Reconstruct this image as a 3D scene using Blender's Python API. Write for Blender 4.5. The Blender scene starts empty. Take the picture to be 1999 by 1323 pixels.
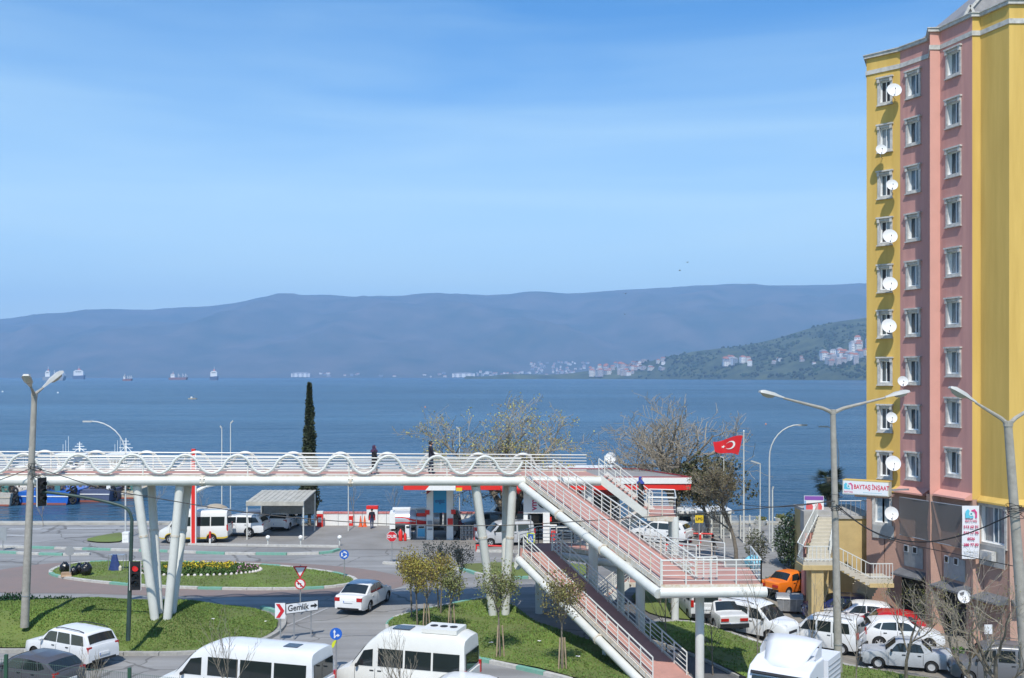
import bpy, bmesh, math, random
from mathutils import Vector, Matrix, noise
R = math.radians
scene = bpy.context.scene
C = scene.collection
# ---------------------------------------------------------------- camera (36 mm lens, 13 m above the road)
F, CX, HY, H = 2000.0, 999.5, 734.0, 13.0
cam_d = bpy.data.cameras.new('camera'); cam = bpy.data.objects.new('camera', cam_d); C.objects.link(cam)
cam.location = (0, 0, H); cam.rotation_euler = (R(90), 0, 0)
cam_d.sensor_width = 36.0; cam_d.lens = 36.0 * F / 1999.0
cam_d.shift_y = (HY - 661.5) / 1999.0
cam_d.clip_start = 0.5; cam_d.clip_end = 60000
scene.camera = cam
# ---------------------------------------------------------------- sky, sun, exposure
SUN_TRAVEL = Vector((0.04, 0.72, -1.0)).normalized()
SUN_ELEV = math.asin(-SUN_TRAVEL.z)
world = bpy.data.worlds.new('World'); scene.world = world; world.use_nodes = True
nt = world.node_tree; nt.nodes.clear()
wo = nt.nodes.new('ShaderNodeOutputWorld'); bg = nt.nodes.new('ShaderNodeBackground')
sky = nt.nodes.new('ShaderNodeTexSky'); sky.sky_type = 'NISHITA'; sky.sun_disc = False
sky.sun_elevation = SUN_ELEV
sky.sun_rotation = math.atan2(-SUN_TRAVEL.x, -SUN_TRAVEL.y)
sky.altitude = 0; sky.air_density = 1.0; sky.dust_density = 0.3; sky.ozone_density = 4.0
SKY_STRENGTH = 0.147
bg.inputs['Strength'].default_value = SKY_STRENGTH
# thin cirrus: a veil that thickens towards the horizon (longer path through it), broken by streaks along the horizon
tc = nt.nodes.new('ShaderNodeTexCoord'); mp = nt.nodes.new('ShaderNodeMapping')
mp.inputs['Scale'].default_value = (1.0, 1.0, 9.0); mp.inputs['Rotation'].default_value = (0, R(3), 0)
n1 = nt.nodes.new('ShaderNodeTexNoise'); n1.inputs['Scale'].default_value = 1.9; n1.inputs['Detail'].default_value = 6; n1.inputs['Roughness'].default_value = .5
n1.inputs['Distortion'].default_value = .4
sx = nt.nodes.new('ShaderNodeSeparateXYZ'); mr = nt.nodes.new('ShaderNodeMapRange')
mr.inputs['From Min'].default_value = .13; mr.inputs['From Max'].default_value = .31; mr.inputs['To Min'].default_value = .60; mr.inputs['To Max'].default_value = .06
m2 = nt.nodes.new('ShaderNodeMath'); m2.operation = 'MULTIPLY_ADD'; m2.inputs[1].default_value = .7; m2.use_clamp = True
m3 = nt.nodes.new('ShaderNodeMath'); m3.operation = 'SUBTRACT'; m3.inputs[1].default_value = .5
m4 = nt.nodes.new('ShaderNodeMath'); m4.operation = 'MINIMUM'; m4.inputs[1].default_value = .85
hs_ = nt.nodes.new('ShaderNodeHueSaturation'); hs_.inputs['Saturation'].default_value = 1.3; hs_.inputs['Value'].default_value = .91
mx = nt.nodes.new('ShaderNodeMixRGB'); mx.inputs['Color2'].default_value = (4.6, 5.95, 5.95, 1)
nt.links.new(tc.outputs['Generated'], mp.inputs['Vector']); nt.links.new(mp.outputs[0], n1.inputs['Vector'])
nt.links.new(tc.outputs['Generated'], sx.inputs[0]); nt.links.new(sx.outputs['Z'], mr.inputs['Value'])
nt.links.new(n1.outputs['Fac'], m3.inputs[0]); nt.links.new(m3.outputs[0], m2.inputs[0]); nt.links.new(mr.outputs[0], m2.inputs[2])
nt.links.new(m2.outputs[0], m4.inputs[0]); nt.links.new(m4.outputs[0], mx.inputs['Fac'])
nt.links.new(sky.outputs[0], hs_.inputs['Color']); nt.links.new(hs_.outputs[0], mx.inputs['Color1']); nt.links.new(mx.outputs[0], bg.inputs['Color'])
nt.links.new(bg.outputs[0], wo.inputs['Surface'])
sun_d = bpy.data.lights.new('sun', 'SUN'); sun_d.energy = 3.45; sun_d.angle = R(.53); sun_d.color = (1, .955, .88)
sun = bpy.data.objects.new('sun', sun_d); C.objects.link(sun)
sun.rotation_euler = SUN_TRAVEL.to_track_quat('-Z', 'Y').to_euler(); sun.location = (0, -20, 60)
vs = scene.view_settings
vs.view_transform = 'Standard'; vs.look = 'None'; vs.exposure = 0.42; vs.gamma = 1.0; vs.use_curve_mapping = False
scene.cycles.use_denoising = True; scene.cycles.max_bounces = 6; scene.cycles.volume_bounces = 1
scene.cycles.transparent_max_bounces = 12

# ---------------------------------------------------------------- helpers
def at(px, py, Z):
    return Vector(((px - CX) * Z / F, Z, H - (py - HY) * Z / F))
def sm(t):
    t = max(0., min(1., t)); return t * t * (3 - 2 * t)
def gz(x, y):                                   # the parking ground lies lower than the road
    return -1.45 * sm((x - 8.5) / 8.5) * (1 - sm((y - 63) / 9.))
def gnd(px, py):
    Z = H * F / max(1, py - HY)
    for _ in range(12):
        x = (px - CX) * Z / F
        Z = (H - gz(x, Z)) * F / (py - HY)
    x = (px - CX) * Z / F
    return Vector((x, Z, gz(x, Z)))
def lin(r, g, b):
    f = lambda c: (c / 255 / 12.92) if c / 255 <= .04045 else ((c / 255 + .055) / 1.055) ** 2.4
    return (f(r), f(g), f(b))

MATS = {}
def mat(name, col, rough=.6, metal=0., var=0., vscale=3., bump=0., bscale=20., spec=.5, col2=None, island=0., coat=0., emit=0., stretch=None):
    """procedural material: base colour with noise variation, optional second colour, bump and per-island variation"""
    if name in MATS: return MATS[name]
    m = bpy.data.materials.new(name); m.use_nodes = True; MATS[name] = m
    t = m.node_tree; b = t.nodes['Principled BSDF']
    b.inputs['Base Color'].default_value = (*col, 1); b.inputs['Roughness'].default_value = rough
    b.inputs['Metallic'].default_value = metal; b.inputs['Specular IOR Level'].default_value = spec
    if coat: b.inputs['Coat Weight'].default_value = coat; b.inputs['Coat Roughness'].default_value = .05
    if emit:
        b.inputs['Emission Color'].default_value = (*col, 1); b.inputs['Emission Strength'].default_value = emit
    tcn = t.nodes.new('ShaderNodeTexCoord'); vec = tcn.outputs['Object']
    if stretch:
        mpn = t.nodes.new('ShaderNodeMapping'); mpn.inputs['Scale'].default_value = stretch
        t.links.new(vec, mpn.inputs['Vector']); vec = mpn.outputs[0]
    out = None
    if var or col2:
        n = t.nodes.new('ShaderNodeTexNoise'); n.inputs['Scale'].default_value = vscale; n.inputs['Detail'].default_value = 5; n.inputs['Roughness'].default_value = .62
        t.links.new(vec, n.inputs['Vector'])
        rp = t.nodes.new('ShaderNodeValToRGB'); rp.color_ramp.elements[0].position = .32; rp.color_ramp.elements[1].position = .68
        a = col; c2 = col2 or tuple(max(0, c * (1 - var)) for c in col)
        if not col2: a = tuple(min(1, c * (1 + var * .6)) for c in col)
        rp.color_ramp.elements[0].color = (*c2, 1); rp.color_ramp.elements[1].color = (*a, 1)
        t.links.new(n.outputs['Fac'], rp.inputs['Fac']); out = rp.outputs['Color']
    if island:
        g = t.nodes.new('ShaderNodeNewGeometry'); hs = t.nodes.new('ShaderNodeHueSaturation')
        ma = t.nodes.new('ShaderNodeMapRange'); ma.inputs['To Min'].default_value = 1 - island; ma.inputs['To Max'].default_value = 1 + island
        t.links.new(g.outputs['Random Per Island'], ma.inputs['Value']); t.links.new(ma.outputs[0], hs.inputs['Value'])
        mh = t.nodes.new('ShaderNodeMapRange'); mh.inputs['To Min'].default_value = .47; mh.inputs['To Max'].default_value = .53
        t.links.new(g.outputs['Random Per Island'], mh.inputs['Value']); t.links.new(mh.outputs[0], hs.inputs['Hue'])
        if out: t.links.new(out, hs.inputs['Color'])
        else: hs.inputs['Color'].default_value = (*col, 1)
        out = hs.outputs['Color']
    if out: t.links.new(out, b.inputs['Base Color'])
    if bump:
        nb = t.nodes.new('ShaderNodeTexNoise'); nb.inputs['Scale'].default_value = bscale; nb.inputs['Detail'].default_value = 4
        t.links.new(vec, nb.inputs['Vector'])
        bn = t.nodes.new('ShaderNodeBump'); bn.inputs['Strength'].default_value = bump; bn.inputs['Distance'].default_value = .05
        t.links.new(nb.outputs['Fac'], bn.inputs['Height']); t.links.new(bn.outputs[0], b.inputs['Normal'])
    return m

class MB:
    def __init__(s): s.v = []; s.f = []; s.m = []; s.off = Vector((0, 0, 0))
    def add(s, vs, fs, mi=0):
        n = len(s.v); s.v += [tuple(Vector(p) - s.off) for p in vs]
        for f in fs: s.f.append([n + i for i in f]); s.m.append(mi)
    def box(s, c, d, rz=0., mi=0, ry=0., rx=0.):
        M = Matrix.Rotation(rz, 3, 'Z') @ Matrix.Rotation(ry, 3, 'Y') @ Matrix.Rotation(rx, 3, 'X')
        vs = [Vector(c) + M @ Vector((x * d[0] / 2, y * d[1] / 2, z * d[2] / 2)) for x in (-1, 1) for y in (-1, 1) for z in (-1, 1)]
        s.add(vs, [(0, 1, 3, 2), (4, 6, 7, 5), (0, 4, 5, 1), (2, 3, 7, 6), (0, 2, 6, 4), (1, 5, 7, 3)], mi)
    def b2(s, x0, x1, y0, y1, z0, z1, mi=0):
        s.box(((x0 + x1) / 2, (y0 + y1) / 2, (z0 + z1) / 2), (abs(x1 - x0), abs(y1 - y0), abs(z1 - z0)), mi=mi)
    def beam(s, a, b, w, h, mi=0, up=Vector((0, 0, 1))):
        a, b = Vector(a), Vector(b); d = (b - a).normalized(); sd = d.cross(up)
        if sd.length < 1e-4: sd = Vector((1, 0, 0))
        sd.normalize(); u = sd.cross(d)
        vs = [p + sd * (i * w / 2) + u * (j * h / 2) for p in (a, b) for i, j in ((-1, -1), (1, -1), (1, 1), (-1, 1))]
        s.add(vs, [(0, 1, 2, 3), (7, 6, 5, 4), (0, 4, 5, 1), (1, 5, 6, 2), (2, 6, 7, 3), (3, 7, 4, 0)], mi)
    def tube(s, pts, r, n=8, mi=0, cap=True):
        pts = [Vector(p) for p in pts]; rr = r if isinstance(r, (list, tuple)) else [r] * len(pts)
        u = None; vs = []
        for i, p in enumerate(pts):
            d = (pts[min(i + 1, len(pts) - 1)] - pts[max(i - 1, 0)])
            d = d.normalized() if d.length > 1e-9 else Vector((0, 0, 1))
            if u is None:
                u = d.cross(Vector((0, 0, 1)));
                if u.length < .05: u = d.cross(Vector((0, 1, 0)))
            u = (u - d * u.dot(d)).normalized(); w = d.cross(u)
            vs += [p + (u * math.cos(k * 2 * math.pi / n) + w * math.sin(k * 2 * math.pi / n)) * rr[i] for k in range(n)]
        fs = [(i * n + k, i * n + (k + 1) % n, (i + 1) * n + (k + 1) % n, (i + 1) * n + k) for i in range(len(pts) - 1) for k in range(n)]
        if cap: fs += [tuple(range(n - 1, -1, -1)), tuple((len(pts) - 1) * n + k for k in range(n))]
        s.add(vs, fs, mi)
    def lathe(s, prof, c=(0, 0, 0), n=16, M=None, mi=0, sx=1., sy=1., caps=True):
        M = M or Matrix.Identity(3); vs = []
        for r, z in prof:
            vs += [Vector(c) + M @ Vector((r * math.cos(k * 2 * math.pi / n) * sx, r * math.sin(k * 2 * math.pi / n) * sy, z)) for k in range(n)]
        fs = [(i * n + k, i * n + (k + 1) % n, (i + 1) * n + (k + 1) % n, (i + 1) * n + k) for i in range(len(prof) - 1) for k in range(n)]
        if caps and prof[0][0] > 1e-6: fs.append(tuple(range(n - 1, -1, -1)))
        if caps and prof[-1][0] > 1e-6: fs.append(tuple((len(prof) - 1) * n + k for k in range(n)))
        s.add(vs, fs, mi)
    def prism(s, poly, M, d, mi=0):              # poly in local xy, extruded along local z by d, placed by 4x4 M
        n = len(poly)
        vs = [M @ Vector((x, y, 0)) for x, y in poly] + [M @ Vector((x, y, d)) for x, y in poly]
        s.add(vs, [tuple(range(n - 1, -1, -1)), tuple(range(n, 2 * n))] + [(i, (i + 1) % n, n + (i + 1) % n, n + i) for i in range(n)], mi)
    def poly3(s, pts, mi=0): s.add(pts, [tuple(range(len(pts)))], mi)
    def build(s, name, mats, parent=None, smooth=0, loc=None, fixn=False):
        me = bpy.data.meshes.new(name); me.from_pydata(s.v, [], s.f)
        for m in (mats if isinstance(mats, (list, tuple)) else [mats]): me.materials.append(m)
        if any(s.m): me.polygons.foreach_set('material_index', s.m)
        if fixn:
            bm = bmesh.new(); bm.from_mesh(me); bmesh.ops.recalc_face_normals(bm, faces=bm.faces); bm.to_mesh(me); bm.free()
        if smooth:
            me.polygons.foreach_set('use_smooth', [True] * len(me.polygons)); me.set_sharp_from_angle(angle=R(smooth))
        me.update()
        return put(name, me, parent, loc)
def put(name, me, parent=None, loc=None, rz=0.):
    o = bpy.data.objects.new(name, me); C.objects.link(o)
    if parent: o.parent = parent
    if loc is not None: o.location = loc
    if rz: o.rotation_euler = (0, 0, rz)
    return o
def tag(o, label=None, cat=None, group=None, kind=None):
    if label: o['label'] = label
    if cat: o['category'] = cat
    if group: o['group'] = group
    if kind: o['kind'] = kind
    return o
def thing(name, label, cat, loc=(0, 0, 0), rz=0., group=None):
    return tag(put(name, None, None, loc, rz), label, cat, group)
def structure(o): o['kind'] = 'structure'; return o
def copy_tree(o, parent=None):
    c = o.copy(); C.objects.link(c)
    if parent: c.parent = parent
    for ch in o.children: copy_tree(ch, c)
    return c
def text(body, size, m, parent, loc, rot, name='lettering', ext=.004, bold=0., sx=1.):
    cu = bpy.data.curves.new(name, 'FONT'); cu.body = body; cu.size = size; cu.align_x = 'CENTER'; cu.align_y = 'CENTER'
    cu.extrude = ext; cu.offset = bold; cu.resolution_u = 3
    o = bpy.data.objects.new(name, cu); C.objects.link(o)
    bpy.context.view_layer.update()
    me = bpy.data.meshes.new_from_object(o.evaluated_get(bpy.context.evaluated_depsgraph_get()))
    bpy.data.objects.remove(o); bpy.data.curves.remove(cu)
    me.materials.clear(); me.materials.append(m)
    t = put(name, me, parent, loc); t.rotation_euler = rot; t.scale = (sx, 1, 1)
    return t
rnd = random.Random(7)
def N(x, y, z=0.): return noise.noise(Vector((x, y, z)))
# ---------------------------------------------------------------- materials used all over
WHITE = mat('white_paint', (.78, .78, .75), .45, var=.06, vscale=6)
STEELW = mat('white_steel_paint', (.66, .665, .62), .4, vscale=1.3, col2=(.56, .565, .52), bump=.05, bscale=30)
RUSTY = mat('white_steel_rusted', (.66, .65, .60), .5, vscale=7., col2=(.52, .41, .28))
DECK = mat('red_deck_coating', (.47, .245, .20), .85, vscale=1.6, col2=(.38, .205, .17), bump=.1, bscale=60)
DECKD = mat('shaded_red_deck_coating', (.33, .14, .12), .85, var=.2, vscale=4, bump=.1, bscale=60)  # darker deck copy with the shade under the upper ramp in its colour
CONC = mat('concrete', (.40, .385, .35), .85, var=.2, vscale=2.5, bump=.15, bscale=40)
POLE = mat('weathered_pole_concrete', (.34, .32, .28), .85, var=.2, vscale=4, bump=.15, bscale=40)
GALV = mat('galvanised_metal', (.45, .46, .47), .45, metal=.6, var=.15, vscale=6)
BLACK = mat('black_plastic', (.015, .015, .016), .5)
TYRE = mat('tyre_rubber', (.018, .018, .018), .85)
RIM = mat('alloy_rim', (.50, .51, .52), .35, metal=.15)
GLASS = mat('car_glass', (.018, .024, .026), .04, spec=.7)
RED = mat('red_paint', (.62, .035, .03), .4, var=.08)
REDL = mat('red_lens', (.42, .012, .012), .15, coat=.6)
CLEARL = mat('clear_lens', (.62, .64, .66), .1, coat=.8)
ORANGEL = mat('amber_lens', (.7, .22, .02), .15, coat=.6)
PLATE = mat('plate_white', (.75, .76, .76), .4)
BLUE = mat('sign_blue', (.025, .13, .52), .4)
# ================================================================ SETTING
ASPH = mat('sunlit_worn_asphalt', (.30, .298, .292), .9, vscale=.22, col2=(.225, .222, .215), bump=.25, bscale=70)
t = ASPH.node_tree; pb = t.nodes['Principled BSDF']; tcn = t.nodes.new('ShaderNodeTexCoord'); lk = pb.inputs['Base Color'].links[0].from_socket
vo = t.nodes.new('ShaderNodeTexVoronoi'); vo.feature = 'DISTANCE_TO_EDGE'; vo.inputs['Scale'].default_value = .16; vo.inputs['Randomness'].default_value = 1.
nd = t.nodes.new('ShaderNodeTexNoise'); nd.inputs['Scale'].default_value = .6; nd.inputs['Detail'].default_value = 4; vm = t.nodes.new('ShaderNodeVectorMath'); vm.operation = 'MULTIPLY_ADD'; vm.inputs[1].default_value = (1.6, 1.6, 0)
t.links.new(tcn.outputs['Object'], nd.inputs['Vector']); t.links.new(nd.outputs['Color'], vm.inputs[0]); t.links.new(tcn.outputs['Object'], vm.inputs[2]); t.links.new(vm.outputs[0], vo.inputs['Vector'])
cr_ = t.nodes.new('ShaderNodeValToRGB'); cr_.color_ramp.elements[0].position = .004; cr_.color_ramp.elements[1].position = .012; cr_.color_ramp.elements[0].color = (.55, .54, .53, 1); cr_.color_ramp.elements[1].color = (1, 1, 1, 1); t.links.new(vo.outputs['Distance'], cr_.inputs['Fac'])
vc = t.nodes.new('ShaderNodeTexVoronoi'); vc.inputs['Scale'].default_value = .16; t.links.new(vm.outputs[0], vc.inputs['Vector']); mpn = t.nodes.new('ShaderNodeMapping'); mpn.inputs['Scale'].default_value = (.05, .9, 1); mpn.inputs['Rotation'].default_value = (0, 0, R(-6)); t.links.new(tcn.outputs['Object'], mpn.inputs['Vector'])
tk_ = t.nodes.new('ShaderNodeTexNoise'); tk_.inputs['Scale'].default_value = 1.; tk_.inputs['Detail'].default_value = 5; t.links.new(mpn.outputs[0], tk_.inputs['Vector']); tr_ = t.nodes.new('ShaderNodeValToRGB'); tr_.color_ramp.elements[0].position = .35; tr_.color_ramp.elements[1].position = .62; tr_.color_ramp.elements[0].color = (.80, .79, .78, 1); tr_.color_ramp.elements[1].color = (1.06, 1.06, 1.06, 1); t.links.new(tk_.outputs['Fac'], tr_.inputs['Fac'])
pr_ = t.nodes.new('ShaderNodeMapRange'); pr_.inputs['To Min'].default_value = .88; pr_.inputs['To Max'].default_value = 1.08; t.links.new(vc.outputs['Color'], pr_.inputs['Value'])
for fac, src in ((1., cr_.outputs[0]), (1., tr_.outputs[0]), (1., pr_.outputs[0])):
    mm = t.nodes.new('ShaderNodeMixRGB'); mm.blend_type = 'MULTIPLY'; mm.inputs['Fac'].default_value = fac; t.links.new(lk, mm.inputs['Color1']); t.links.new(src, mm.inputs['Color2']); lk = mm.outputs[0]
t.links.new(lk, pb.inputs['Base Color'])
def drape(name, poly, m, off=.03, cell=1.2, hfun=None, parent=None):
    bm = bmesh.new(); vs = [bm.verts.new((p[0], p[1], 0)) for p in poly]
    bm.faces.new(vs); bmesh.ops.triangulate(bm, faces=bm.faces)
    for _ in range(9):
        lg = [e for e in bm.edges if e.calc_length() > cell]
        if not lg or len(bm.verts) > 40000: break
        bmesh.ops.subdivide_edges(bm, edges=lg, cuts=1); bmesh.ops.triangulate(bm, faces=bm.faces)
    for v in bm.verts: v.co.z = gz(v.co.x, v.co.y) + off + (hfun(v.co.x, v.co.y) if hfun else 0)
    bmesh.ops.recalc_face_normals(bm, faces=bm.faces)
    me = bpy.data.meshes.new(name); bm.to_mesh(me); bm.free()
    if me.polygons and me.polygons[0].normal.z < 0: me.flip_normals()
    me.polygons.foreach_set('use_smooth', [True] * len(me.polygons)); me.materials.append(m)
    return put(name, me, parent)
def px_poly(pts): return [tuple(gnd(*p).xy) for p in pts]
def smooth_poly(pts, it=2, closed=True):
    for _ in range(it):
        out = []; n = len(pts)
        rng = range(n) if closed else range(n - 1)
        if not closed: out.append(pts[0])
        for i in rng:
            a, b = Vector(pts[i]), Vector(pts[(i + 1) % n])
            out += [tuple(a * .75 + b * .25), tuple(a * .25 + b * .75)]
        if not closed: out.append(pts[-1])
        pts = out
    return pts
# ground sheet of the shore
QY = 90.5
def axis(a, b, fine0, fine1, st, co):
    xs = []; x = a
    while x < b:
        xs.append(x); x += st if fine0 <= x < fine1 else co
    return xs + [b]
gx = axis(-600, 600, -60, 60, 1.5, 60); gy = [y for y in axis(-80, 90.5, 24, 90, 1.5, 26)]
g = MB(); g.add([(x, y, gz(x, y)) for y in gy for x in gx], [(j * len(gx) + i, j * len(gx) + i + 1, (j + 1) * len(gx) + i + 1, (j + 1) * len(gx) + i) for j in range(len(gy) - 1) for i in range(len(gx) - 1)])
structure(g.build('ground', ASPH, smooth=40))
q = MB(); q.b2(-600, 600, QY - .9, QY + .35, -6, .16); structure(q.build('quay_edge', mat('quay_concrete', (.42, .40, .35), .9, var=.25, vscale=.8, bump=.2)))
# bank below the viewpoint that carries the wire fence
b = MB(); xs = [-60 + i * 4 for i in range(31)]
top = lambda x: 5.1 - (x + 11.85) * .108 if x < 30 else .6
for i in range(len(xs) - 1):
    x0, x1 = xs[i], xs[i + 1]
    b.add([(x0, -60, top(x0)), (x1, -60, top(x1)), (x1, 24.6, top(x1)), (x0, 24.6, top(x0)), (x0, 30, 0), (x1, 30, 0)], [(0, 1, 2, 3), (3, 2, 5, 4)])
structure(b.build('bank', mat('bank_grass', (.10, .15, .03), .95, var=.4, vscale=1.2, bump=.5, bscale=12), smooth=60))
# sea
SEA = bpy.data.materials.new('sea_water'); SEA.use_nodes = True
t = SEA.node_tree; pb = t.nodes['Principled BSDF']; pb.inputs['Roughness'].default_value = .22
pb.inputs['Specular IOR Level'].default_value = .38; pb.inputs['IOR'].default_value = 1.33
tcn = t.nodes.new('ShaderNodeTexCoord')
def seanoise(scale, sx, sy, det=4, rough=.6):
    mpn = t.nodes.new('ShaderNodeMapping'); mpn.inputs['Scale'].default_value = (sx, sy, 1); mpn.inputs['Rotation'].default_value = (0, 0, R(-7))
    t.links.new(tcn.outputs['Object'], mpn.inputs['Vector'])
    n = t.nodes.new('ShaderNodeTexNoise'); n.inputs['Scale'].default_value = scale; n.inputs['Detail'].default_value = det; n.inputs['Roughness'].default_value = rough
    t.links.new(mpn.outputs[0], n.inputs['Vector']); return n
big = seanoise(.0016, .7, 2.2, 6, .6); rp = t.nodes.new('ShaderNodeValToRGB')
rp.color_ramp.elements[0].position = .38; rp.color_ramp.elements[1].position = .64
rp.color_ramp.elements[0].color = (.022, .066, .118, 1); rp.color_ramp.elements[1].color = (.055, .135, .222, 1)
t.links.new(big.outputs['Fac'], rp.inputs['Fac']); t.links.new(rp.outputs[0], pb.inputs['Base Color'])
w1 = seanoise(.55, .55, 1.0, 3); w2 = seanoise(.06, .35, 1.0, 5, .7); ad = t.nodes.new('ShaderNodeMath'); ad.operation = 'MULTIPLY_ADD'; ad.inputs[1].default_value = 5.
t.links.new(w2.outputs['Fac'], ad.inputs[0]); t.links.new(w1.outputs['Fac'], ad.inputs[2])
st_ = seanoise(.010, .22, 1.6, 6, .68); mxs_ = t.nodes.new('ShaderNodeMixRGB'); mxs_.blend_type = 'MULTIPLY'; mxs_.inputs['Fac'].default_value = 1.  # streaks in the colour stand in for varying reflections off the waves
rs_ = t.nodes.new('ShaderNodeValToRGB'); rs_.color_ramp.elements[0].position = .36; rs_.color_ramp.elements[1].position = .66; rs_.color_ramp.elements[0].color = (.62, .66, .70, 1); rs_.color_ramp.elements[1].color = (1.25, 1.2, 1.15, 1)
t.links.new(st_.outputs['Fac'], rs_.inputs['Fac']); t.links.new(rp.outputs[0], mxs_.inputs['Color1']); t.links.new(rs_.outputs[0], mxs_.inputs['Color2']); t.links.new(mxs_.outputs[0], pb.inputs['Base Color'])
bn = t.nodes.new('ShaderNodeBump'); bn.inputs['Strength'].default_value = 1.; bn.inputs['Distance'].default_value = 1.1
t.links.new(ad.outputs[0], bn.inputs['Height']); t.links.new(bn.outputs[0], pb.inputs['Normal'])
SEAZ = -2.2
s = MB(); s.add([(-16000, 60, SEAZ), (16000, 60, SEAZ), (16000, 15500, SEAZ), (-16000, 15500, SEAZ)], [(0, 1, 2, 3)])
structure(s.build('sea', SEA))
# far mountains
def interp(tab, x):
    if x <= tab[0][0]: return tab[0][1]
    for (a, b), (c, d) in zip(tab, tab[1:]):
        if x <= c: return b + (d - b) * sm((x - a) / (c - a)) if False else b + (d - b) * (x - a) / (c - a)
    return tab[-1][1]
ridge = [(-900, 655), (-500, 640), (0, 627), (160, 618), (300, 607), (450, 593), (530, 583), (585, 576), (640, 576), (700, 580), (790, 579), (870, 576), (950, 578), (1030, 573), (1100, 577), (1200, 570), (1350, 562), (1430, 557), (1500, 560), (1600, 557), (1690, 556), (2000, 560), (2600, 575), (3000, 600)]
MY0, MY1 = 8600., 13000.
def mount(x, y):
    px = CX + x / MY1 * F
    h = (HY - interp(ridge, px)) * MY1 / F + H - SEAZ
    tt = (y - MY0) / (MY1 - MY0)
    prof = sm(tt) * .55 + .45 * min(1, max(0, tt)) if tt <= 1 else 1 - .5 * sm(tt - 1)
    n = 0; a = 1.; f = 1 / 1500.
    for o in range(5):
        n += a * (1 - 2 * abs(N(x * f, y * f * .7, o * 7.3))); a *= .5; f *= 2.05
    fade = max(0, min(1, tt * 2.5)) * max(.12, 1 - abs(tt) ** 3)
    return SEAZ - 3 + h * prof + (n - .4) * 190 * fade
mxs = [-11000 + i * 110 for i in range(211)]; mys = [MY0 - 60 + i * 120 for i in range(46)]
m_ = MB(); nx = len(mxs)
m_.add([(x, y, mount(x, y)) for y in mys for x in mxs], [(j * nx + i, j * nx + i + 1, (j + 1) * nx + i + 1, (j + 1) * nx + i) for j in range(len(mys) - 1) for i in range(nx - 1)])
structure(m_.build('mountains', mat('mountain_scrub', (.115, .10, .075), .95, vscale=.0022, col2=(.03, .05, .028), bump=.6, bscale=.02), smooth=80))
# nearer green hill on the right
hill = [(930, 739.5), (1050, 738), (1130, 733), (1200, 722), (1240, 714), (1300, 703), (1350, 690), (1450, 678), (1500, 668), (1550, 655), (1620, 634), (1687, 624), (1800, 600), (1950, 575), (2400, 560), (2900, 640)]
HY0, HY1 = 3650., 5200.
def shore_y(x): return 5600 - 2450 * sm((x - 300) / 1500.) + 120 * N(x / 300., 3.1)
def hillz(x, y):
    px = CX + x / HY1 * F
    h = max(0., (HY - interp(hill, px)) * HY1 / F + H - SEAZ)
    y0 = shore_y(x); y1 = max(y0 + 300, HY1)
    tt = (y - y0) / (y1 - y0)
    if tt < 0: return SEAZ - 8 + tt * 30
    prof = sm(tt) * .5 + .5 * min(1, tt) if tt <= 1 else 1 - .6 * sm((tt - 1) * 1.2)
    n = 0; a = 1.; f = 1 / 420.
    for o in range(5):
        n += a * N(x * f, y * f, o * 3.7); a *= .55; f *= 2.1
    return SEAZ - .5 + min(14, tt * 260) + h * prof * .985 + n * 26 * min(1, tt * 4) * max(.15, 1 - abs(1 - tt) ** 2 * 0 - tt ** 4)
hxs = [-260 + i * 24 for i in range(200)]; hys = [2900 + i * 32 for i in range(110)]
m_ = MB(); nx = len(hxs)
m_.add([(x, y, hillz(x, y)) for y in hys for x in hxs], [(j * nx + i, j * nx + i + 1, (j + 1) * nx + i + 1, (j + 1) * nx + i) for j in range(len(hys) - 1) for i in range(nx - 1)])
structure(m_.build('hill', mat('hill_macchia', (.10, .115, .045), .95, vscale=.012, col2=(.022, .036, .016), bump=1., bscale=.06), smooth=80))
# air
hz = MB(); hz.b2(-17000, 17000, -200, 16500, -9, 1330)
HAZE = bpy.data.materials.new('haze_air'); HAZE.use_nodes = True; t = HAZE.node_tree; t.nodes.clear()
o_ = t.nodes.new('ShaderNodeOutputMaterial'); pv = t.nodes.new('ShaderNodeVolumePrincipled')
pv.inputs['Color'].default_value = (.40, .66, 1, 1); pv.inputs['Density'].default_value = .9e-4; pv.inputs['Anisotropy'].default_value = 0
t.links.new(pv.outputs[0], o_.inputs['Volume'])
tag(hz.build('haze', HAZE), 'pale blue sea haze filling the air over the gulf', 'haze', kind='stuff')
# ================================================================ ROADS, LAWNS, KERBS
GRASS = mat('lawn_grass', (.145, .20, .04), .95, vscale=.28, col2=(.12, .14, .042), bump=.5, bscale=25)
APRON = mat('red_block_paving', (.235, .175, .155), .9, vscale=.5, col2=(.205, .165, .15), bump=.3, bscale=40)
PATH = mat('path_asphalt', (.12, .12, .122), .9, vscale=.9, col2=(.095, .095, .096), bump=.2, bscale=60)
YARD = mat('forecourt_concrete', (.27, .26, .245), .9, vscale=.35, col2=(.20, .19, .175), bump=.2, bscale=30)
DIRT = mat('parking_gravel', (.27, .245, .205), .95, vscale=.6, col2=(.20, .18, .15), bump=.4, bscale=25)
KWHITE = mat('kerb_white', (.55, .54, .50), .85, vscale=5., col2=(.40, .39, .36))
KGREEN = mat('kerb_green', (.13, .36, .27), .85, vscale=5., col2=(.22, .38, .31))
KGREY = mat('kerb_grey', (.36, .35, .32), .9, var=.2, vscale=4)
WLINE = mat('road_line_white', (.42, .42, .41), .85, vscale=6, col2=(.28, .28, .28))

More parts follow.
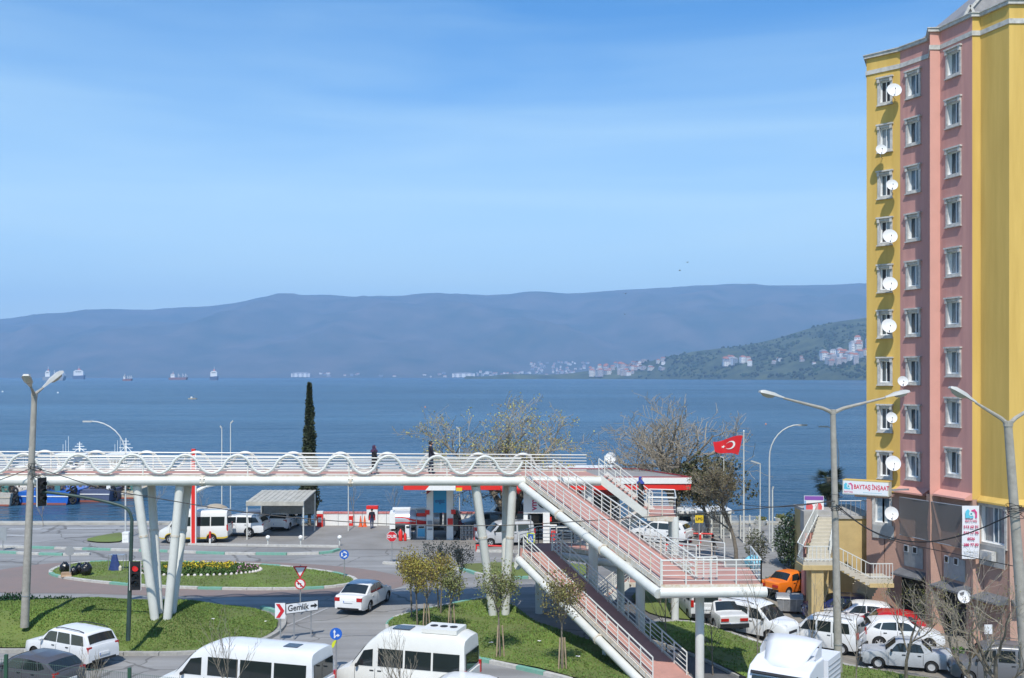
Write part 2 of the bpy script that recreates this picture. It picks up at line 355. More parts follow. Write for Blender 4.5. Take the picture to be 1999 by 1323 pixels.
def kerb(name, pts, label, seg=1.35, cols=(KWHITE, KGREEN), w=.26, h=.15, closed=False, run=1):
    """a row of kerb stones along a path given in ground xy; each stone a child piece"""
    P = [Vector(p[:2]) for p in pts]
    if closed: P.append(P[0])
    L = [0]
    for a, b in zip(P, P[1:]): L.append(L[-1] + (b - a).length)
    def pos(d):
        d = max(0, min(L[-1], d))
        for i in range(len(P) - 1):
            if d <= L[i + 1] + 1e-6: return P[i].lerp(P[i + 1], (d - L[i]) / max(1e-6, L[i + 1] - L[i]))
        return P[-1]
    root = tag(put(name, None, None, (P[0].x, P[0].y, gz(*P[0]))), label, 'kerb')
    n = max(1, int(L[-1] / seg)); sg = L[-1] / n
    for k in range(n):
        mb = MB(); mb.off = root.location
        for j in range(2):
            a, b = pos(k * sg + j * sg / 2 + (.012 if j == 0 else 0)), pos(k * sg + (j + 1) * sg / 2 - (.012 if j else 0))
            if (b - a).length < 1e-3: continue
            dz = rnd.uniform(-.008, .008)
            mb.beam((a.x, a.y, gz(*a) + h / 2 - .04 + dz), (b.x, b.y, gz(*b) + h / 2 - .04 + dz), w, h + .1)
        if mb.v: mb.build('kerb_stone', cols[(k // run) % len(cols)], root)
    return root
def lawn(name, poly, label, hfun=None):
    o = drape(name, poly, GRASS, off=.10, cell=1.0, hfun=hfun)
    structure(o); return o

# --- left foreground lawn (a low mound)
LL = smooth_poly([(-60, 46.9), (-30, 47.8), (-24.0, 48.9), (-17, 47.8), (-13.2, 48.6), (-11.9, 51.5), (-12.6, 55.5), (-16, 57.6), (-24, 57.2), (-34, 57.6), (-60, 58)], 2)
def mound(x, y):
    return 1.0 * sm((y - 48.2) / 4.) * (1 - sm((y - 54.) / 4.0)) * sm((-12.6 - x) / 5.)*(1 + .25 * N(x * .3, y * .3))
lawn('lawn', LL, '', mound)
kerb('kerb', smooth_poly([(-36, 47.2), (-30, 47.45), (-24.0, 48.5), (-17, 47.5), (-13.0, 48.3), (-11.6, 51.5), (-12.3, 55.8), (-14, 57.3)], 2, False), 'low kerb along the near edge of the grass mound behind the white estate car', cols=(KGREY, KGREY, KGREY, KWHITE, KGREEN), seg=1.6)
# --- middle lawn with the young trees
ML = smooth_poly([tuple(gnd(*p).xy) for p in [(752, 1228), (772, 1207), (850, 1190), (958, 1168), (1005, 1188), (1048, 1225), (1120, 1243), (1190, 1275), (1262, 1335), (1150, 1338), (1075, 1318), (930, 1287), (790, 1262)]], 2)
lawn('lawn', ML, '', lambda x, y: .12 * N(x * .35, y * .35) + .10)
kerb('kerb', smooth_poly([tuple(gnd(*p).xy) for p in [(1115, 1331), (1075, 1319), (930, 1288), (790, 1263), (750, 1229), (771, 1206), (850, 1189), (958, 1166.5)]], 2, False), 'white and green kerb round the lawn with the young trees', seg=1.5, cols=(KWHITE, KGREEN))
# --- roundabout island
RI = smooth_poly([tuple(gnd(*p).xy) for p in [(93, 1118), (125, 1104), (200, 1097), (380, 1099), (520, 1104), (640, 1117), (698, 1131), (690, 1143), (610, 1151), (460, 1152), (300, 1147), (180, 1137), (110, 1127)]], 2)
lawn('roundabout_lawn', RI, '', lambda x, y: .02)
kerb('kerb', RI, 'worn white and green kerb round the roundabout island', seg=1.5, closed=True, cols=(KWHITE, KWHITE, KGREEN, KWHITE), h=.14)
AP = smooth_poly([tuple(gnd(*p).xy) for p in [(-40, 1120), (40, 1105), (140, 1096), (380, 1093), (560, 1098), (700, 1108), (790, 1125), (800, 1142), (720, 1160), (560, 1166), (300, 1163), (120, 1157), (0, 1160), (-60, 1140)]], 2)
structure(drape('paved_apron', AP, APRON, off=.012, cell=2.))
# --- strip of grass and kerbs across the road, lawns to the right
L4 = smooth_poly([tuple(gnd(*p).xy) for p in [(902, 1101), (1145, 1098), (1150, 1128), (1080, 1126), (1000, 1128), (925, 1120), (905, 1110)]], 1)
lawn('lawn', L4, ''); kerb('kerb', [tuple(gnd(*p).xy) for p in [(748, 1100), (800, 1104), (905, 1113), (940, 1125), (1000, 1130), (1080, 1128), (1150, 1130)]], 'white and green kerb across the road behind the young trees', seg=1.8)
L3 = smooth_poly([tuple(gnd(*p).xy) for p in [(1246, 1226), (1300, 1219), (1360, 1221), (1440, 1246), (1520, 1273), (1600, 1290), (1690, 1312), (1890, 1338), (1880, 1420), (1560, 1400), (1460, 1331), (1330, 1270), (1262, 1248)]], 1)
lawn('lawn', L3, '', lambda x, y: .08 + .1 * N(x * .3, y * .3))
kerb('kerb', smooth_poly([tuple(gnd(*p).xy) for p in [(1246, 1224), (1300, 1217), (1360, 1219), (1440, 1244), (1520, 1271), (1600, 1288), (1690, 1310)]], 1, False), 'pale kerb between the lawn and the parked cars', cols=(KWHITE, KGREY), seg=1.4)
kerb('kerb', [tuple(gnd(*p).xy) for p in [(1262, 1250), (1330, 1272), (1460, 1334)]], 'narrow grey kerb along the dark footpath beside the lower ramp', cols=(KGREY,), seg=1.4, w=.12, h=.12)
L5 = smooth_poly([tuple(gnd(*p).xy) for p in [(1225, 1160), (1290, 1152), (1330, 1165), (1332, 1195), (1372, 1216), (1300, 1209), (1256, 1195)]], 1)
lawn('lawn', L5, '')
PK = [tuple(gnd(*p).xy) for p in [(1330, 1180), (1420, 1140), (1700, 1120), (2100, 1180), (2100, 1380), (1690, 1330), (1520, 1280), (1370, 1222)]]
structure(drape('parking_ground', PK, DIRT, off=.03, cell=1.2))
structure(drape('footpath', [tuple(gnd(*p).xy) for p in [(1215, 1178), (1248, 1172), (1290, 1205), (1240, 1220), (1250, 1249), (1330, 1271), (1480, 1345), (1400, 1360), (1240, 1290), (1170, 1235)]], PATH, off=.02, cell=1.))
structure(drape('forecourt', [tuple(gnd(*p).xy) for p in [(300, 1064), (660, 1072), (1010, 1074), (1450, 1066), (1500, 1030), (1380, 1026), (250, 1026)]], YARD, off=.015, cell=3.))
# --- kerbs along the far side of the road
kerb('kerb', [tuple(gnd(*p).xy) for p in [(-60, 1079), (0, 1079), (60, 1082), (120, 1084), (176, 1083)]], 'green and white kerb end left of the roundabout', seg=1.7)
kerb('kerb', [tuple(gnd(*p).xy) for p in [(0, 1068), (60, 1070), (140, 1072), (240, 1075), (340, 1078), (440, 1082), (560, 1083), (640, 1081), (662, 1074)]], 'long green and white kerb in front of the petrol station', seg=2.2)
kerb('kerb', [tuple(gnd(*p).xy) for p in [(368, 1064), (460, 1066), (560, 1067), (662, 1068.5)]], 'white forecourt kerb with short lamps', seg=2., cols=(KWHITE, KWHITE))
kerb('kerb', [tuple(gnd(*p).xy) for p in [(930, 1077), (1000, 1078), (1080, 1079)]], 'white kerb behind the bridge legs', seg=2., cols=(KWHITE, KGREY))
g6 = smooth_poly([tuple(gnd(*p).xy) for p in [(160, 1056), (200, 1046), (244, 1040), (244, 1058), (200, 1061)]], 1); lawn('lawn', g6, '')
# quay car park at far left: pale strips
for (a, b, c, d) in [((20, 1031), (85, 1031), (78, 1034.5), (14, 1034.5)), ((132, 1030.5), (300, 1029), (300, 1032), (130, 1033.5)), ((8, 1043), (62, 1045), (58, 1048), (0, 1046))]:
    structure(drape('quay_paving', px_poly([a, b, c, d]), WLINE, off=.022, cell=2.))
# road markings near the junction
for (a, b) in [((640, 1187), (560, 1222)), ((1035, 1185), (1078, 1186.5))]:
    A, B = gnd(*a), gnd(*b); d = (B - A).normalized(); n = Vector((-d.y, d.x, 0)) * .07
    structure(drape('road_marking', [tuple((A - n).xy), tuple((B - n).xy), tuple((B + n).xy), tuple((A + n).xy)], WLINE, off=.02, cell=1.5))
# --- grass blades: tufts on every lawn that is close enough to show them
def inside(p, poly):
    x, y = p; c = False; n = len(poly)
    for i in range(n):
        x1, y1 = poly[i]; x2, y2 = poly[(i + 1) % n]
        if (y1 > y) != (y2 > y) and x < (x2 - x1) * (y - y1) / (y2 - y1) + x1: c = not c
    return c
def grass(poly, n, hf, label, hmax=.10):
    xs = [p[0] for p in poly]; ys = [p[1] for p in poly]; mb = MB(); k = 0
    x0, x1, y0, y1 = max(-31, min(xs)), max(xs), min(ys), max(ys)
    while k < n:
        k += 1
        x, y = rnd.uniform(x0, x1), rnd.uniform(y0, y1)
        if not inside((x, y), poly): continue
        z = gz(x, y) + .10 + hf(x, y) - .01
        dens = N(x * .45, y * .45, 2.)
        if dens < -.28 and rnd.random() < .75: continue
        h = hmax * (.45 + .5 * rnd.random() + .55 * max(0, dens))
        for q in range(2):
            a = rnd.uniform(0, 6.28); w = .028; dx, dy = math.cos(a) * w, math.sin(a) * w
            lx, ly = rnd.uniform(-.07, .07), rnd.uniform(-.07, .07)
            ox, oy = x + rnd.uniform(-.05, .05), y + rnd.uniform(-.05, .05)
            mb.v += [(ox - dx, oy - dy, z), (ox + dx, oy + dy, z), (ox + lx, oy + ly, z + h)]
            m3 = len(mb.v); mb.f.append([m3 - 3, m3 - 2, m3 - 1]); mb.m.append(0)
    return tag(mb.build('grass', mat('grass_blades', (.165, .25, .045), .8, vscale=.28, col2=(.105, .165, .032), island=.22)), label, 'grass', kind='stuff')
grass(LL, 46000, mound, 'grass blades on the left mound', .095)
grass(ML, 20000, lambda x, y: .12 * N(x * .35, y * .35) + .10, 'grass blades on the lawn with young trees')
grass(L3, 16000, lambda x, y: .08 + .1 * N(x * .3, y * .3), 'grass blades on the lawn beside the parking ground')
grass(RI, 9000, lambda x, y: .02, 'grass blades on the roundabout island', .09)
# ================================================================ FOOTBRIDGE
S = .176; NZ, WZ = 54.3, 3.1            # near edge of the deck: y = NZ + S*x ; width 3.1 m
u = Vector((1, S, 0)).normalized(); vperp = Vector((-S, 1, 0)).normalized()
XA, XB = -44.0, 4.75
DZ = 7.67                                # deck surface where the ramp leaves; the span is cambered
def cam_(x): return .019 * min(26., -x) if x < 0 else -.02 * x
def dk(x, w, z=0.): return Vector((x, NZ + S * x, DZ + z + cam_(x))) + vperp * w
def dpath(x0, x1, w, z):
    n = max(2, int((x1 - x0) / 2.)); return [dk(x0 + (x1 - x0) * i / n, w, z) for i in range(n + 1)]
fb = thing('footbridge', 'long white footbridge with wavy tube railings and red deck over the roundabout', 'footbridge', (0, NZ, 0))
fo = fb.location
def fpart(mb, name, mats, smooth=30, parent=fb):
    mb.v = [tuple(Vector(p) - fo) for p in mb.v]; return mb.build(name, mats, parent, smooth)
mb = MB(); a_, b_, c_, d_ = dpath(XA, XB, .05, 0), dpath(XA, XB, WZ - .05, 0), dpath(XA, XB, .05, -.1), dpath(XA, XB, WZ - .05, -.1); n_ = len(a_)
mb.add(a_ + b_ + c_ + d_, [f for i in range(n_ - 1) for f in ((i, i + 1, n_ + i + 1, n_ + i), (2 * n_ + i, 3 * n_ + i, 3 * n_ + i + 1, 2 * n_ + i + 1), (i, 2 * n_ + i, 2 * n_ + i + 1, i + 1))]); fpart(mb, 'deck', DECK, 0)
def wave(xa, xb, w, base, amp, lam, ph, r):
    pts = []; n = int((xb - xa) / .13)
    for i in range(n + 1):
        x = xa + (xb - xa) * i / n
        sv = math.sin((x - ph) * 2 * math.pi / lam)
        sv = math.copysign(abs(sv) ** .68, sv)
        pts.append(dk(x, w, base + amp * sv))
    m = MB(); m.tube(pts, r, 8); return m
# girders: two big tubes with bolted flange joints
for w in (-.02, WZ + .02):
    xe = XB
    mb = MB(); mb.tube(dpath(XA, xe, w, -.24), .235, 20); gird = fpart(mb, 'girder_tube', STEELW, 40)
    for px in (395, 684):
        xx = (px - CX) * (NZ + S * (px - CX) / F * 53) / F
        mb = MB(); d = u
        mb.tube([dk(xx - .05, w, -.24), dk(xx + .05, w, -.24)], .285, 20)
        for k in range(8):
            a = k * math.pi / 4 + .3; c = dk(xx, w, -.24) + (vperp * math.cos(a) + Vector((0, 0, 1)) * math.sin(a)) * .26
            mb.tube([c - u * .13, c + u * .13], .035, 6)
        fpart(mb, 'flange_joint', RUSTY, 40, gird).matrix_parent_inverse = Matrix.Identity(4)
mb = MB()
for i in range(24):
    x = XA + 1 + i * 2.0
    if x < XB: mb.beam(dk(x, 0, -.25), dk(x, WZ, -.25), .14, .24)
fpart(mb, 'cross_beams', STEELW, 0)['kind'] = 'stuff'
for w in (.02, WZ - .02):
    mb = MB(); pa_ = dpath(XA, XB, w, -.05); [mb.beam(a, b, .07, .2) for a, b in zip(pa_, pa_[1:])]; fpart(mb, 'deck_edge', RUSTY, 0)
# wave railings: near one ends where the ramp leaves
LAM = 2.49
fpart(wave(XA, .55, -.12, .62, .46, LAM, (758 - CX) / F * 53.1 - LAM / 4, .07), 'wave_tube', STEELW, 40)
fpart(wave(XA, 2.6, WZ + .12, .52, .46, LAM, (776 - CX) / F * 56.4 - LAM / 4, .07), 'wave_tube', STEELW, 40)
for w, xe in ((.06, .5), (WZ - .06, XB)):
    for k in range(6):
        mb = MB(); z = .10 + k * .17
        mb.tube(dpath(XA, xe, w, z), .026 if k < 5 else .034, 6); fpart(mb, 'rail', STEELW, 40)
    x = XA + .6
    while x < xe:
        mb = MB(); mb.beam(dk(x, w, -.05), dk(x, w, .95), .05, .05); fpart(mb, 'rail_post', STEELW, 0); x += 5.0
# V legs: pairs of inclined tubes under both girders meeting at one foot
def vlegs(pxl, pxr, foot_px, foot_py, zc, top_y):
    ft = at(foot_px, foot_py, zc)
    for px, spread in ((pxl, -1), (pxr, 1)):
        for w in (.25, WZ - .25):
            xt = (px - CX) * zc / F + (0 if w < 1 else spread * -.0 + .25 * (1 if px < foot_px else .3))
            top = dk(xt, w, -.42)
            base = Vector((ft.x + spread * .30, ft.y + (-.25 if w < 1 else .35), ft.z - .25))
            mid = base.lerp(top, .62)
            m = MB(); m.tube([base, mid, top - (top - base).normalized() * .1], [.215, .22, .215], 16); leg = fpart(m, 'leg', STEELW, 40)
            m = MB(); m.tube([mid.lerp(top, -.02), mid.lerp(top, .02)], .24, 16); fpart(m, 'collar', RUSTY, 40, leg)
            m = MB(); m.beam(top + Vector((0, -.25, .18)), top + Vector((0, .25, .18)), .5, .3); fpart(m, 'bearing_plate', STEELW, 0, leg)
vlegs(272, 352, 318, 1200, 51.5, 945)
vlegs(932, 1003, 975, 1204, 55.3, 945)
for (fx, fy, zc) in ((318, 1200, 51.5), (975, 1204, 55.3)):
    ft = at(fx, fy, zc); m = MB(); m.box((ft.x, ft.y + .05, ft.z - .6), (1.5, 1.4, .5)); fpart(m, 'footing', CONC, 0)

# ---- ramp / stair building blocks
def railing(mb_list, a, b, h=.95, nbar=4, gap=.95, parent=None, rad=.022, m=STEELW, org=None):
    """posts every ~gap m and horizontal bars between two deck points"""
    a, b = Vector(a), Vector(b); L = (b - a).length; n = max(1, round(L / gap)); up = Vector((0, 0, 1))
    for i in range(n + 1):
        p = a.lerp(b, i / n); q = MB(); q.off = org; q.beam(p - up * .1, p + up * h, .05, .05, up=Vector((1, 0, 0))); q.build('rail_post', RUSTY if rnd.random() < .25 else m, parent)
    for k in range(nbar + 1):
        z = h * (k + .6) / (nbar + .6); q = MB(); q.off = org
        q.tube([a + up * z, b + up * z], rad * (1.5 if k == nbar else .8), 6); q.build('handrail' if k == nbar else 'rail_bar', m, parent, 40)
def ramp(root, a, b, wdir, width, deckm=DECK, tube_r=.21, both=True, name='ramp_deck', lo=0.):
    """a,b: left edge of the walking surface; wdir: unit vector to the right edge"""
    a, b = Vector(a), Vector(b); wd = Vector(wdir); o = root.location
    q = MB(); q.off = o
    q.add([a, b, b + wd * width, a + wd * width] + [p - Vector((0, 0, .10)) for p in (a, b, b + wd * width, a + wd * width)],
          [(0, 1, 2, 3), (7, 6, 5, 4), (0, 4, 5, 1), (1, 5, 6, 2), (2, 6, 7, 3), (3, 7, 4, 0)]); q.build(name, deckm, root)
    for side in ((0, 1) if both else (0,)):
        off = wd * (width * side) + wd * (-.16 if side == 0 else .16)
        q = MB(); q.off = o; d = (b - a).normalized()
        q.tube([a + off - Vector((0, 0, .36 + lo)) - d * .1, b + off - Vector((0, 0, .36 + lo)) + d * .1], tube_r, 16); tb = q.build('edge_tube', STEELW, root, 40)
        for f in (.33, .66):
            p = a.lerp(b, f) + off - Vector((0, 0, .36 + lo)); q = MB(); q.off = o; q.tube([p - d * .06, p + d * .06], tube_r + .05, 16)
            fl = q.build('flange_joint', RUSTY, tb, 40)
        q = MB(); q.off = o; e = wd * (width * side); q.beam(a + e + Vector((0, 0, -.02)), b + e + Vector((0, 0, -.02)), .06, .22); q.build('deck_edge', RUSTY, root)
    railing(None, a + wd * .06, b + wd * .06, parent=root, org=o)
    railing(None, a + wd * (width - .06), b + wd * (width - .06), parent=root, org=o)
def landing(root, pts, rails, deckm=DECK):
    o = root.location; q = MB(); q.off = o; n = len(pts); P = [Vector(p) for p in pts]
    q.add(P + [p - Vector((0, 0, .14)) for p in P], [tuple(range(n)), tuple(range(2 * n - 1, n - 1, -1))] + [(i, n + i, n + (i + 1) % n, (i + 1) % n) for i in range(n)]); q.build('landing', deckm, root, fixn=True)
    for i in range(n):
        q = MB(); q.off = o; q.beam(P[i] - Vector((0, 0, .17)), P[(i + 1) % n] - Vector((0, 0, .17)), .12, .26); q.build('landing_edge', RUSTY, root)
    for i, j in rails: railing(None, P[i], P[j], parent=root, org=o)
def stairs(root, a, b, wdir, width, rails=True, stringer=.34):
    a, b = Vector(a), Vector(b); wd = Vector(wdir); o = root.location; n = max(3, round((a.z - b.z) / .165)); up = Vector((0, 0, 1))
    for k in range(n):
        p = a.lerp(b, (k + .5) / n); p.z = a.z + (b.z - a.z) * (k + 1) / n
        q = MB(); q.off = o; dd = (b - a); dd.z = 0; q.beam(p, p + wd * width, dd.length / n * 1.12, .05); q.build('tread', DECK, root)
    for e in (0, width):
        q = MB(); q.off = o; q.beam(a + wd * e - up * .1, b + wd * e - up * .1, .12, stringer); q.build('stringer', STEELW, root)
    if rails:
        railing(None, a + wd * .03, b + wd * .03, parent=root, org=o, gap=1.1); railing(None, a + wd * (width - .03), b + wd * (width - .03), parent=root, org=o, gap=1.1)
def column(root, px, z0, z1, y, r, m=STEELW, x=None, name='column'):
    xx = (px - CX) * y / F if x is None else x
    q = MB(); q.off = root.location; q.tube([(xx, y, z0), (xx, y, z1 - .25), (xx, y, z1)], [r, r, r * .8], 16); return q.build(name, m, root, 40)

# upper ramp A from the deck down to the turning platform
ra = thing('access_ramp', 'red decked upper ramp coming down from the bridge to its turning platform', 'ramp', (3, 48, 0))
A0 = at(1024, 934, 54.35); A1 = at(1290, 1139, 42.0)
hd = Vector((A1.x - A0.x, A1.y - A0.y, 0)).normalized(); wr = Vector((-hd.y, hd.x, 0))
if wr.y < 0: wr = -wr
ramp(ra, A0, A1, wr, 1.75)
Lz = A1.z
P = [Vector((A1.x, A1.y, Lz)), Vector((10.25, 42.15, Lz)), Vector((10.6, 45.5, Lz)), Vector((A1.x + wr.x * 1.75 + .25, 45.7, Lz)), Vector((A1.x + wr.x * 1.75, A1.y + wr.y * 1.75, Lz))]
landing(ra, P, [(0, 1), (1, 2)])
q = MB(); q.off = ra.location; q.tube([(A1.x - .05, A1.y - .02, Lz - .38), (10.45, 42.1, Lz - .36)], .215, 16); q.build('edge_tube', STEELW, ra, 40)
q = MB(); q.off = ra.location; q.tube([(A1.x + 1.2, 45.4, Lz - .4), (10.7, 45.5, Lz - .4)], .2, 12); q.build('edge_tube', STEELW, ra, 40)
for i in range(4):
    q = MB(); q.off = ra.location; x = A1.x + .6 + i * 1.05; q.beam((x, 42.1, Lz - .3), (x, 45.4, Lz - .3), .12, .2); q.build('cross_beam', STEELW, ra)
railing(None, Vector((A1.x + wr.x * 1.75, A1.y + wr.y * 1.75, Lz)), Vector((A1.x + wr.x * 1.75 + .85, A1.y + wr.y * 1.75 + .05, Lz)), parent=ra, org=ra.location, gap=.28)
column(ra, 1366, -.3, Lz - .45, 43.4, .19)
column(ra, 1250, -.4, 5.1, 48.0, .22); column(ra, 1158, -.3, 5.9, 51.2, .24)
# ramp B turning back under it to the lower landing
rb = thing('access_ramp', 'middle ramp turning back behind the upper ramp at half height', 'ramp', (5, 50, 0))
B0 = Vector((8.15, 45.6, Lz)); B1 = Vector((2.75, 56.2, 3.55)); hb = Vector((B1.x - B0.x, B1.y - B0.y, 0)).normalized(); wb = Vector((hb.y, -hb.x, 0))
if wb.y < 0: wb = -wb
ramp(rb, B0, B1, wb, 1.7, tube_r=.2)
L2 = [Vector((.35, 53.4, 3.5)), Vector((2.1, 54.0, 3.5)), Vector((2.75, 56.2, 3.5)), Vector((4.3, 57.0, 3.5)), Vector((3.5, 58.4, 3.5)), Vector((1.5, 58.3, 3.5)), Vector((.4, 56.5, 3.5))]
landing(rb, L2, [(1, 2), (3, 4), (4, 5), (5, 6), (6, 0)])
cp = [Vector((.3, 53.3, 3.12)), Vector((.35, 56.4, 3.12)), Vector((1.5, 58.2, 3.12)), Vector((3.5, 58.4, 3.12)), Vector((5.2, 56.4, 3.2))]
q = MB(); q.off = rb.location; q.tube(smooth_poly([tuple(p) for p in cp], 2, False), .2, 14); q.build('edge_tube', STEELW, rb, 40)
column(rb, 0, -.2, 3.2, 56.2, .22, x=1.5); column(rb, 0, -.3, 3.3, 52.8, .2, x=5.6)
# lower ramp C down to the path
rc = thing('access_ramp', 'lowest ramp with shaded red deck running down to the grass', 'ramp', (3, 48, 0))
C0 = at(1020, 1080, 53.0); C1 = at(1272, 1328, 42.6); hc = Vector((C1.x - C0.x, C1.y - C0.y, 0)).normalized(); wc = Vector((-hc.y, hc.x, 0))
if wc.y < 0: wc = -wc
ramp(rc, C0, C1, wc, 1.85, deckm=DECK, tube_r=.20)
q = MB(); q.off = rc.location; q.add([C1, C1 + wc * 1.85, C1 + wc * 1.85 + hc * 1.6 + Vector((0, 0, -.3)), C1 + hc * 1.6 + Vector((0, 0, -.3))], [(0, 1, 2, 3)]); q.build('ramp_toe', DECK, rc)
column(rc, 0, -.3, 1.75, 47.0, .2, x=C0.lerp(C1, .55).x + .9)
# stairs D at the bridge end with a platform and a flight turning back
sd_ = thing('bridge_stairs', 'white steel stairs at the bridge end with a railed platform', 'stairs', (6, 56, 0))
D0 = Vector((4.7, NZ + S * 4.7 + .35, DZ - .09)); D1 = Vector((7.35, 55.3, 5.55)); wD = Vector((.25, .97, 0)).normalized()
stairs(sd_, D0, D1, wD, 2.0, stringer=.42)
E = [Vector((7.3, 54.9, 5.55)), Vector((8.75, 54.6, 5.55)), Vector((9.3, 58.6, 5.55)), Vector((7.9, 58.9, 5.55))]
landing(sd_, E, [(0, 1), (1, 2), (2, 3)])
column(sd_, 1318, -.9, 5.5, 54.7, .2); column(sd_, 0, -.9, 5.5, 58.5, .18, x=9.1); column(sd_, 1150, -.2, 7.3, 55.5, .17)
F1 = Vector((3.6, 58.7, 3.0)); stairs(sd_, Vector((7.7, 57.9, 5.5)), F1, Vector((.05, 1, 0)), 1.2)
landing(sd_, [Vector((2.2, 58.7, 3.0)), Vector((3.6, 58.7, 3.0)), Vector((3.7, 61.3, 3.0)), Vector((2.3, 61.3, 3.0))], [(0, 1), (2, 3), (3, 0)])
stairs(sd_, Vector((3.7, 60.0, 3.0)), Vector((6.6, 60.0, 1.45)), Vector((0, 1, 0)), 1.2)
landing(sd_, [Vector((6.6, 57.6, 1.45)), Vector((8.0, 57.6, 1.45)), Vector((8.0, 61.2, 1.45)), Vector((6.6, 61.2, 1.45))], [(1, 2), (2, 3)])
stairs(sd_, Vector((6.6, 57.6, 1.45)), Vector((4.9, 57.6, .05)), Vector((0, 1, 0)), 1.2)
column(sd_, 0, -.2, 3, 61.0, .12, x=2.5); column(sd_, 0, -.5, 1.4, 61.0, .12, x=7.8)
# ================================================================ APARTMENT BLOCK
YEL = mat('ochre_render', (.64, .43, .115), .85, vscale=.9, col2=(.54, .35, .085), bump=.08, bscale=30, stretch=(2.2, 2.2, .18))
PNK = mat('old_pink_render', (.56, .29, .25), .85, vscale=1.1, col2=(.455, .23, .21), bump=.08, bscale=30, stretch=(2.2, 2.2, .16))
PNKL = mat('sunlit_pink_render', (.62, .315, .255), .85, var=.05, vscale=1.2, bump=.08, bscale=30)  # lighter copy of the pink render, sun on the stripes put into its colour
BROWN = mat('brown_pink_base_render', (.47, .29, .22), .9, vscale=.8, col2=(.39, .24, .19), bump=.3, bscale=14)
TRIM = mat('weathered_white_trim', (.60, .58, .54), .8, vscale=4., col2=(.36, .35, .33))
PVC = mat('white_pvc', (.72, .73, .73), .35)
PANE = mat('window_pane', (.11, .16, .21), .08, spec=.8, var=.5, vscale=1.3)  # blue base colour stands in for the sky reflected in the glass
PANES = [PANE, mat('window_pane_dark', (.045, .06, .075), .08, spec=.8, var=.3), mat('window_pane_curtain', (.27, .29, .31), .15, spec=.7, var=.35, vscale=4, stretch=(6, 6, .3)), mat('window_pane_grey', (.15, .18, .20), .1, spec=.8, var=.3, vscale=2)]
CURT = mat('dark_curtain', (.05, .05, .055), .9)
BZ, TZ, UZ = -1.5, 32.5, 6.3
bld = thing('apartment_block', 'tall yellow and pink apartment block with stepped facade at the right', 'building', (24, 60, BZ)); bo = bld.location
def bpart(mb, name, mats, parent=None, smooth=0):
    mb.v = [tuple(Vector(p) - bo) for p in mb.v]; return mb.build(name, mats, parent or bld, smooth)
P0, P1, P2, S1a, S1b, P4, Y1, P5, P6 = [Vector(p) for p in ((21.8, 63.0), (23.3, 61.5), (24.25, 59.5), (23.66, 58.0), (24.24, 58.0), (24.98, 55.6), (25.43, 55.6), (26.06, 53.7), (33, 53.7))]
def hit(P, Q, px):
    k = (px - CX) / F; d = Q - P; t_ = (k * P.y - P.x) / (d.x - k * d.y); return t_
def wall(P, Q, z0, z1, m, holes=(), name='wall'):
    d = Q - P; us = sorted({0., 1.} | {h[0] for h in holes} | {h[1] for h in holes}); zs = sorted({z0, z1} | {h[2] for h in holes} | {h[3] for h in holes})
    q = MB()
    for a, b in zip(us, us[1:]):
        for c, e in zip(zs, zs[1:]):
            mu, mz = (a + b) / 2, (c + e) / 2
            if any(h[0] < mu < h[1] and h[2] < mz < h[3] for h in holes): continue
            A, B = P + d * a, P + d * b; q.poly3([(A.x, A.y, c), (B.x, B.y, c), (B.x, B.y, e), (A.x, A.y, e)])
    return bpart(q, name, m)
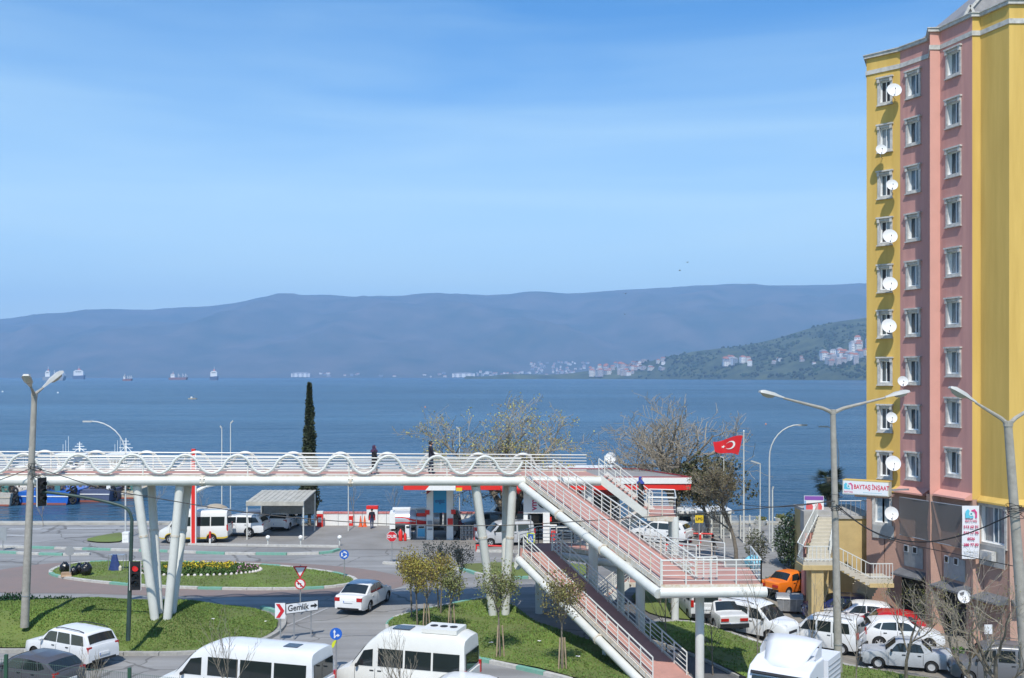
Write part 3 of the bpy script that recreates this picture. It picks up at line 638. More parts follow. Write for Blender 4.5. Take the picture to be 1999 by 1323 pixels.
def window(P, Q, h, mull, dark, sill=True):
    """surround, reveal, frame, panes and sill of one window in the wall P-Q"""
    d = (Q - P); L = d.length; t3 = Vector((d.x, d.y, 0)).normalized(); n3 = Vector((t3.y, -t3.x, 0))
    if n3.y > 0: n3 = -n3
    A = Vector((*(P + d * h[0]), 0)); w = (h[1] - h[0]) * L; z0, z1 = h[2], h[3]
    pt = lambda uu, z, o: A + t3 * uu + n3 * o + Vector((0, 0, z))
    def bar(q, u0, u1, za, zb, o0, o1):
        c = [pt(uu, z, o) for uu in (u0, u1) for z in (za, zb) for o in (o0, o1)]
        q.add(c, [(0, 1, 3, 2), (4, 6, 7, 5), (0, 4, 5, 1), (2, 3, 7, 6), (0, 2, 6, 4), (1, 5, 7, 3)])
    q = MB(); s_ = .15
    bar(q, -s_, 0, z0 - s_, z1 + s_, -.02, .055); bar(q, w, w + s_, z0 - s_, z1 + s_, -.02, .055); bar(q, 0, w, z0 - s_, z0, -.02, .055); bar(q, 0, w, z1, z1 + s_, -.02, .055)
    win = bpart(q, 'window', TRIM)
    q = MB(); bar(q, -s_ - .06, w + s_ + .06, z1 + s_, z1 + s_ + .09, -.02, .17); bar(q, w + .0, w + s_, z1 - .1, z1 + s_, .055, .14); bar(q, -s_, 0, z1 - .1, z1 + s_, .055, .14); bpart(q, 'hood', TRIM, win)
    if sill: q = MB(); bar(q, -s_ - .04, w + s_ + .04, z0 - s_ - .06, z0 - s_, -.02, .13); bpart(q, 'sill', TRIM, win)
    q = MB()
    for o in ((0, .001), (w - .001, w)): bar(q, o[0], o[1], z0, z1, -.24, -.02)
    bar(q, 0, w, z0 - .0, z0 + .001, -.24, -.02); bar(q, 0, w, z1 - .001, z1, -.24, -.02); bpart(q, 'reveal', PVC, win)
    q = MB(); f = .06
    bar(q, 0, f, z0, z1, -.24, -.17); bar(q, w - f, w, z0, z1, -.24, -.17); bar(q, f, w - f, z0, z0 + f, -.24, -.17); bar(q, f, w - f, z1 - f, z1, -.24, -.17)
    for mu in mull: bar(q, w * mu - .025, w * mu + .025, z0 + f, z1 - f, -.24, -.165)
    bpart(q, 'frame', PVC, win)
    ed = [f] + [w * mu for mu in mull] + [w - f]
    for a, b in zip(ed, ed[1:]):
        q = MB(); bar(q, a, b, z0 + f, z1 - f, -.225, -.215); bpart(q, 'pane', (rnd.choice([CURT, CURT, PANES[1], PANES[2]]) if dark else rnd.choice(PANES)) if z0 > 4.2 or P is not P0 else mat('poster_pane', (.42, .47, .50), .25, vscale=3., col2=(.12, .22, .32)), win)
def zat(y, Z): return H - (y - HY) * Z / F
cols = [(P0, P1, 1718, 1738, [178, 270, 361, 452, 544, 633, 725, 817, 908], 21, YEL, (.5,), True),
        (P1, P2, 1773, 1794, [164, 257, 350, 444, 537, 630, 724, 818, 910], 21, PNK, (.52,), False),
        (S1b, P4, 1851, 1873, [122, 220, 317, 414, 512, 610, 707, 805, 903], 22, PNK, (.5,), False)]
WIN_SPOTS = {}
for (P, Q, xa, xb, ys, hh, m, mull, dark) in cols:
    ta, tb = hit(P, Q, xa), hit(P, Q, xb); Zc = (P + (Q - P) * (ta + tb) / 2).y
    hs = [(ta, tb, zat(y + hh, Zc), zat(y - hh, Zc)) for y in ys]
    wall(P, Q, UZ, TZ, m, hs)
    for h in hs: window(P, Q, h, mull, dark)
wall(P2, S1a, UZ, TZ, PNKL, name='pilaster_side'); wall(S1a, S1b, UZ, TZ, PNKL, name='pilaster')
wall(P4, Y1, UZ, TZ, YEL, name='pilaster'); wall(Y1, P5, UZ, TZ, YEL, name='recess_wall'); wall(P5, P6, UZ, TZ, YEL)
wall(P6, Vector((33, 76)), BZ, TZ, YEL); wall(Vector((27.6, 76)), P0, BZ, TZ, YEL); wall(Vector((33, 76)), Vector((27.6, 76)), BZ, TZ, YEL)
# cornice and string course that follow the stepped facade
line = [Vector((27.6, 76)), P0, P1, P2, S1a, S1b, P4, Y1, P5, P6]
def offs(pts, o):
    out = []
    for i, p in enumerate(pts):
        a = pts[max(0, i - 1)]; b = pts[min(len(pts) - 1, i + 1)]; n = Vector((0, 0))
        for s_, e_ in ((a, p), (p, b)):
            if (e_ - s_).length > 1e-6: dd = (e_ - s_).normalized(); n += Vector((dd.y, -dd.x))
        n = n.normalized() if n.length > 1e-6 else Vector((0, -1))
        if n.y > .5: n = -n
        out.append(p + n * o)
    return out
def band(z0, z1, o, m, name):
    a, b = offs(line, -.12), offs(line, o); q = MB(); n = len(line)
    vs = [(p.x, p.y, z) for z in (z0, z1) for p in a] + [(p.x, p.y, z) for z in (z0, z1) for p in b]
    fs = []
    for i in range(n - 1): fs += [(i, i + 1, 3 * n - n + i + 1, 2 * n + i), (n + i, 3 * n + i, 3 * n + i + 1, n + i + 1), (2 * n + i, 2 * n + i + 1, 3 * n + i + 1, 3 * n + i)]
    q.add(vs, fs); bpart(q, name, m)
band(TZ - .02, TZ + .16, .17, TRIM, 'cornice'); band(TZ - 1.02, TZ - .76, .07, TRIM, 'string_course'); band(TZ + .16, TZ + .21, .24, TRIM, 'coping')
q = MB(); pts = [(27.6, 76)] + [tuple(p) for p in line[1:]] + [(33, 76)]; q.poly3([(x, y, TZ) for x, y in pts]); bpart(q, 'flat_roof', CONC)
ROOFG = mat('grey_roof_sheet', (.30, .29, .29), .7, var=.15, vscale=3)
def gable(x0, x1, y0, y1, zb, zt, name):
    q = MB(); xm = (x0 + x1) / 2; q.add([(x0, y0, zb), (x1, y0, zb), (xm, y0, zt), (x0, y1, zb), (x1, y1, zb), (xm, y1, zt)], [(0, 1, 2), (5, 4, 3), (0, 2, 5, 3), (1, 4, 5, 2)]); g_ = bpart(q, name, ROOFG)
    q = MB(); q.beam((x0 - .05, y0 - .06, zb), (xm, y0 - .06, zt + .05), .14, .14, up=Vector((0, 1, 0))); q.beam((xm, y0 - .06, zt + .05), (x1 + .05, y0 - .06, zb), .14, .14, up=Vector((0, 1, 0))); bpart(q, 'verge_board', TRIM, g_)
gable(24.9, 30.2, 57.6, 70, TZ + .1, TZ + 3.2, 'roof_gable'); gable(25.0, 25.9, 57.0, 60, TZ + .1, TZ + 1.05, 'dormer'); gable(27.2, 28.6, 56.4, 60, TZ + .1, TZ + 1.5, 'dormer')
# ledges under the upper storeys
def ledge(P, Q, z, out, m, name='ledge'):
    d = (Q - P).normalized(); n = Vector((d.y, -d.x));
    if n.y > 0: n = -n
    a, b = P, Q; q = MB(); A, B, Cc, D = (a.x, a.y, z + .28), (b.x, b.y, z + .28), (b.x + n.x * out, b.y + n.y * out, z + .02), (a.x + n.x * out, a.y + n.y * out, z + .02)
    lo = lambda p, k: (p[0], p[1], z - k)
    q.add([A, B, Cc, D, lo(A, .1), lo(B, .1), lo(Cc, .08), lo(D, .08)], [(0, 1, 2, 3), (7, 6, 5, 4), (3, 2, 6, 7), (0, 3, 7, 4), (1, 5, 6, 2)]); bpart(q, name, m)
ledge(P0, P1, UZ - .2, .3, YEL); ledge(P1, P2, UZ - .15, .55, PNKL); ledge(S1b, P4, UZ + .05, .5, PNKL); ledge(Y1, P5, UZ - .05, .25, YEL); ledge(P5, P6, UZ - .05, .25, YEL)
# lower storeys
lw = [((P0, P1), BROWN), ((P1, P2), BROWN), ((P2, S1a), BROWN), ((S1b, P4), BROWN), ((Y1, P5), BROWN), ((P5, P6), BROWN)]
hb = hit(Y1, P5, 1916), hit(Y1, P5, 1962)
for (seg, m) in lw:
    hs = []
    if seg == (P0, P1): hs = [(hit(P0, P1, 1708), hit(P0, P1, 1737), 4.1, 5.7)]
    if seg == (Y1, P5): hs = [(max(.02, hb[0]), min(.93, hb[1]), 4.05, 6.0)]
    if seg == (P1, P2): hs = [(.06, .94, BZ, 1.35)]
    if seg == (S1b, P4): hs = [(.06, .9, BZ, 1.2)]
    wall(*seg, BZ, UZ, m, hs, 'base_wall')
    if seg in ((P0, P1), (Y1, P5)): window(*seg, hs[0], (.5,) if seg == (P0, P1) else (.42, .62), False, seg != (P0, P1))
OPENING_SHADE = mat('shaded_opening', (.045, .043, .042), .7, var=.3, vscale=3)  # dark slats stand in for the shade inside the ground level openings
AWN = mat('slate_awning', (.13, .135, .145), .7, var=.2, vscale=3)
for (P, Q) in ((P1, P2), (S1b, P4)):
    d = (Q - P).normalized(); n = Vector((d.y, -d.x)); n = -n if n.y > 0 else n
    for k in range(14):
        z = BZ + .1 + k * .2; q = MB(); a, b = P + d * .1 - n * .35, Q - d * .1 - n * .35
        q.beam((a.x, a.y, z), (b.x, b.y, z), .03, .17); bpart(q, 'shaded_opening_slat', OPENING_SHADE)
    ledge(P, Q, 1.25, .75, AWN, 'awning')
    q = MB(); a, b = P + d * .35 + n * .03, P + d * (Q - P).length * .8 + n * .03; q.beam((a.x, a.y, 2.3), (b.x, b.y, 2.3), .04, 1.2); bpart(q, 'grey_panel', mat('grey_fibre_panel', (.36, .36, .35), .8, var=.15))
    for k in (.25, .55):
        a = P + (Q - P) * k + n * .08; q = MB(); q.box((a.x, a.y, 2.75), (.34, .06, .42), math.atan2(d.y, d.x)); v_ = bpart(q, 'vent', PVC)
        q = MB(); a2 = a + n * .035; q.box((a2.x, a2.y, 2.75), (.24, .02, .32), math.atan2(d.y, d.x)); bpart(q, 'vent_grille', BLACK, v_)
ledge(Y1, P5, 1.1, .8, AWN, 'awning'); ledge(P5, P6, 1.1, .8, AWN, 'awning')
def buttress(P, Q, w0, w1, out, m=BROWN):
    c = (P + Q) / 2; q = MB(); hw = (Q - P).length / 2
    v = []
    for z, k, o in ((UZ, w0, .02), (3.0, w0 * 1.05, .1), (BZ - .1, w1, out)):
        v += [(c.x - hw * k, c.y - o, z), (c.x + hw * k, c.y - o, z), (c.x + hw * k, c.y + .5, z), (c.x - hw * k, c.y + .5, z)]
    q.add(v, [(i * 4 + j, i * 4 + (j + 1) % 4, (i + 1) * 4 + (j + 1) % 4, (i + 1) * 4 + j) for i in (0, 1) for j in range(4)]); bpart(q, 'buttress', m)
buttress(S1a, S1b, 1.0, 1.25, .5); buttress(P4, Y1, 1.0, 1.7, .5); buttress(P5 + Vector((0, 0)), P5 + Vector((.9, 0)), 1, 1.2, .3); buttress(P0 + Vector((.15, -.1)), P1 + Vector((-.05, .05)), .0, .0, .0)
# grey panel under the lower window, air conditioner
a = P0 + (P1 - P0) * .52; q = MB(); q.box((a.x - .05, a.y - .05, 3.55), (1.35, .06, .8), math.atan2(-1, 1)); bpart(q, 'panel', mat('grey_fibre_panel', (.36, .36, .35), .8, var=.15))
a = Y1 + (P5 - Y1) * .5; q = MB(); q.box((a.x - .16, a.y - .05, 3.4), (1.75, .06, 1.1), math.atan2(-1.9, .63)); bpart(q, 'panel', mat('grey_fibre_panel', (.36, .36, .35), .8, var=.15))
acu = thing('air_conditioner', 'white air conditioner unit under the wide office window', 'air conditioner', (a.x - .42, a.y - .15, 3.2)); rz = math.atan2(-1.9, .63)
q = MB(); q.box((0, 0, .25), (.8, .3, .5), rz); q.build('casing', TRIM, acu); q = MB(); q.lathe([(.2, 0), (.2, .02), (.05, .03)], (-.16, -.05, .25), 14, Matrix.Rotation(rz, 3, 'Z') @ Matrix.Rotation(R(90), 3, 'X')); q.build('fan_grille', GALV, acu)
# hanging net screen
NET = bpy.data.materials.new('grey_net'); NET.use_nodes = True; t = NET.node_tree; pbn = t.nodes['Principled BSDF']; pbn.inputs['Base Color'].default_value = (.17, .165, .155, 1); pbn.inputs['Roughness'].default_value = .9
tr = t.nodes.new('ShaderNodeBsdfTransparent'); mxn = t.nodes.new('ShaderNodeMixShader'); mxn.inputs[0].default_value = .68
t.links.new(tr.outputs[0], mxn.inputs[1]); t.links.new(pbn.outputs[0], mxn.inputs[2]); t.links.new(mxn.outputs[0], t.nodes['Material Output'].inputs['Surface'])
ns = thing('net_screen', 'grey net screen stretched across the lower storeys of the block', 'screen', (24, 58, 3.5))
n0, n1 = at(1756, 970, 61.0), at(1880, 988, 55.25); m0, m1 = at(1756, 1043, 61.0), at(1880, 1070, 55.25)
q = MB(); q.off = ns.location; k_ = 12; vs_ = []
for i in range(k_ + 1):
    for j in range(7):
        p = n0.lerp(n1, i / k_).lerp(m0.lerp(m1, i / k_), j / 6); p += Vector((-.9, -.35, 0)) * (.03 * math.sin(i * 1.3 + j) + .02); vs_.append(p)
q.add(vs_, [(i * 7 + j, (i + 1) * 7 + j, (i + 1) * 7 + j + 1, i * 7 + j + 1) for i in range(k_) for j in range(6)]); q.build('net', NET, ns, 60)
for (a, b) in ((n0, n1), (m0, m1)): q = MB(); q.off = ns.location; q.tube([a, b], .03, 6); q.build('cable', GALV, ns)
# vertical banner
def logo(parent, loc, s, rz):
    CY = mat('logo_cyan', (.10, .50, .65), .5); MG = mat('logo_magenta', (.62, .06, .22), .5); GR = mat('logo_teal', (.02, .22, .25), .5)
    Mx = Matrix.Translation(loc) @ Matrix.Rotation(rz, 4, 'Z') @ Matrix.Rotation(R(90), 4, 'X')
    q = MB(); q.prism([(-.5 * s, -.35 * s), (-.5 * s, .2 * s), (-.28 * s, .42 * s), (-.12 * s, .25 * s), (-.2 * s, .1 * s), (-.2 * s, -.1 * s), (.0, -.25 * s), (.2 * s, -.2 * s), (.2 * s, -.35 * s)], Mx, .004); q.build('logo_house', CY, parent)
    q = MB(); q.prism([(.5 * s, -.35 * s), (.5 * s, .15 * s), (.3 * s, .42 * s), (-.02 * s, .3 * s), (.02 * s, .22 * s), (.28 * s, .22 * s), (.36 * s, .0), (.34 * s, -.35 * s)], Mx, .006); q.build('logo_house', MG, parent)
    ring = [(.19 * s * math.cos(k * .3927), .19 * s * math.sin(k * .3927)) for k in range(16)]; q = MB(); q.prism(ring, Mx, .008); q.build('logo_ring', mat('logo_pale', (.55, .72, .75), .5), parent)
    q = MB(); q.prism([(x * .42, y * .42) for x, y in ring], Mx, .012); q.build('logo_dot', GR, parent)
MAG = mat('magenta_print', (.52, .02, .11), .5); GREYP = mat('grey_print', (.25, .27, .30), .5)
bt = at(1895, 987, 55.0); bn_ = thing('banner', 'white vertical banner with magenta phone numbers on the block', 'banner', (bt.x, bt.y, bt.z - 2.85))
q = MB(); vs_ = []
for j in range(9):
    for i in range(5): vs_.append(((i / 4 - .5) * .93 + .06 * (1 - j / 8) * 0, .03 * math.sin(i * 2 + j * .8), 2.85 * j / 8))
q.add(vs_, [(j * 5 + i, j * 5 + i + 1, (j + 1) * 5 + i + 1, (j + 1) * 5 + i) for j in range(8) for i in range(4)]); q.build('cloth', mat('banner_white', (.70, .71, .74), .7), bn_, 60)
logo(bn_, Vector((0, -.06, 2.42)), .62, 0)
text('BAYTAŞ', .17, MAG, bn_, (0, -.06, 2.04), (R(90), 0, 0), bold=.002)
for k, s_ in enumerate(('513 62 21', '513 17 95', '0536', '380 77 83')): text(s_, .2, MAG, bn_, (0, -.06, 1.72 - k * .32), (R(90), 0, 0), bold=.006)
for k in range(2):
    for j in range(9): q = MB(); q.box((-.34 + j * .085, -.055, .38 - k * .16), (.06, .004, .035)); q.build('print_line', GREYP, bn_)
# box sign on the corner
sl, sr = at(1645, 951, 59.6), at(1735, 955, 58.2); sc = (sl + sr) / 2; rzs = math.atan2(sr.y - sl.y, sr.x - sl.x); wS = (sr - sl).xy.length
sg = thing('shop_sign', 'white illuminated box sign lettered in red on the corner of the block', 'sign', (sc.x, sc.y, sc.z - .42), rzs)
q = MB(); q.box((0, .35, .42), (wS, .7, .82)); q.build('casing', mat('sign_casing', (.62, .60, .50), .5, var=.1), sg); q = MB(); q.box((0, -.012, .42), (wS - .1, .02, .72)); q.build('face', mat('sign_face', (.74, .75, .77), .35), sg)
q = MB(); q.box((0, .35, .845), (wS + .02, .72, .03)); q.build('top_sheet', YEL, sg); q = MB(); q.beam((wS * .3, .6, .3), (wS * .3 + 1.2, 1.9, .3), .1, .1); q.build('bracket', GALV, sg)
q = MB(); q.box((.3, .9, -.06), (1.9, 1.5, .1)); q.build('soffit', BROWN, sg)
logo(sg, Vector((-wS * .37, -.024, .49)), .5, 0); text('BAYTAŞ', .13, MAG, sg, (-wS * .37, -.024, .16), (R(90), 0, 0), bold=.002)
text('BAYTAŞ İNŞAAT', .36, mat('red_print', (.62, .012, .06), .45), sg, (wS * .13, -.024, .47), (R(90), 0, 0), bold=.008, sx=.70)
for j in range(14): q = MB(); q.box((-.1 + j * .075, -.024, .17), (.055, .004, .035)); q.build('print_line', mat('pale_cyan_print', (.25, .5, .58), .5), sg)
# satellite dishes
DISH = mat('dish_enamel', (.70, .71, .72), .4, var=.06, vscale=5)
dish_me = {}
def dish(px, py, r, P, Q, label, stand=.75, Z=None):
    if Z is None:
        th = hit(P, Q, px + 4); W = P + (Q - P) * th; Zc = W.y - stand * .75
    else: Zc = Z; W = Vector(((px - CX) * Z / F, Z + .6))
    c = at(px, py, Zc); Rr = r * Zc / F
    root = thing('satellite_dish', label, 'satellite dish', (c.x, c.y, c.z), 0, 'satellite dishes on the apartment block')
    M = Matrix.Rotation(R(-8), 3, 'Z') @ Matrix.Rotation(R(68), 3, 'X')
    q = MB(); q.lathe([(0.0, 0), (Rr * .35, .012), (Rr * .7, .05), (Rr, .11), (Rr * 1.01, .10), (Rr * .7, .03), (.05, -.03)], (0, 0, 0), 22, M, sy=1.06); q.build('reflector', DISH, root, 50)
    tip = M @ Vector((0, -Rr * .35, Rr * 1.05)); q = MB(); q.tube([M @ Vector((0, -Rr, .1)), tip], .014, 5); ar = q.build('feed_arm', BLACK, root); q = MB(); q.tube([tip, tip + M @ Vector((0, .06, -.1))], .03, 6); q.build('feed_horn', BLACK, ar)
    wp = Vector((W.x - c.x, W.y - c.y, -.25)); q = MB(); q.tube([(0, .05, -.05), (0, .12, -.35), wp + Vector((0, .1, -.1))], .025, 6); q.build('bracket', GALV, root)
od = ['topmost', 'second', 'third', 'fourth', 'fifth', 'sixth']
for k, (px, py, r) in enumerate([(1745, 177, 14), (1720, 293, 10.5), (1741, 362, 11), (1737, 462, 14), (1737, 555, 14), (1735, 637, 14)]):
    dish(px, py, r, P0, P1, ('%s white dish from the roof, by the yellow wall windows' % od[k]).replace('topmost white dish from the roof', 'topmost white dish under the roof'))
dish(1762, 745, 10, P1, P2, 'small white dish on the pink wall just above a street lamp head')
dish(1740, 816, 10.5, P0, P1, 'small white dish low on the yellow wall below a street lamp head')
dish(1743, 905, 14.5, P0, P1, 'large white dish right above the red lettered box sign')
dish(1740, 1003, 13, P0, P1, 'white dish in front of the white poster window below the sign')
dish(1881, 1165, 12, S1b, P4, 'white dish near the ground behind the bare tree', .9)
# ---------------------------------------------------------------- terrace and outside stairs
TERR = mat('terrace_grey', (.36, .35, .33), .85, var=.15, vscale=2); OCH = mat('ochre_wall_paint', (.52, .39, .18), .85, var=.12, vscale=1.5, bump=.1)
tr_ = thing('terrace', 'raised terrace with ochre retaining wall beside the block', 'terrace', (20, 66, 0)); to = tr_.location
q = MB(); q.off = to; q.b2(19.2, 22.9, 64.0, 69.6, -1.6, 4.1); q.build('retaining_wall', OCH, tr_); q = MB(); q.off = to; q.b2(19.15, 22.95, 63.9, 69.7, 4.1, 4.28); q.build('slab', TERR, tr_)
q = MB(); q.off = to; q.b2(18.35, 19.95, 64.4, 65.2, 3.2, 4.5); q.build('parapet_block', TERR, tr_); q = MB(); q.off = to; q.b2(18.4, 19.9, 64.45, 65.15, -.8, 3.2); q.build('parapet_foot', PNKL, tr_)
for i in range(8):
    q = MB(); q.off = to; q.tube([(20.6 + i * .3, 64.1, 4.28), (20.6 + i * .3, 64.1, 5.2)], .02, 6); q.build('baluster', GALV, tr_)
q = MB(); q.off = to; q.tube([(20.5, 64.1, 5.2), (22.8, 64.1, 5.2)], .03, 6); q.build('handrail', GALV, tr_)
os_ = thing('outside_stairs', 'cream outside stairs with white railings on an ochre column by the block', 'stairs', (18.2, 60.5, -1.4)); oo = os_.location
STEP = mat('cream_terrazzo', (.50, .46, .37), .8, var=.1, vscale=4)
a0, a1 = Vector((17.35, 60.3, 2.35)), Vector((18.75, 60.3, 2.35)); t0, t1 = Vector((19.15, 64.0, 4.2)), Vector((20.3, 64.0, 4.2)); ns_ = 11
for k in range(ns_):
    f0, f1 = k / ns_, (k + 1) / ns_; l0, r0, l1, r1 = a0.lerp(t0, f0), a1.lerp(t1, f0), a0.lerp(t0, f1), a1.lerp(t1, f1); z = a0.z + (t0.z - a0.z) * f1; zb = z - .42
    q = MB(); q.off = oo; q.add([(l0.x, l0.y, zb), (r0.x, r0.y, zb), (r1.x, r1.y, zb + .1), (l1.x, l1.y, zb + .1), (l0.x, l0.y, z), (r0.x, r0.y, z), (r1.x, r1.y, z), (l1.x, l1.y, z)], [(3, 2, 1, 0), (4, 5, 6, 7), (0, 1, 5, 4), (1, 2, 6, 5), (2, 3, 7, 6), (3, 0, 4, 7)]); q.build('step', STEP, os_)
q = MB(); q.off = oo; q.b2(16.75, 18.8, 58.9, 60.3, 2.12, 2.33); q.build('landing', STEP, os_); q = MB(); q.off = oo; q.b2(16.7, 18.85, 58.85, 60.35, 1.85, 2.12); q.build('landing_beam', OCH, os_)
q = MB(); q.off = oo; q.b2(17.25, 17.95, 59.0, 59.7, -1.6, 1.85); q.build('column', OCH, os_); q = MB(); q.off = oo; q.b2(18.35, 19.0, 61.5, 63.9, -1.6, 2.6); q.build('pier_wall', OCH, os_)
for k in range(6):
    x = 18.8 + k * .3; z = 2.33 - (k + 1) * .165; q = MB(); q.off = oo; q.b2(x, x + .3, 58.9, 60.2, z - .35, z); q.build('step', STEP, os_)
q = MB(); q.off = oo; q.b2(20.6, 21.9, 58.9, 60.6, 1.08, 1.33); q.build('landing', STEP, os_); q = MB(); q.off = oo; q.b2(20.55, 21.95, 58.85, 60.65, .85, 1.08); q.build('landing_beam', OCH, os_)
q = MB(); q.off = oo; q.add([(18.8, 58.93, 1.85), (20.6, 58.93, .85), (20.6, 58.93, 1.1), (18.8, 58.93, 2.2), (18.8, 60.2, 1.85), (20.6, 60.2, .85)], [(0, 1, 2, 3), (0, 4, 5, 1)]); q.build('soffit', OCH, os_)
for k in range(5): q = MB(); q.off = oo; q.b2(20.7, 21.8, 60.8 + k * .3, 61.1 + k * .3, .5 - k * .25, 1.2 - k * .2); q.build('step', STEP, os_)
def balus(a, b, n):
    a, b = Vector(a), Vector(b)
    for i in range(n + 1):
        p = a.lerp(b, i / n); q = MB(); q.off = oo; q.beam(p, p + Vector((0, 0, .88)), .035, .035, up=Vector((1, 0, 0))); q.build('baluster', STEELW, os_)
    for z in (.88, .12): q = MB(); q.off = oo; q.beam(a + Vector((0, 0, z)), b + Vector((0, 0, z)), .06, .05); q.build('handrail', STEELW, os_)
balus((16.8, 60.25, 2.33), (19.1, 64.0, 4.2), 15); balus((18.75, 60.4, 2.4), (20.3, 64.0, 4.2), 15); balus((16.8, 58.95, 2.33), (16.8, 60.25, 2.33), 5); balus((16.8, 58.95, 2.33), (18.75, 58.95, 2.33), 8)
balus((18.8, 58.95, 2.25), (20.6, 58.95, 1.33), 7); balus((20.6, 58.95, 1.33), (21.9, 58.95, 1.33), 7)
# ================================================================ VEHICLES
PAINT = {}
def paint(name, col, rough=.28, dirt=.0):
    return mat('car_paint_' + name, col, rough, coat=.15, var=.04 if not dirt else 0, vscale=1.5, col2=tuple(c * (1 - dirt) for c in col) if dirt else None)
PW = paint('white', (.72, .73, .73)); PWD = paint('dusty_white', (.62, .62, .60), .45, .14); PSIL = paint('silver', (.46, .47, .48), .35); PSILD = paint('dull_silver', (.44, .46, .48), .5, .2)
PDG = paint('dark_grey', (.075, .075, .088)); PBLUE = paint('navy', (.012, .016, .085)); PRED = paint('red', (.42, .012, .015)); POR = paint('orange', (.80, .19, .012), .4); PGREY = paint('mid_grey', (.13, .135, .145)); PCREAM = paint('cream_white', (.70, .69, .64), .4)
wheel_cache = {}
def wheel_mesh(r, w, alloy):
    k = (round(r, 3), w, alloy)
    if k in wheel_cache: return wheel_cache[k]
    M = Matrix.Rotation(R(90), 3, 'X'); q = MB()
    q.lathe([(r * .60, -w / 2), (r * .92, -w / 2), (r, -w * .32), (r, w * .32), (r * .92, w / 2), (r * .60, w / 2)], n=22, M=M, caps=False); ty = q.build('tyre_proto', TYRE, None, 40)
    q = MB(); q.lathe([(r * .62, -w * .40), (r * .62, w * .40)], n=22, M=M, caps=False)
    q.lathe([(0, w * .30), (r * .14, w * .34), (r * .15, w * .28)], n=12, M=M); q.lathe([(0, -w * .30), (r * .14, -w * .34), (r * .15, -w * .28)], n=12, M=M)
    if alloy:
        for k2 in range(5):
            for sgn in (-1, 1):
                a = k2 * 2 * math.pi / 5; q.box((math.cos(a) * r * .36, sgn * w * .30, math.sin(a) * r * .36), (r * .50, w * .10, r * .17), ry=-a)
        q.lathe([(r * .55, w * .05), (0, w * .05)], n=16, M=M, mi=1); q.lathe([(r * .55, -w * .05), (0, -w * .05)], n=16, M=M, mi=1)
        q.lathe([(r * .54, w * .36), (r * .62, w * .40)], n=22, M=M, caps=False); q.lathe([(r * .54, -w * .36), (r * .62, -w * .40)], n=22, M=M, caps=False)
    else:
        for sgn in (-1, 1): q.lathe(caps=False, prof=[(r * .62, sgn * w * .38), (r * .45, sgn * w * .30), (r * .2, sgn * w * .36), (0, sgn * w * .36)], n=22, M=M)
    rm = q.build('rim_proto', [RIM, BLACK], None, 40)
    res = (ty.data, rm.data); bpy.data.objects.remove(ty); bpy.data.objects.remove(rm); wheel_cache[k] = res; return res
def li(tab, x):
    if x <= tab[0][0]: return tab[0][1]
    for (a, b), (c, d) in zip(tab, tab[1:]):
        if x <= c: return b + (d - b) * (x - a) / max(1e-6, c - a)
    return tab[-1][1]
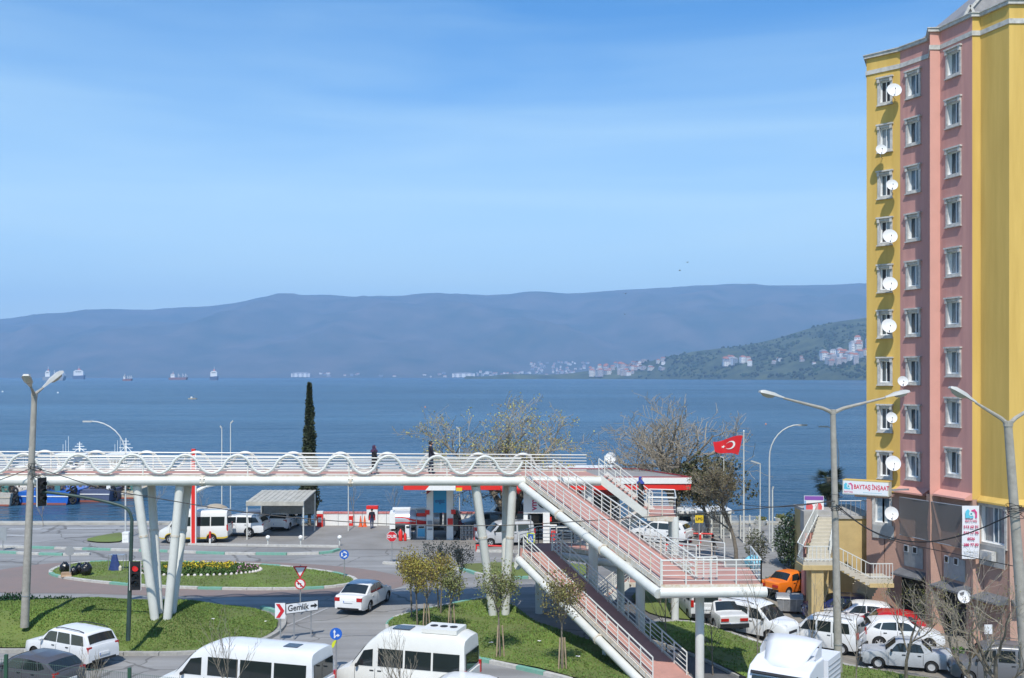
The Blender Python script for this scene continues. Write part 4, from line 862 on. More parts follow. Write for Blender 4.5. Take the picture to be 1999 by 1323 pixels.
def car(name, label, cat, loc, head, S, paintm, group=None, trim=None):
    """S: spec dict. t runs 0 (front) .. 1 (rear); local x forward, y left. head: heading angle of the front in world xy"""
    root = thing(name, label, cat, loc, head, group); L, W = S['L'], S['W']; hw = W / 2
    X = lambda t: L / 2 - t * L
    rw = S['rw']; ra = rw * 1.16; arches = S['wheels']; sill = S.get('sill', .22)
    deckp, gh, belt, k = S['deck'], S['gh'], S['belt'], S.get('tumble', .22); rnd_f, rnd_r = S.get('rf', .2), S.get('rr', .10)
    ts = {i / 26 for i in range(27)} | {0.006, .02, .045, .97, .99}
    for c in arches:
        for j in range(13):
            a = math.pi * j / 12; ts.add(c + ra * math.cos(a) / L)
        ts |= {c - (ra + .012) / L, c + (ra + .012) / L}
    ts = sorted(t for t in ts if 0 <= t <= 1)
    def zlow(t):
        for c in arches:
            dx = abs(t - c) * L
            if dx <= ra: return rw + math.sqrt(max(0, ra * ra - dx * dx)) * .98
        return sill + (.10 * (1 - t / .05) if t < .05 else 0) + (.10 * (t - .95) / .05 if t > .95 else 0)
    def plan(t):
        f = 1.
        if t < .13: f -= rnd_f * (1 - t / .13) ** 2.2
        if t > .88: f -= rnd_r * ((t - .88) / .12) ** 2.2
        return hw * f
    def ztop(t): return li(deckp, t)
    sec = [(0., .95), (.14, .975), (.38, 1.0), (.62, 1.), (.84, .985), (1., .955)]
    def side(t, z):
        zl = sill; zt = ztop(t); return plan(t) * li(sec, max(0, min(1, (z - zl) / max(.05, zt - zl))))
    q = MB(); rows = []
    for t in ts:
        zl, zt, w = zlow(t), ztop(t), plan(t); cr = .035 * min(1, w / hw); row = [(X(t), 0, zl), (X(t), w * .82, zl)]
        for f in (0., .14, .38, .62, .84, 1.): z = zl + (zt - zl) * f; row.append((X(t), side(t, z), z))
        row += [(X(t), w * .90, zt + cr * .35), (X(t), w * .5, zt + cr * .85), (X(t), 0, zt + cr)]
        rows.append(row)
    m = len(rows[0]); vs = []
    for row in rows: vs += row + [(x, -y, z) for x, y, z in row[-2:0:-1]]
    n = 2 * m - 2
    low_m = 1
    for i in range(len(rows) - 1):
        for j in range(n):
            jj = j if j < m - 1 else n - 1 - j
            mi = low_m if jj < 2 else (2 if (trim and jj == 2) else 0)
            q.f.append([i * n + j, i * n + (j + 1) % n, (i + 1) * n + (j + 1) % n, (i + 1) * n + j]); q.m.append(mi)
    q.f.append(list(range(n - 1, -1, -1))); q.m.append(0); q.f.append([(len(rows) - 1) * n + j for j in range(n)]); q.m.append(0)
    q.v = vs
    body = q.build('body', [paintm, BLACK, trim or BLACK], root, 38, fixn=True)
    # greenhouse
    t0, t1 = gh[0][0], gh[-1][0]; gts = sorted({t0 + (t1 - t0) * i / 30 for i in range(31)} | {p[0] for p in gh}); crown = S.get('crown', .05)
    wb = lambda t: min(side(t, ztop(t)) * 1.0, hw * .965)
    def gy(t, z): return wb(t) - max(0, z - belt) * k
    q = MB(); rows = []
    for t in gts:
        zt = li(gh, t); b0 = min(belt, zt) - .03; ye = gy(t, zt); hh = zt - b0
        row = [(X(t), wb(t), b0), (X(t), gy(t, b0 + hh * .5), b0 + hh * .5), (X(t), gy(t, b0 + hh * .86), b0 + hh * .86), (X(t), ye - .045, b0 + hh * .975), (X(t), ye * .84, zt + crown * .3), (X(t), ye * .45, zt + crown * .8), (X(t), 0, zt + crown)]
        rows.append(row)
    m = len(rows[0]); n = 2 * m - 1; q.v = []
    for row in rows: q.v += row + [(x, -y, z) for x, y, z in row[-2::-1]]
    for i in range(len(rows) - 1):
        for j in range(n - 1): q.f.append([i * n + j, i * n + j + 1, (i + 1) * n + j + 1, (i + 1) * n + j]); q.m.append(0)
    q.f.append(list(range(n))); q.f.append(list(range((len(rows) - 1) * n, len(rows) * n))); q.m += [0, 0]
    cab = q.build('cabin', paintm, root, 32, fixn=True)
    # glass
    def screen(ta, tb, nm, inset=.075):
        q = MB(); vsx = []; nu, nv = 6, 6
        for i in range(nu + 1):
            t = ta + (tb - ta) * i / nu; zt = li(gh, t); ye = gy(t, zt) - inset
            dzdt = (li(gh, t + .004) - li(gh, t - .004)) / .008 / -L; nrm = Vector((-dzdt, 0, 1)).normalized()
            for j in range(nv + 1):
                y = ye * (2 * j / nv - 1); c = crown * (1 - (y / (ye + inset)) ** 2); vsx.append(Vector((X(t), y, zt + c * .95)) + nrm * .018)
        q.add(vsx, [(i * (nv + 1) + j, i * (nv + 1) + j + 1, (i + 1) * (nv + 1) + j + 1, (i + 1) * (nv + 1) + j) for i in range(nu) for j in range(nv)]); q.build(nm, GLASS, cab, 60)
    if 'ws' in S: screen(*S['ws'], 'windscreen')
    if 'rs' in S: screen(*S['rs'], 'rear_window', S.get('rin', .075))
    if 'rsv' in S:                                   # upright rear window on a flat tail
        z0, z1, wf = S['rsv']; q = MB(); tl = gh[-1][0]; yy = (wb(tl) - .02) * wf
        q.box((X(tl) - .008, 0, (z0 + z1) / 2), (.03, 2 * yy, z1 - z0)); q.build('rear_window', GLASS, cab)
    for poly in S['win']:
        for sgn in (1, -1):
            q = MB(); q.poly3([(X(t), sgn * (gy(t, z) + .012), z) for t, z in (poly if sgn > 0 else poly[::-1])]); q.build('side_window', GLASS, cab)
    # seams
    q = MB()
    for t in S.get('seams', ()):
        for sgn in (1, -1):
            zz = [sill + .1 + (belt - sill - .12) * i / 5 for i in range(6)]
            for a, b in zip(zz, zz[1:]): q.poly3([(X(t) - .009, sgn * (side(t, a) + .004), a), (X(t) + .009, sgn * (side(t, a) + .004), a), (X(t) + .009, sgn * (side(t, b) + .004), b), (X(t) - .009, sgn * (side(t, b) + .004), b)])
    if q.v: o = q.build('door_seams', mat('door_gap', (.05, .05, .05), .8), body); o['kind'] = 'stuff'
    for t in S.get('handles', ()):
        for sgn in (1, -1): q = MB(); q.box((X(t), sgn * (side(t, belt - .1) + .015), belt - .11), (.17, .035, .035)); q.build('door_handle', S.get('hm', BLACK), root)
    # lights
    hl = S.get('hl', (.035, .70, .66, .30, .16)); th_, yf, z, wd, hg = hl
    for sgn in (1, -1):
        q = MB(); q.lathe([(0, -.10), (.7, -.08), (1, 0), (.8, .05), (0, .08)], (0, 0, 0), 14); sc_ = [Vector(p) for p in q.v]; y = sgn * plan(th_) * yf
        q.v = [(X(th_) + .02 + p.z * .9 + (-.14 * sgn * (p.x) if True else 0), y + p.x * wd / 2, z + p.y * hg / 2) for p in sc_]; q.build('headlight', CLEARL, root, 40)
    tl = S.get('tl', (.985, .84, .75, .2, .28)); tt, yf, z, wd, hg = tl
    for sgn in (1, -1):
        q = MB(); y = sgn * (plan(tt) * yf); q.box((X(tt) - .02, y, z), (.12, wd, hg)); o = q.build('taillight', REDL, root)
        if S.get('tl2'): q = MB(); q.box((X(tt) - .026, y, z - hg * .22), (.12, wd * .85, hg * .22)); q.build('indicator_lens', ORANGEL, o)
    zp = S.get('zp', .55); q = MB(); q.box((X(1) - .02, S.get('yp', 0), zp), (.03, .52, .12)); pl = q.build('number_plate', PLATE, root); q = MB(); q.box((X(1) - .037, S.get('yp', 0) + .24, zp), (.006, .04, .11)); q.build('plate_band', BLUE, pl)
    q = MB(); q.box((X(0) + .02, 0, S.get('zpf', .42)), (.03, .52, .12)); q.build('number_plate', PLATE, root)
    q = MB(); q.box((X(0.004) + .03, 0, S.get('zg', .58)), (.05, W * .42, .13)); q.build('grille', BLACK, root)
    if S.get('bumper'):
        for t in (.004, .996): q = MB(); q.box((X(t) + (.03 if t < .5 else -.03), 0, .42), (.16, W * .94, .2)); q.build('bumper', S['bumper'], root)
    q = MB(); q.box((X(.999) - .005, 0, sill + .12), (.05, W * .72, .1)); q.build('lower_valance', BLACK, root)
    tm = S['ws'][0] + .06 if 'ws' in S else gh[0][0]
    for sgn in (1, -1):
        q = MB(); q.lathe([(0, -.09), (.06, -.07), (.085, 0), (.07, .06), (0, .08)], (X(tm), sgn * (wb(tm) + .13), belt + .09), 10, Matrix.Rotation(R(90), 3, 'X'), sx=.8, sy=.95); q.tube([(X(tm), sgn * (wb(tm) - .03), belt + .03), (X(tm), sgn * (wb(tm) + .1), belt + .07)], .025, 5); q.build('mirror', S.get('mm', paintm), root, 50)
    ty, rm = wheel_mesh(rw, S.get('tw', .2), S.get('alloy', True))
    for c in arches:
        for sgn in (1, -1):
            wo_ = put('wheel', None, root, (X(c), sgn * (hw - S.get('tw', .2) / 2 - .03), rw)); put('tyre', ty, wo_); put('rim', rm, wo_)
    if S.get('rails'):
        ra0, ra1 = S['rails']
        for sgn in (1, -1):
            pts = []
            for i in range(7): t = ra0 + (ra1 - ra0) * i / 6; pts.append((X(t), sgn * (gy(t, li(gh, t)) - .09), li(gh, t) + .05 + (.045 if 0 < i < 6 else 0)))
            q = MB(); q.tube(pts, .02, 6); q.build('roof_rail', BLACK, root)
    root['half'] = L / 2
    return root
SEDAN = dict(L=4.56, W=1.73, rw=.31, wheels=(.19, .76), belt=.93, deck=[(0, .62), (.015, .70), (.05, .77), (.27, .93), (.84, 1.0), (.96, 1.0), (.985, .96), (1, .86)],
    gh=[(.24, .90), (.40, 1.36), (.46, 1.44), (.58, 1.46), (.70, 1.40), (.87, .99)], ws=(.265, .405), rs=(.715, .855),
    win=[[(.345, .96), (.415, 1.30), (.455, 1.36), (.535, 1.38), (.535, .96)], [(.55, .96), (.55, 1.38), (.62, 1.37), (.70, 1.29), (.735, 1.05), (.72, .97)]], seams=(.30, .545, .72), handles=(.50, .685), tl=(.985, .80, .84, .30, .20), hl=(.035, .72, .68, .34, .16), zp=.72, hm=PWD)
TOFAS = dict(L=4.20, W=1.62, rw=.29, wheels=(.19, .77), belt=.90, tumble=.26, alloy=False, tw=.17, rf=.08, rr=.05, deck=[(0, .60), (.012, .76), (.04, .80), (.27, .90), (.80, .93), (.985, .93), (1, .86)],
    gh=[(.26, .88), (.385, 1.32), (.42, 1.38), (.60, 1.39), (.66, 1.37), (.79, .93)], ws=(.275, .385), rs=(.672, .778), win=[[(.325, .93), (.395, 1.28), (.425, 1.33), (.495, 1.335), (.495, .93)], [(.51, .93), (.51, 1.335), (.60, 1.335), (.655, 1.29), (.69, .93)]],
    seams=(.30, .50, .68), handles=(.47, .64), tl=(.992, .66, .72, .42, .15), hl=(.012, .72, .64, .30, .15), zp=.5, bumper=BLACK, hm=BLACK, mm=BLACK)
HATCH = dict(L=4.25, W=1.77, rw=.32, wheels=(.20, .79), belt=.96, deck=[(0, .60), (.015, .70), (.05, .78), (.28, .95), (.90, 1.02), (.97, .98), (1, .80)], rr=.16,
    gh=[(.235, .93), (.40, 1.36), (.47, 1.45), (.62, 1.47), (.80, 1.41), (.87, 1.33), (.975, .99)], ws=(.255, .40), rs=(.875, .962), win=[[(.345, .99), (.43, 1.33), (.48, 1.39), (.565, 1.40), (.565, .99)], [(.58, .99), (.58, 1.40), (.66, 1.39), (.74, 1.36), (.77, 1.02)], [(.785, 1.03), (.755, 1.36), (.80, 1.33), (.86, 1.13)]],
    seams=(.31, .572, .77), handles=(.53, .72), tl=(.965, .83, .88, .26, .20), zp=.62)
WAGON = dict(L=4.46, W=1.735, rw=.33, wheels=(.19, .75), belt=1.02, sill=.28, tumble=.2, rr=.06, deck=[(0, .68), (.015, .80), (.05, .86), (.26, 1.0), (.97, 1.05), (.99, 1.03), (1, .9)],
    gh=[(.24, .98), (.37, 1.46), (.42, 1.56), (.55, 1.59), (.90, 1.56), (.925, 1.52), (.985, 1.05)], ws=(.26, .375), rs=(.932, .975), rin=.10, win=[[(.32, 1.06), (.385, 1.43), (.42, 1.49), (.515, 1.50), (.515, 1.06)], [(.53, 1.06), (.53, 1.50), (.70, 1.50), (.725, 1.06)], [(.745, 1.06), (.725, 1.50), (.895, 1.48), (.925, 1.08)]],
    seams=(.29, .522, .735), handles=(.48, .69), tl=(.978, .86, .90, .20, .30), tl2=True, zp=.66, rails=(.46, .88), alloy=True)
KANGOO = dict(L=4.10, W=1.70, rw=.30, wheels=(.18, .80), belt=1.05, sill=.25, tumble=.11, rr=.03, rf=.16, deck=[(0, .66), (.015, .80), (.05, .88), (.22, 1.02), (.98, 1.08), (1, 1.0)],
    gh=[(.19, 1.0), (.33, 1.60), (.38, 1.72), (.48, 1.79), (.90, 1.79), (.97, 1.75), (.99, 1.07)], ws=(.205, .335), rsv=(1.12, 1.62, .84), win=[[(.27, 1.09), (.345, 1.53), (.37, 1.60), (.465, 1.62), (.465, 1.09)], [(.49, 1.09), (.49, 1.62), (.66, 1.63), (.66, 1.09)], [(.69, 1.09), (.69, 1.63), (.88, 1.62), (.90, 1.12)]],
    seams=(.27, .478, .675), handles=(.44, .64), tl=(.988, .90, 1.05, .15, .36), zp=.78, rails=(.42, .92), alloy=False, bumper=BLACK, hm=BLACK, mm=BLACK)
MPV = dict(KANGOO, L=4.4, W=1.82, rw=.32, wheels=(.19, .81), rf=.24, deck=[(0, .70), (.02, .86), (.06, .95), (.22, 1.08), (.98, 1.10), (1, 1.0)], bumper=None, alloy=True, hl=(.05, .74, .86, .36, .3), zg=.55)
MINIBUS = dict(L=6.1, W=2.0, rw=.34, wheels=(.16, .76), belt=1.25, sill=.32, tumble=.09, rr=.03, rf=.22, crown=.07, deck=[(0, .72), (.012, .95), (.04, 1.04), (.14, 1.22), (.98, 1.28), (1, 1.2)],
    gh=[(.12, 1.18), (.235, 2.02), (.27, 2.22), (.33, 2.38), (.42, 2.44), (.95, 2.44), (.985, 2.40), (.992, 1.27)], ws=(.132, .232), rsv=(1.36, 2.02, .82), win=[[(.175, 1.30), (.235, 1.90), (.305, 1.98), (.305, 1.30)], [(.345, 1.32), (.345, 2.02), (.535, 2.02), (.535, 1.32)], [(.55, 1.32), (.55, 2.02), (.745, 2.02), (.745, 1.32)], [(.76, 1.32), (.76, 2.02), (.955, 2.02), (.955, 1.32)]],
    seams=(.17, .325, .545), handles=(.30, .36), tl=(.992, .93, 1.15, .12, .5), zp=.7, hm=BLACK, mm=BLACK, hl=(.03, .74, .86, .34, .3), zg=.66, tw=.21)
DOLMUS = dict(MINIBUS, L=5.3, W=1.95, wheels=(.17, .77), crown=.08)
SUV = dict(WAGON, L=4.7, W=1.87, rw=.37, sill=.34, belt=1.08, deck=[(0, .75), (.015, .9), (.05, .98), (.26, 1.08), (.97, 1.1), (1, .95)], gh=[(.24, 1.04), (.37, 1.52), (.43, 1.64), (.56, 1.69), (.88, 1.66), (.92, 1.6), (.985, 1.1)], win=[[(.32, 1.12), (.39, 1.5), (.42, 1.57), (.515, 1.58), (.515, 1.12)], [(.53, 1.12), (.53, 1.58), (.70, 1.58), (.725, 1.12)], [(.745, 1.12), (.725, 1.58), (.86, 1.55), (.92, 1.18)]], rails=(.46, .86))
def place(px, py, ang, Z=None):
    p = gnd(px, py) if Z is None else Vector(((px - CX) * Z / F, Z, gz((px - CX) * Z / F, Z)))
    return (p.x, p.y, p.z + .035), R(ang)
def veh(name, label, cat, px, py, ang, S, pm, Z=None, group=None, trim=None):
    l, a = place(px, py, ang, Z); return car(name, label, cat, l, a, S, pm, group, trim)
PKG = 'cars parked beside the apartment block'; ROADG = 'vehicles on the near road'
# on the near road: heading left and away
veh('estate_car', 'white estate car with black roof rails on the near road', 'car', 138, 1291, 151, WAGON, PW, group=ROADG)
veh('hatchback', 'dark grey hatchback cut off by the lower left corner', 'car', 66, 1342, 156, dict(HATCH, zp=.6), PDG, group=ROADG)
mb1 = veh('minibus', 'long white minibus with its rear beside the second minibus', 'minibus', 478, 0, 163, dict(MINIBUS, L=7.0), PW, Z=40.5, group=ROADG)
mb2 = veh('minibus', 'white high roof minibus with an air conditioning box on its roof', 'minibus', 795, 0, 163, dict(MINIBUS, L=5.7, gh=[(.12, 1.18), (.235, 2.02), (.27, 2.24), (.33, 2.52), (.42, 2.64), (.92, 2.64), (.985, 2.5), (.992, 1.27)]), PCREAM, Z=41.8, group=ROADG)
for (mbv, z, items) in ((mb1, 2.5, [(-2.2, 0.1, .6, .5, .03, 'roof_hatch')]), (mb2, 2.70, [(-1.6, 0, 1.5, 1.15, .17, 'roof_air_conditioner'), (.1, .1, .75, .6, .05, 'roof_vent')])):
    for (x, y, l, w, h, nm) in items:
        q = MB(); q.box((x, y, z + h / 2), (l, w, h)); o = q.build(nm, mat('dark_hatch_glass', (.05, .07, .10), .2) if h < .1 else PCREAM, mbv)
        if h > .1:
            for j in range(3): q = MB(); q.lathe([(.16, 0), (.16, .02), (.03, .03)], (x - .42 + j * .42, y, z + h), 14); q.build('fan_grille', BLACK, o)
veh('hatchback', 'white car roof just showing before the minibus at the lower edge', 'car', 884, 0, 165, dict(HATCH), PW, Z=39.3, group=ROADG)
veh('sedan', 'white sedan driving away past the roundabout', 'car', 712, 1184, 75, SEDAN, PW)
# parking ground
veh('panel_van', 'white van parked nearest the bridge platform post, rear to the road', 'van', 1362, 1201, 93, dict(KANGOO, L=3.9), PWD, group=PKG)
veh('sedan', 'boxy white old sedan with purple tinted rear window between two white vans', 'car', 1408, 1219, 97, TOFAS, PWD, group=PKG)
veh('panel_van', 'white people carrier van facing right with black grille', 'van', 1474, 1240, -44, MPV, PW, group=PKG)
veh('panel_van', 'white van with roof rails and black rear window behind the lamp pole', 'van', 1606, 1266, 146, KANGOO, PW, group=PKG)
veh('sedan', 'bright orange boxy sedan by the dumpster', 'car', 1543, 1127, 36, dict(TOFAS), POR, group=PKG)
veh('sedan', 'dark navy blue car under the outside stairs', 'car', 1637, 1209, 168, dict(HATCH, L=4.2), PBLUE, group=PKG)
veh('hatchback', 'white hatchback between the navy and the red car', 'car', 1678, 1225, 166, HATCH, PW, group=PKG)
veh('hatchback', 'red hatchback half hidden behind the white one', 'car', 1728, 1244, 166, HATCH, PRED, group=PKG)
veh('hatchback', 'clean white hatchback seen side on with silver alloy wheels', 'car', 1757, 1261, -9, HATCH, PW, group=PKG)
veh('sedan', 'dull silver old boxy sedan parked at the lawn edge', 'car', 1768, 1303, 162, TOFAS, PSILD, group=PKG)
veh('panel_van', 'grey people carrier cut off by the lower right corner', 'van', 1945, 1330, 165, dict(KANGOO, L=4.2, bumper=None), PGREY, group=PKG)
# around the petrol station
YELB = mat('minibus_yellow', (.70, .50, .06), .35, coat=.3)
veh('minibus', 'white and yellow minibus parked by the red price pillar', 'minibus', 382, 1057, 184, DOLMUS, PCREAM, trim=YELB)
veh('suv', 'white sport utility vehicle behind the yellow minibus', 'car', 466, 1045, 175, SUV, PW)
veh('hatchback', 'white hatchback with open doors under the car wash shelter', 'car', 556, 1031, 84, HATCH, PW)
veh('hatchback', 'dark car at the left end of the car wash shelter', 'car', 500, 1028, 84, HATCH, PDG)
veh('panel_van', 'silver van between the right pair of bridge legs', 'van', 985, 1063, 196, MPV, PSIL)
veh('hatchback', 'silver blue hatchback beyond the gas bottle cage', 'car', 945, 1034, 200, HATCH, paint('steel_blue', (.20, .25, .30)))
veh('panel_van', 'dark grey van by the sea wall behind the bridge leg', 'van', 985, 1022, 190, KANGOO, PDG)
veh('suv', 'white pickup like car beyond the bridge stairs', 'car', 1290, 1058, 150, SUV, PW)
# ================================================================ VEGETATION
BARK = mat('grey_bark', (.20, .17, .13), .9, var=.35, vscale=5, bump=.4, bscale=20)
TWIG = mat('brown_twigs', (.30, .26, .20), .9, var=.2, vscale=2)
STAKE = mat('stake_wood', (.38, .29, .19), .9, var=.25, vscale=6)
def rv(r): return Vector((r.gauss(0, 1), r.gauss(0, 1), r.gauss(0, 1))).normalized()
def grow(mb, p, d, L, rad, lv, r, tips, kids, spread, wob=.18, up=.1, shrink=.62, ns=4, minr=.004, mi_l=99):
    pts = [p.copy()]; dd = d.normalized(); rr = [rad]
    for i in range(ns):
        dd = (dd + rv(r) * wob + Vector((0, 0, up))).normalized(); p = p + dd * (L / ns); pts.append(p.copy()); rr.append(max(minr, rad * (1 - .55 * (i + 1) / ns)))
    mb.tube(pts, rr, 7 if lv == 0 else (5 if lv == 1 else 3), cap=False, mi=0 if lv < mi_l else 1)
    if not kids: tips.append((pts[-1], dd)); tips.append((pts[len(pts) // 2], dd)); return
    n = kids[0] + r.randint(-1, 1) if kids[0] > 2 else kids[0]
    for k in range(n):
        f = .32 + .68 * (k + r.random() * .8) / n if lv else .5 + .5 * (k + r.random()) / n
        f = min(.999, f); i = min(ns - 1, int(f * ns)); q = pts[i].lerp(pts[i + 1], f * ns - i); base = (pts[i + 1] - pts[i]).normalized()
        sidev = (rv(r) + Vector((0, 0, .15))); sidev = (sidev - base * sidev.dot(base)).normalized()
        nd = (base * math.cos(spread) + sidev * math.sin(spread))
        grow(mb, q, nd, L * shrink * r.uniform(.75, 1.15), max(minr, rr[i] * .62), lv + 1, r, tips, kids[1:], spread, wob, up, shrink, ns, minr, mi_l)
    tips.append((pts[-1], dd))
def leaf(mb, p, d, s, r, asp=.5):
    a = rv(r); t_ = (d * .5 + a).normalized(); w = t_.cross(rv(r)).normalized() * s * asp
    n = len(mb.v); e = p + t_ * s; m = p + t_ * s * .5
    mb.v += [tuple(p), tuple(m + w), tuple(e), tuple(m - w)]; mb.f.append([n, n + 1, n + 2, n + 3]); mb.m.append(0)
def finish_tree(name, label, cat, base, trunk, leaves=None, leafm=None, group=None, bark=BARK, twig=None):
    root = thing(name, label, cat, base, 0, group)
    trunk.build('trunk', [bark, twig or TWIG], root, 60)
    if leaves and leaves.v: leaves.build('crown', leafm, root)
    return root
def young_tree(seed, px, py, top, wpx, leafm, label, nleaf=1100, stakes=0, sparse=False):
    r = random.Random(seed); b = gnd(px, py); Z = b.y; b.z += .12; ht = (H - (top - HY) * Z / F) - b.z; wd = wpx * Z / F; tr = MB(); lv = MB(); ch = ht * .50; z0 = ht - ch
    lean = Vector((r.uniform(-.06, .06), r.uniform(-.05, .05), 1)); pts = [Vector((0, 0, -.1)) + Vector((lean.x * i / 4 * z0, lean.y * i / 4 * z0, z0 * i / 4)) for i in range(5)]
    tr.tube(pts, [.05, .045, .042, .04, .036], 7); top_p = pts[-1]; tips = []
    for k in range(9):
        a = k * 2.4 + r.uniform(-.3, .3); sp = r.uniform(.25, .62); d = Vector((math.cos(a) * sp, math.sin(a) * sp, 1))
        grow(tr, top_p - Vector((0, 0, r.random() * .35)), d, ch * r.uniform(.45, .62), .018, 1, r, tips, [5, 4], .55, .12, .08, .55, 3, .005)
    c = top_p + Vector((0, 0, ch * .48)); n = 0
    nleaf *= 1.75; wd *= 1.12
    while n < nleaf:
        if r.random() < .55 and tips: p, d = r.choice(tips); p = p + rv(r) * .12; d = d
        else: v = rv(r) * (r.random() ** .45); p = c + Vector((v.x * wd * .5, v.y * wd * .5, v.z * ch * .52)); d = v
        q = p - c; e = (q.x / (wd * .56)) ** 2 + (q.y / (wd * .56)) ** 2 + (q.z / (ch * .62)) ** 2
        if e > 1.15 or N(p.x * 2.6 + seed, p.y * 2.6, p.z * 2.6) < -.22: n += .25; continue
        leaf(lv, p, d, r.uniform(.06, .115), r, .38); n += 1
    root = finish_tree('young_tree', label, 'tree', b, tr, lv, leafm, 'young street trees on the lawn')
    for k in range(stakes):
        q = MB(); x = (-.16, .2, .05)[k]; q.tube([(x, -.12 + .1 * k, -.1), (x * .55, -.05, 1.45)], .035, 6); q.build('stake', STAKE, root)
OLIVE = mat('olive_yellow_leaves', (.235, .19, .035), .7, island=.4); GREENL = mat('grey_green_leaves', (.17, .18, .055), .7, island=.4); DARKL = mat('dusky_leaves', (.22, .20, .145), .7, island=.4)
young_tree(1, 856, 1194, 1046, 52, DARKL, 'sparse dark crowned young tree behind the yellowish ones', 700)
young_tree(2, 895, 1178, 1046, 46, DARKL, 'slim dark young tree nearest the bridge leg across the road', 550)
young_tree(3, 804, 1213, 1060, 58, OLIVE, 'leftmost young tree of the lawn with yellow olive crown', 1300)
young_tree(4, 815, 1230, 1074, 56, OLIVE, 'yellow olive young tree second from the left on the lawn', 1300)
young_tree(5, 832, 1238, 1078, 66, OLIVE, 'yellow olive young tree with stakes in the front of its group', 1200, 2)
young_tree(6, 860, 1205, 1072, 50, OLIVE, 'small olive young tree in the middle of its group', 900)
young_tree(7, 881, 1238, 1094, 60, GREENL, 'staked grey green young tree right of the yellow group', 1000, 2)
young_tree(8, 976, 1287, 1086, 86, GREENL, 'round crowned young tree standing alone before the bridge leg', 1500, 2)
young_tree(9, 1097, 1314, 1102, 92, mat('olive_green_leaves', (.165, .14, .045), .7, island=.4), 'young tree in front of the lowest ramp', 1500, 3)
# big bare planes by the sea
def bare_tree(seed, name, label, base, ht, spread, kids, budm=None, nb=0, trunk_h=.3, L0=None, rad=.28, up=.08, wob=.2, lean=(0, 0), buds=.09, group=None, minr=.012, stems=1, bark=BARK, shrink=.64, sxy=1.):
    r = random.Random(seed); tr = MB(); tips = []; lv = MB()
    for s_ in range(stems):
        d = Vector((lean[0] + (r.uniform(-.25, .25) if stems > 1 else 0), lean[1], 1)); grow(tr, Vector((0, 0, -.1)), d, ht * trunk_h * (1.5 if stems > 1 else 1.45), rad, 0, r, tips, kids, spread, wob, up, shrink, 5, minr, 2)
    zs = max(p.z for p, d in tips); sc_ = ht / zs
    tr.v = [(x * sc_ * sxy, y * sc_ * sxy, z * sc_) for x, y, z in tr.v]
    for k in range(nb): p, d = r.choice(tips); leaf(lv, Vector((p.x * sc_ * sxy, p.y * sc_ * sxy, p.z * sc_)) + rv(r) * .16, d, r.uniform(.5, 1) * buds, r, .5)
    return finish_tree(name, label, 'tree', base, tr, lv, budm, group, bark)
BUD = mat('spring_buds', (.33, .29, .09), .8, island=.35); BUDB = mat('brown_buds', (.21, .16, .08), .8, island=.3)
bare_tree(31, 'plane_tree', 'large budding plane tree behind the bridge deck', (-.2, 88.0, 0), 11.7, .85, [5, 5, 5, 4], BUD, 6500, .30, rad=.28, up=.05, stems=3, buds=.16, minr=.013, sxy=1.4)
bare_tree(34, 'plane_tree', 'large bare plane tree behind the petrol station canopy', (14.2, 88.5, 0), 11.7, .90, [6, 5, 5, 4], BUDB, 700, .30, rad=.32, up=.03, stems=3, buds=.14, minr=.014, sxy=1.25)
bare_tree(37, 'street_tree', 'brown leaved tree with forked trunk right of the flag', tuple(gnd(1437, 1093)), 7.6, .62, [7, 6, 5, 4], mat('brown_needles', (.13, .105, .055), .8, island=.35), 4600, .40, rad=.17, up=.07, buds=.13, minr=.009)
bare_tree(38, 'pine_tree', 'dark olive pine below the flag', (16.2, 84.0, 0), 6.9, .75, [7, 6, 5], mat('pine_needles', (.075, .075, .03), .8, island=.35), 6500, .45, rad=.17, up=.05, buds=.24, minr=.012)
# trees of the near parking edge
bare_tree(41, 'bare_tree', 'large bare forked tree with green buds before the block', (18.4, 38.5, -1.2), 8.2, .55, [5, 4, 4, 3], mat('lichen_buds', (.21, .20, .06), .8, island=.3), 900, .36, rad=.17, up=.02, wob=.22, lean=(-.12, 0), buds=.055, minr=.006, stems=2)
bare_tree(42, 'bare_tree', 'bare twiggy tree against the base of the block', (18.3, 47.5, -1.3), 5.6, .6, [6, 5, 4], mat('lichen_buds', (.21, .20, .06), .8, island=.3), 700, .34, rad=.08, up=.08, buds=.055, minr=.006)
for k, (px, Z, topy, wob, lab) in enumerate([(1486, 40.5, 1085, .12, 'thin bare sapling left of the white lorry cab'), (1580, 45.0, 1100, .12, 'thin bare sapling before the white people carrier'), (1668, 41.5, 1120, .10, 'slim bare sapling between the lorry and the silver sedan'), (1392, 44.5, 1190, .12, 'small bare sapling beside the platform post'), (1300, 47.0, 1120, .1, 'thin bare sapling under the ramp platform')]):
    x = (px - CX) * Z / F; z = gz(x, Z); ht = H - (topy - HY) * Z / F - z
    bare_tree(50 + k, 'sapling', lab, (x, Z, z), ht, .62, [7, 4, 3], None, 0, .62, rad=.045, up=.12, wob=wob, minr=.005, shrink=.42, group='bare saplings')
for k, (px, Z, topy, lab) in enumerate([(436, 35.5, 1168, 'bare sapling in front of the long minibus'), (800, 35.5, 1205, 'bushy bare sapling in front of the second minibus'), (160, 33.0, 1250, 'bare twigs before the dark grey hatchback')]):
    x = (px - CX) * Z / F; ht = H - (topy - HY) * Z / F
    bare_tree(60 + k, 'sapling', lab, (x, Z, 0), ht, .5, [9, 5, 3], None, 0, .5, rad=.045, up=.14, wob=.12, minr=.005, shrink=.46, group='bare saplings')
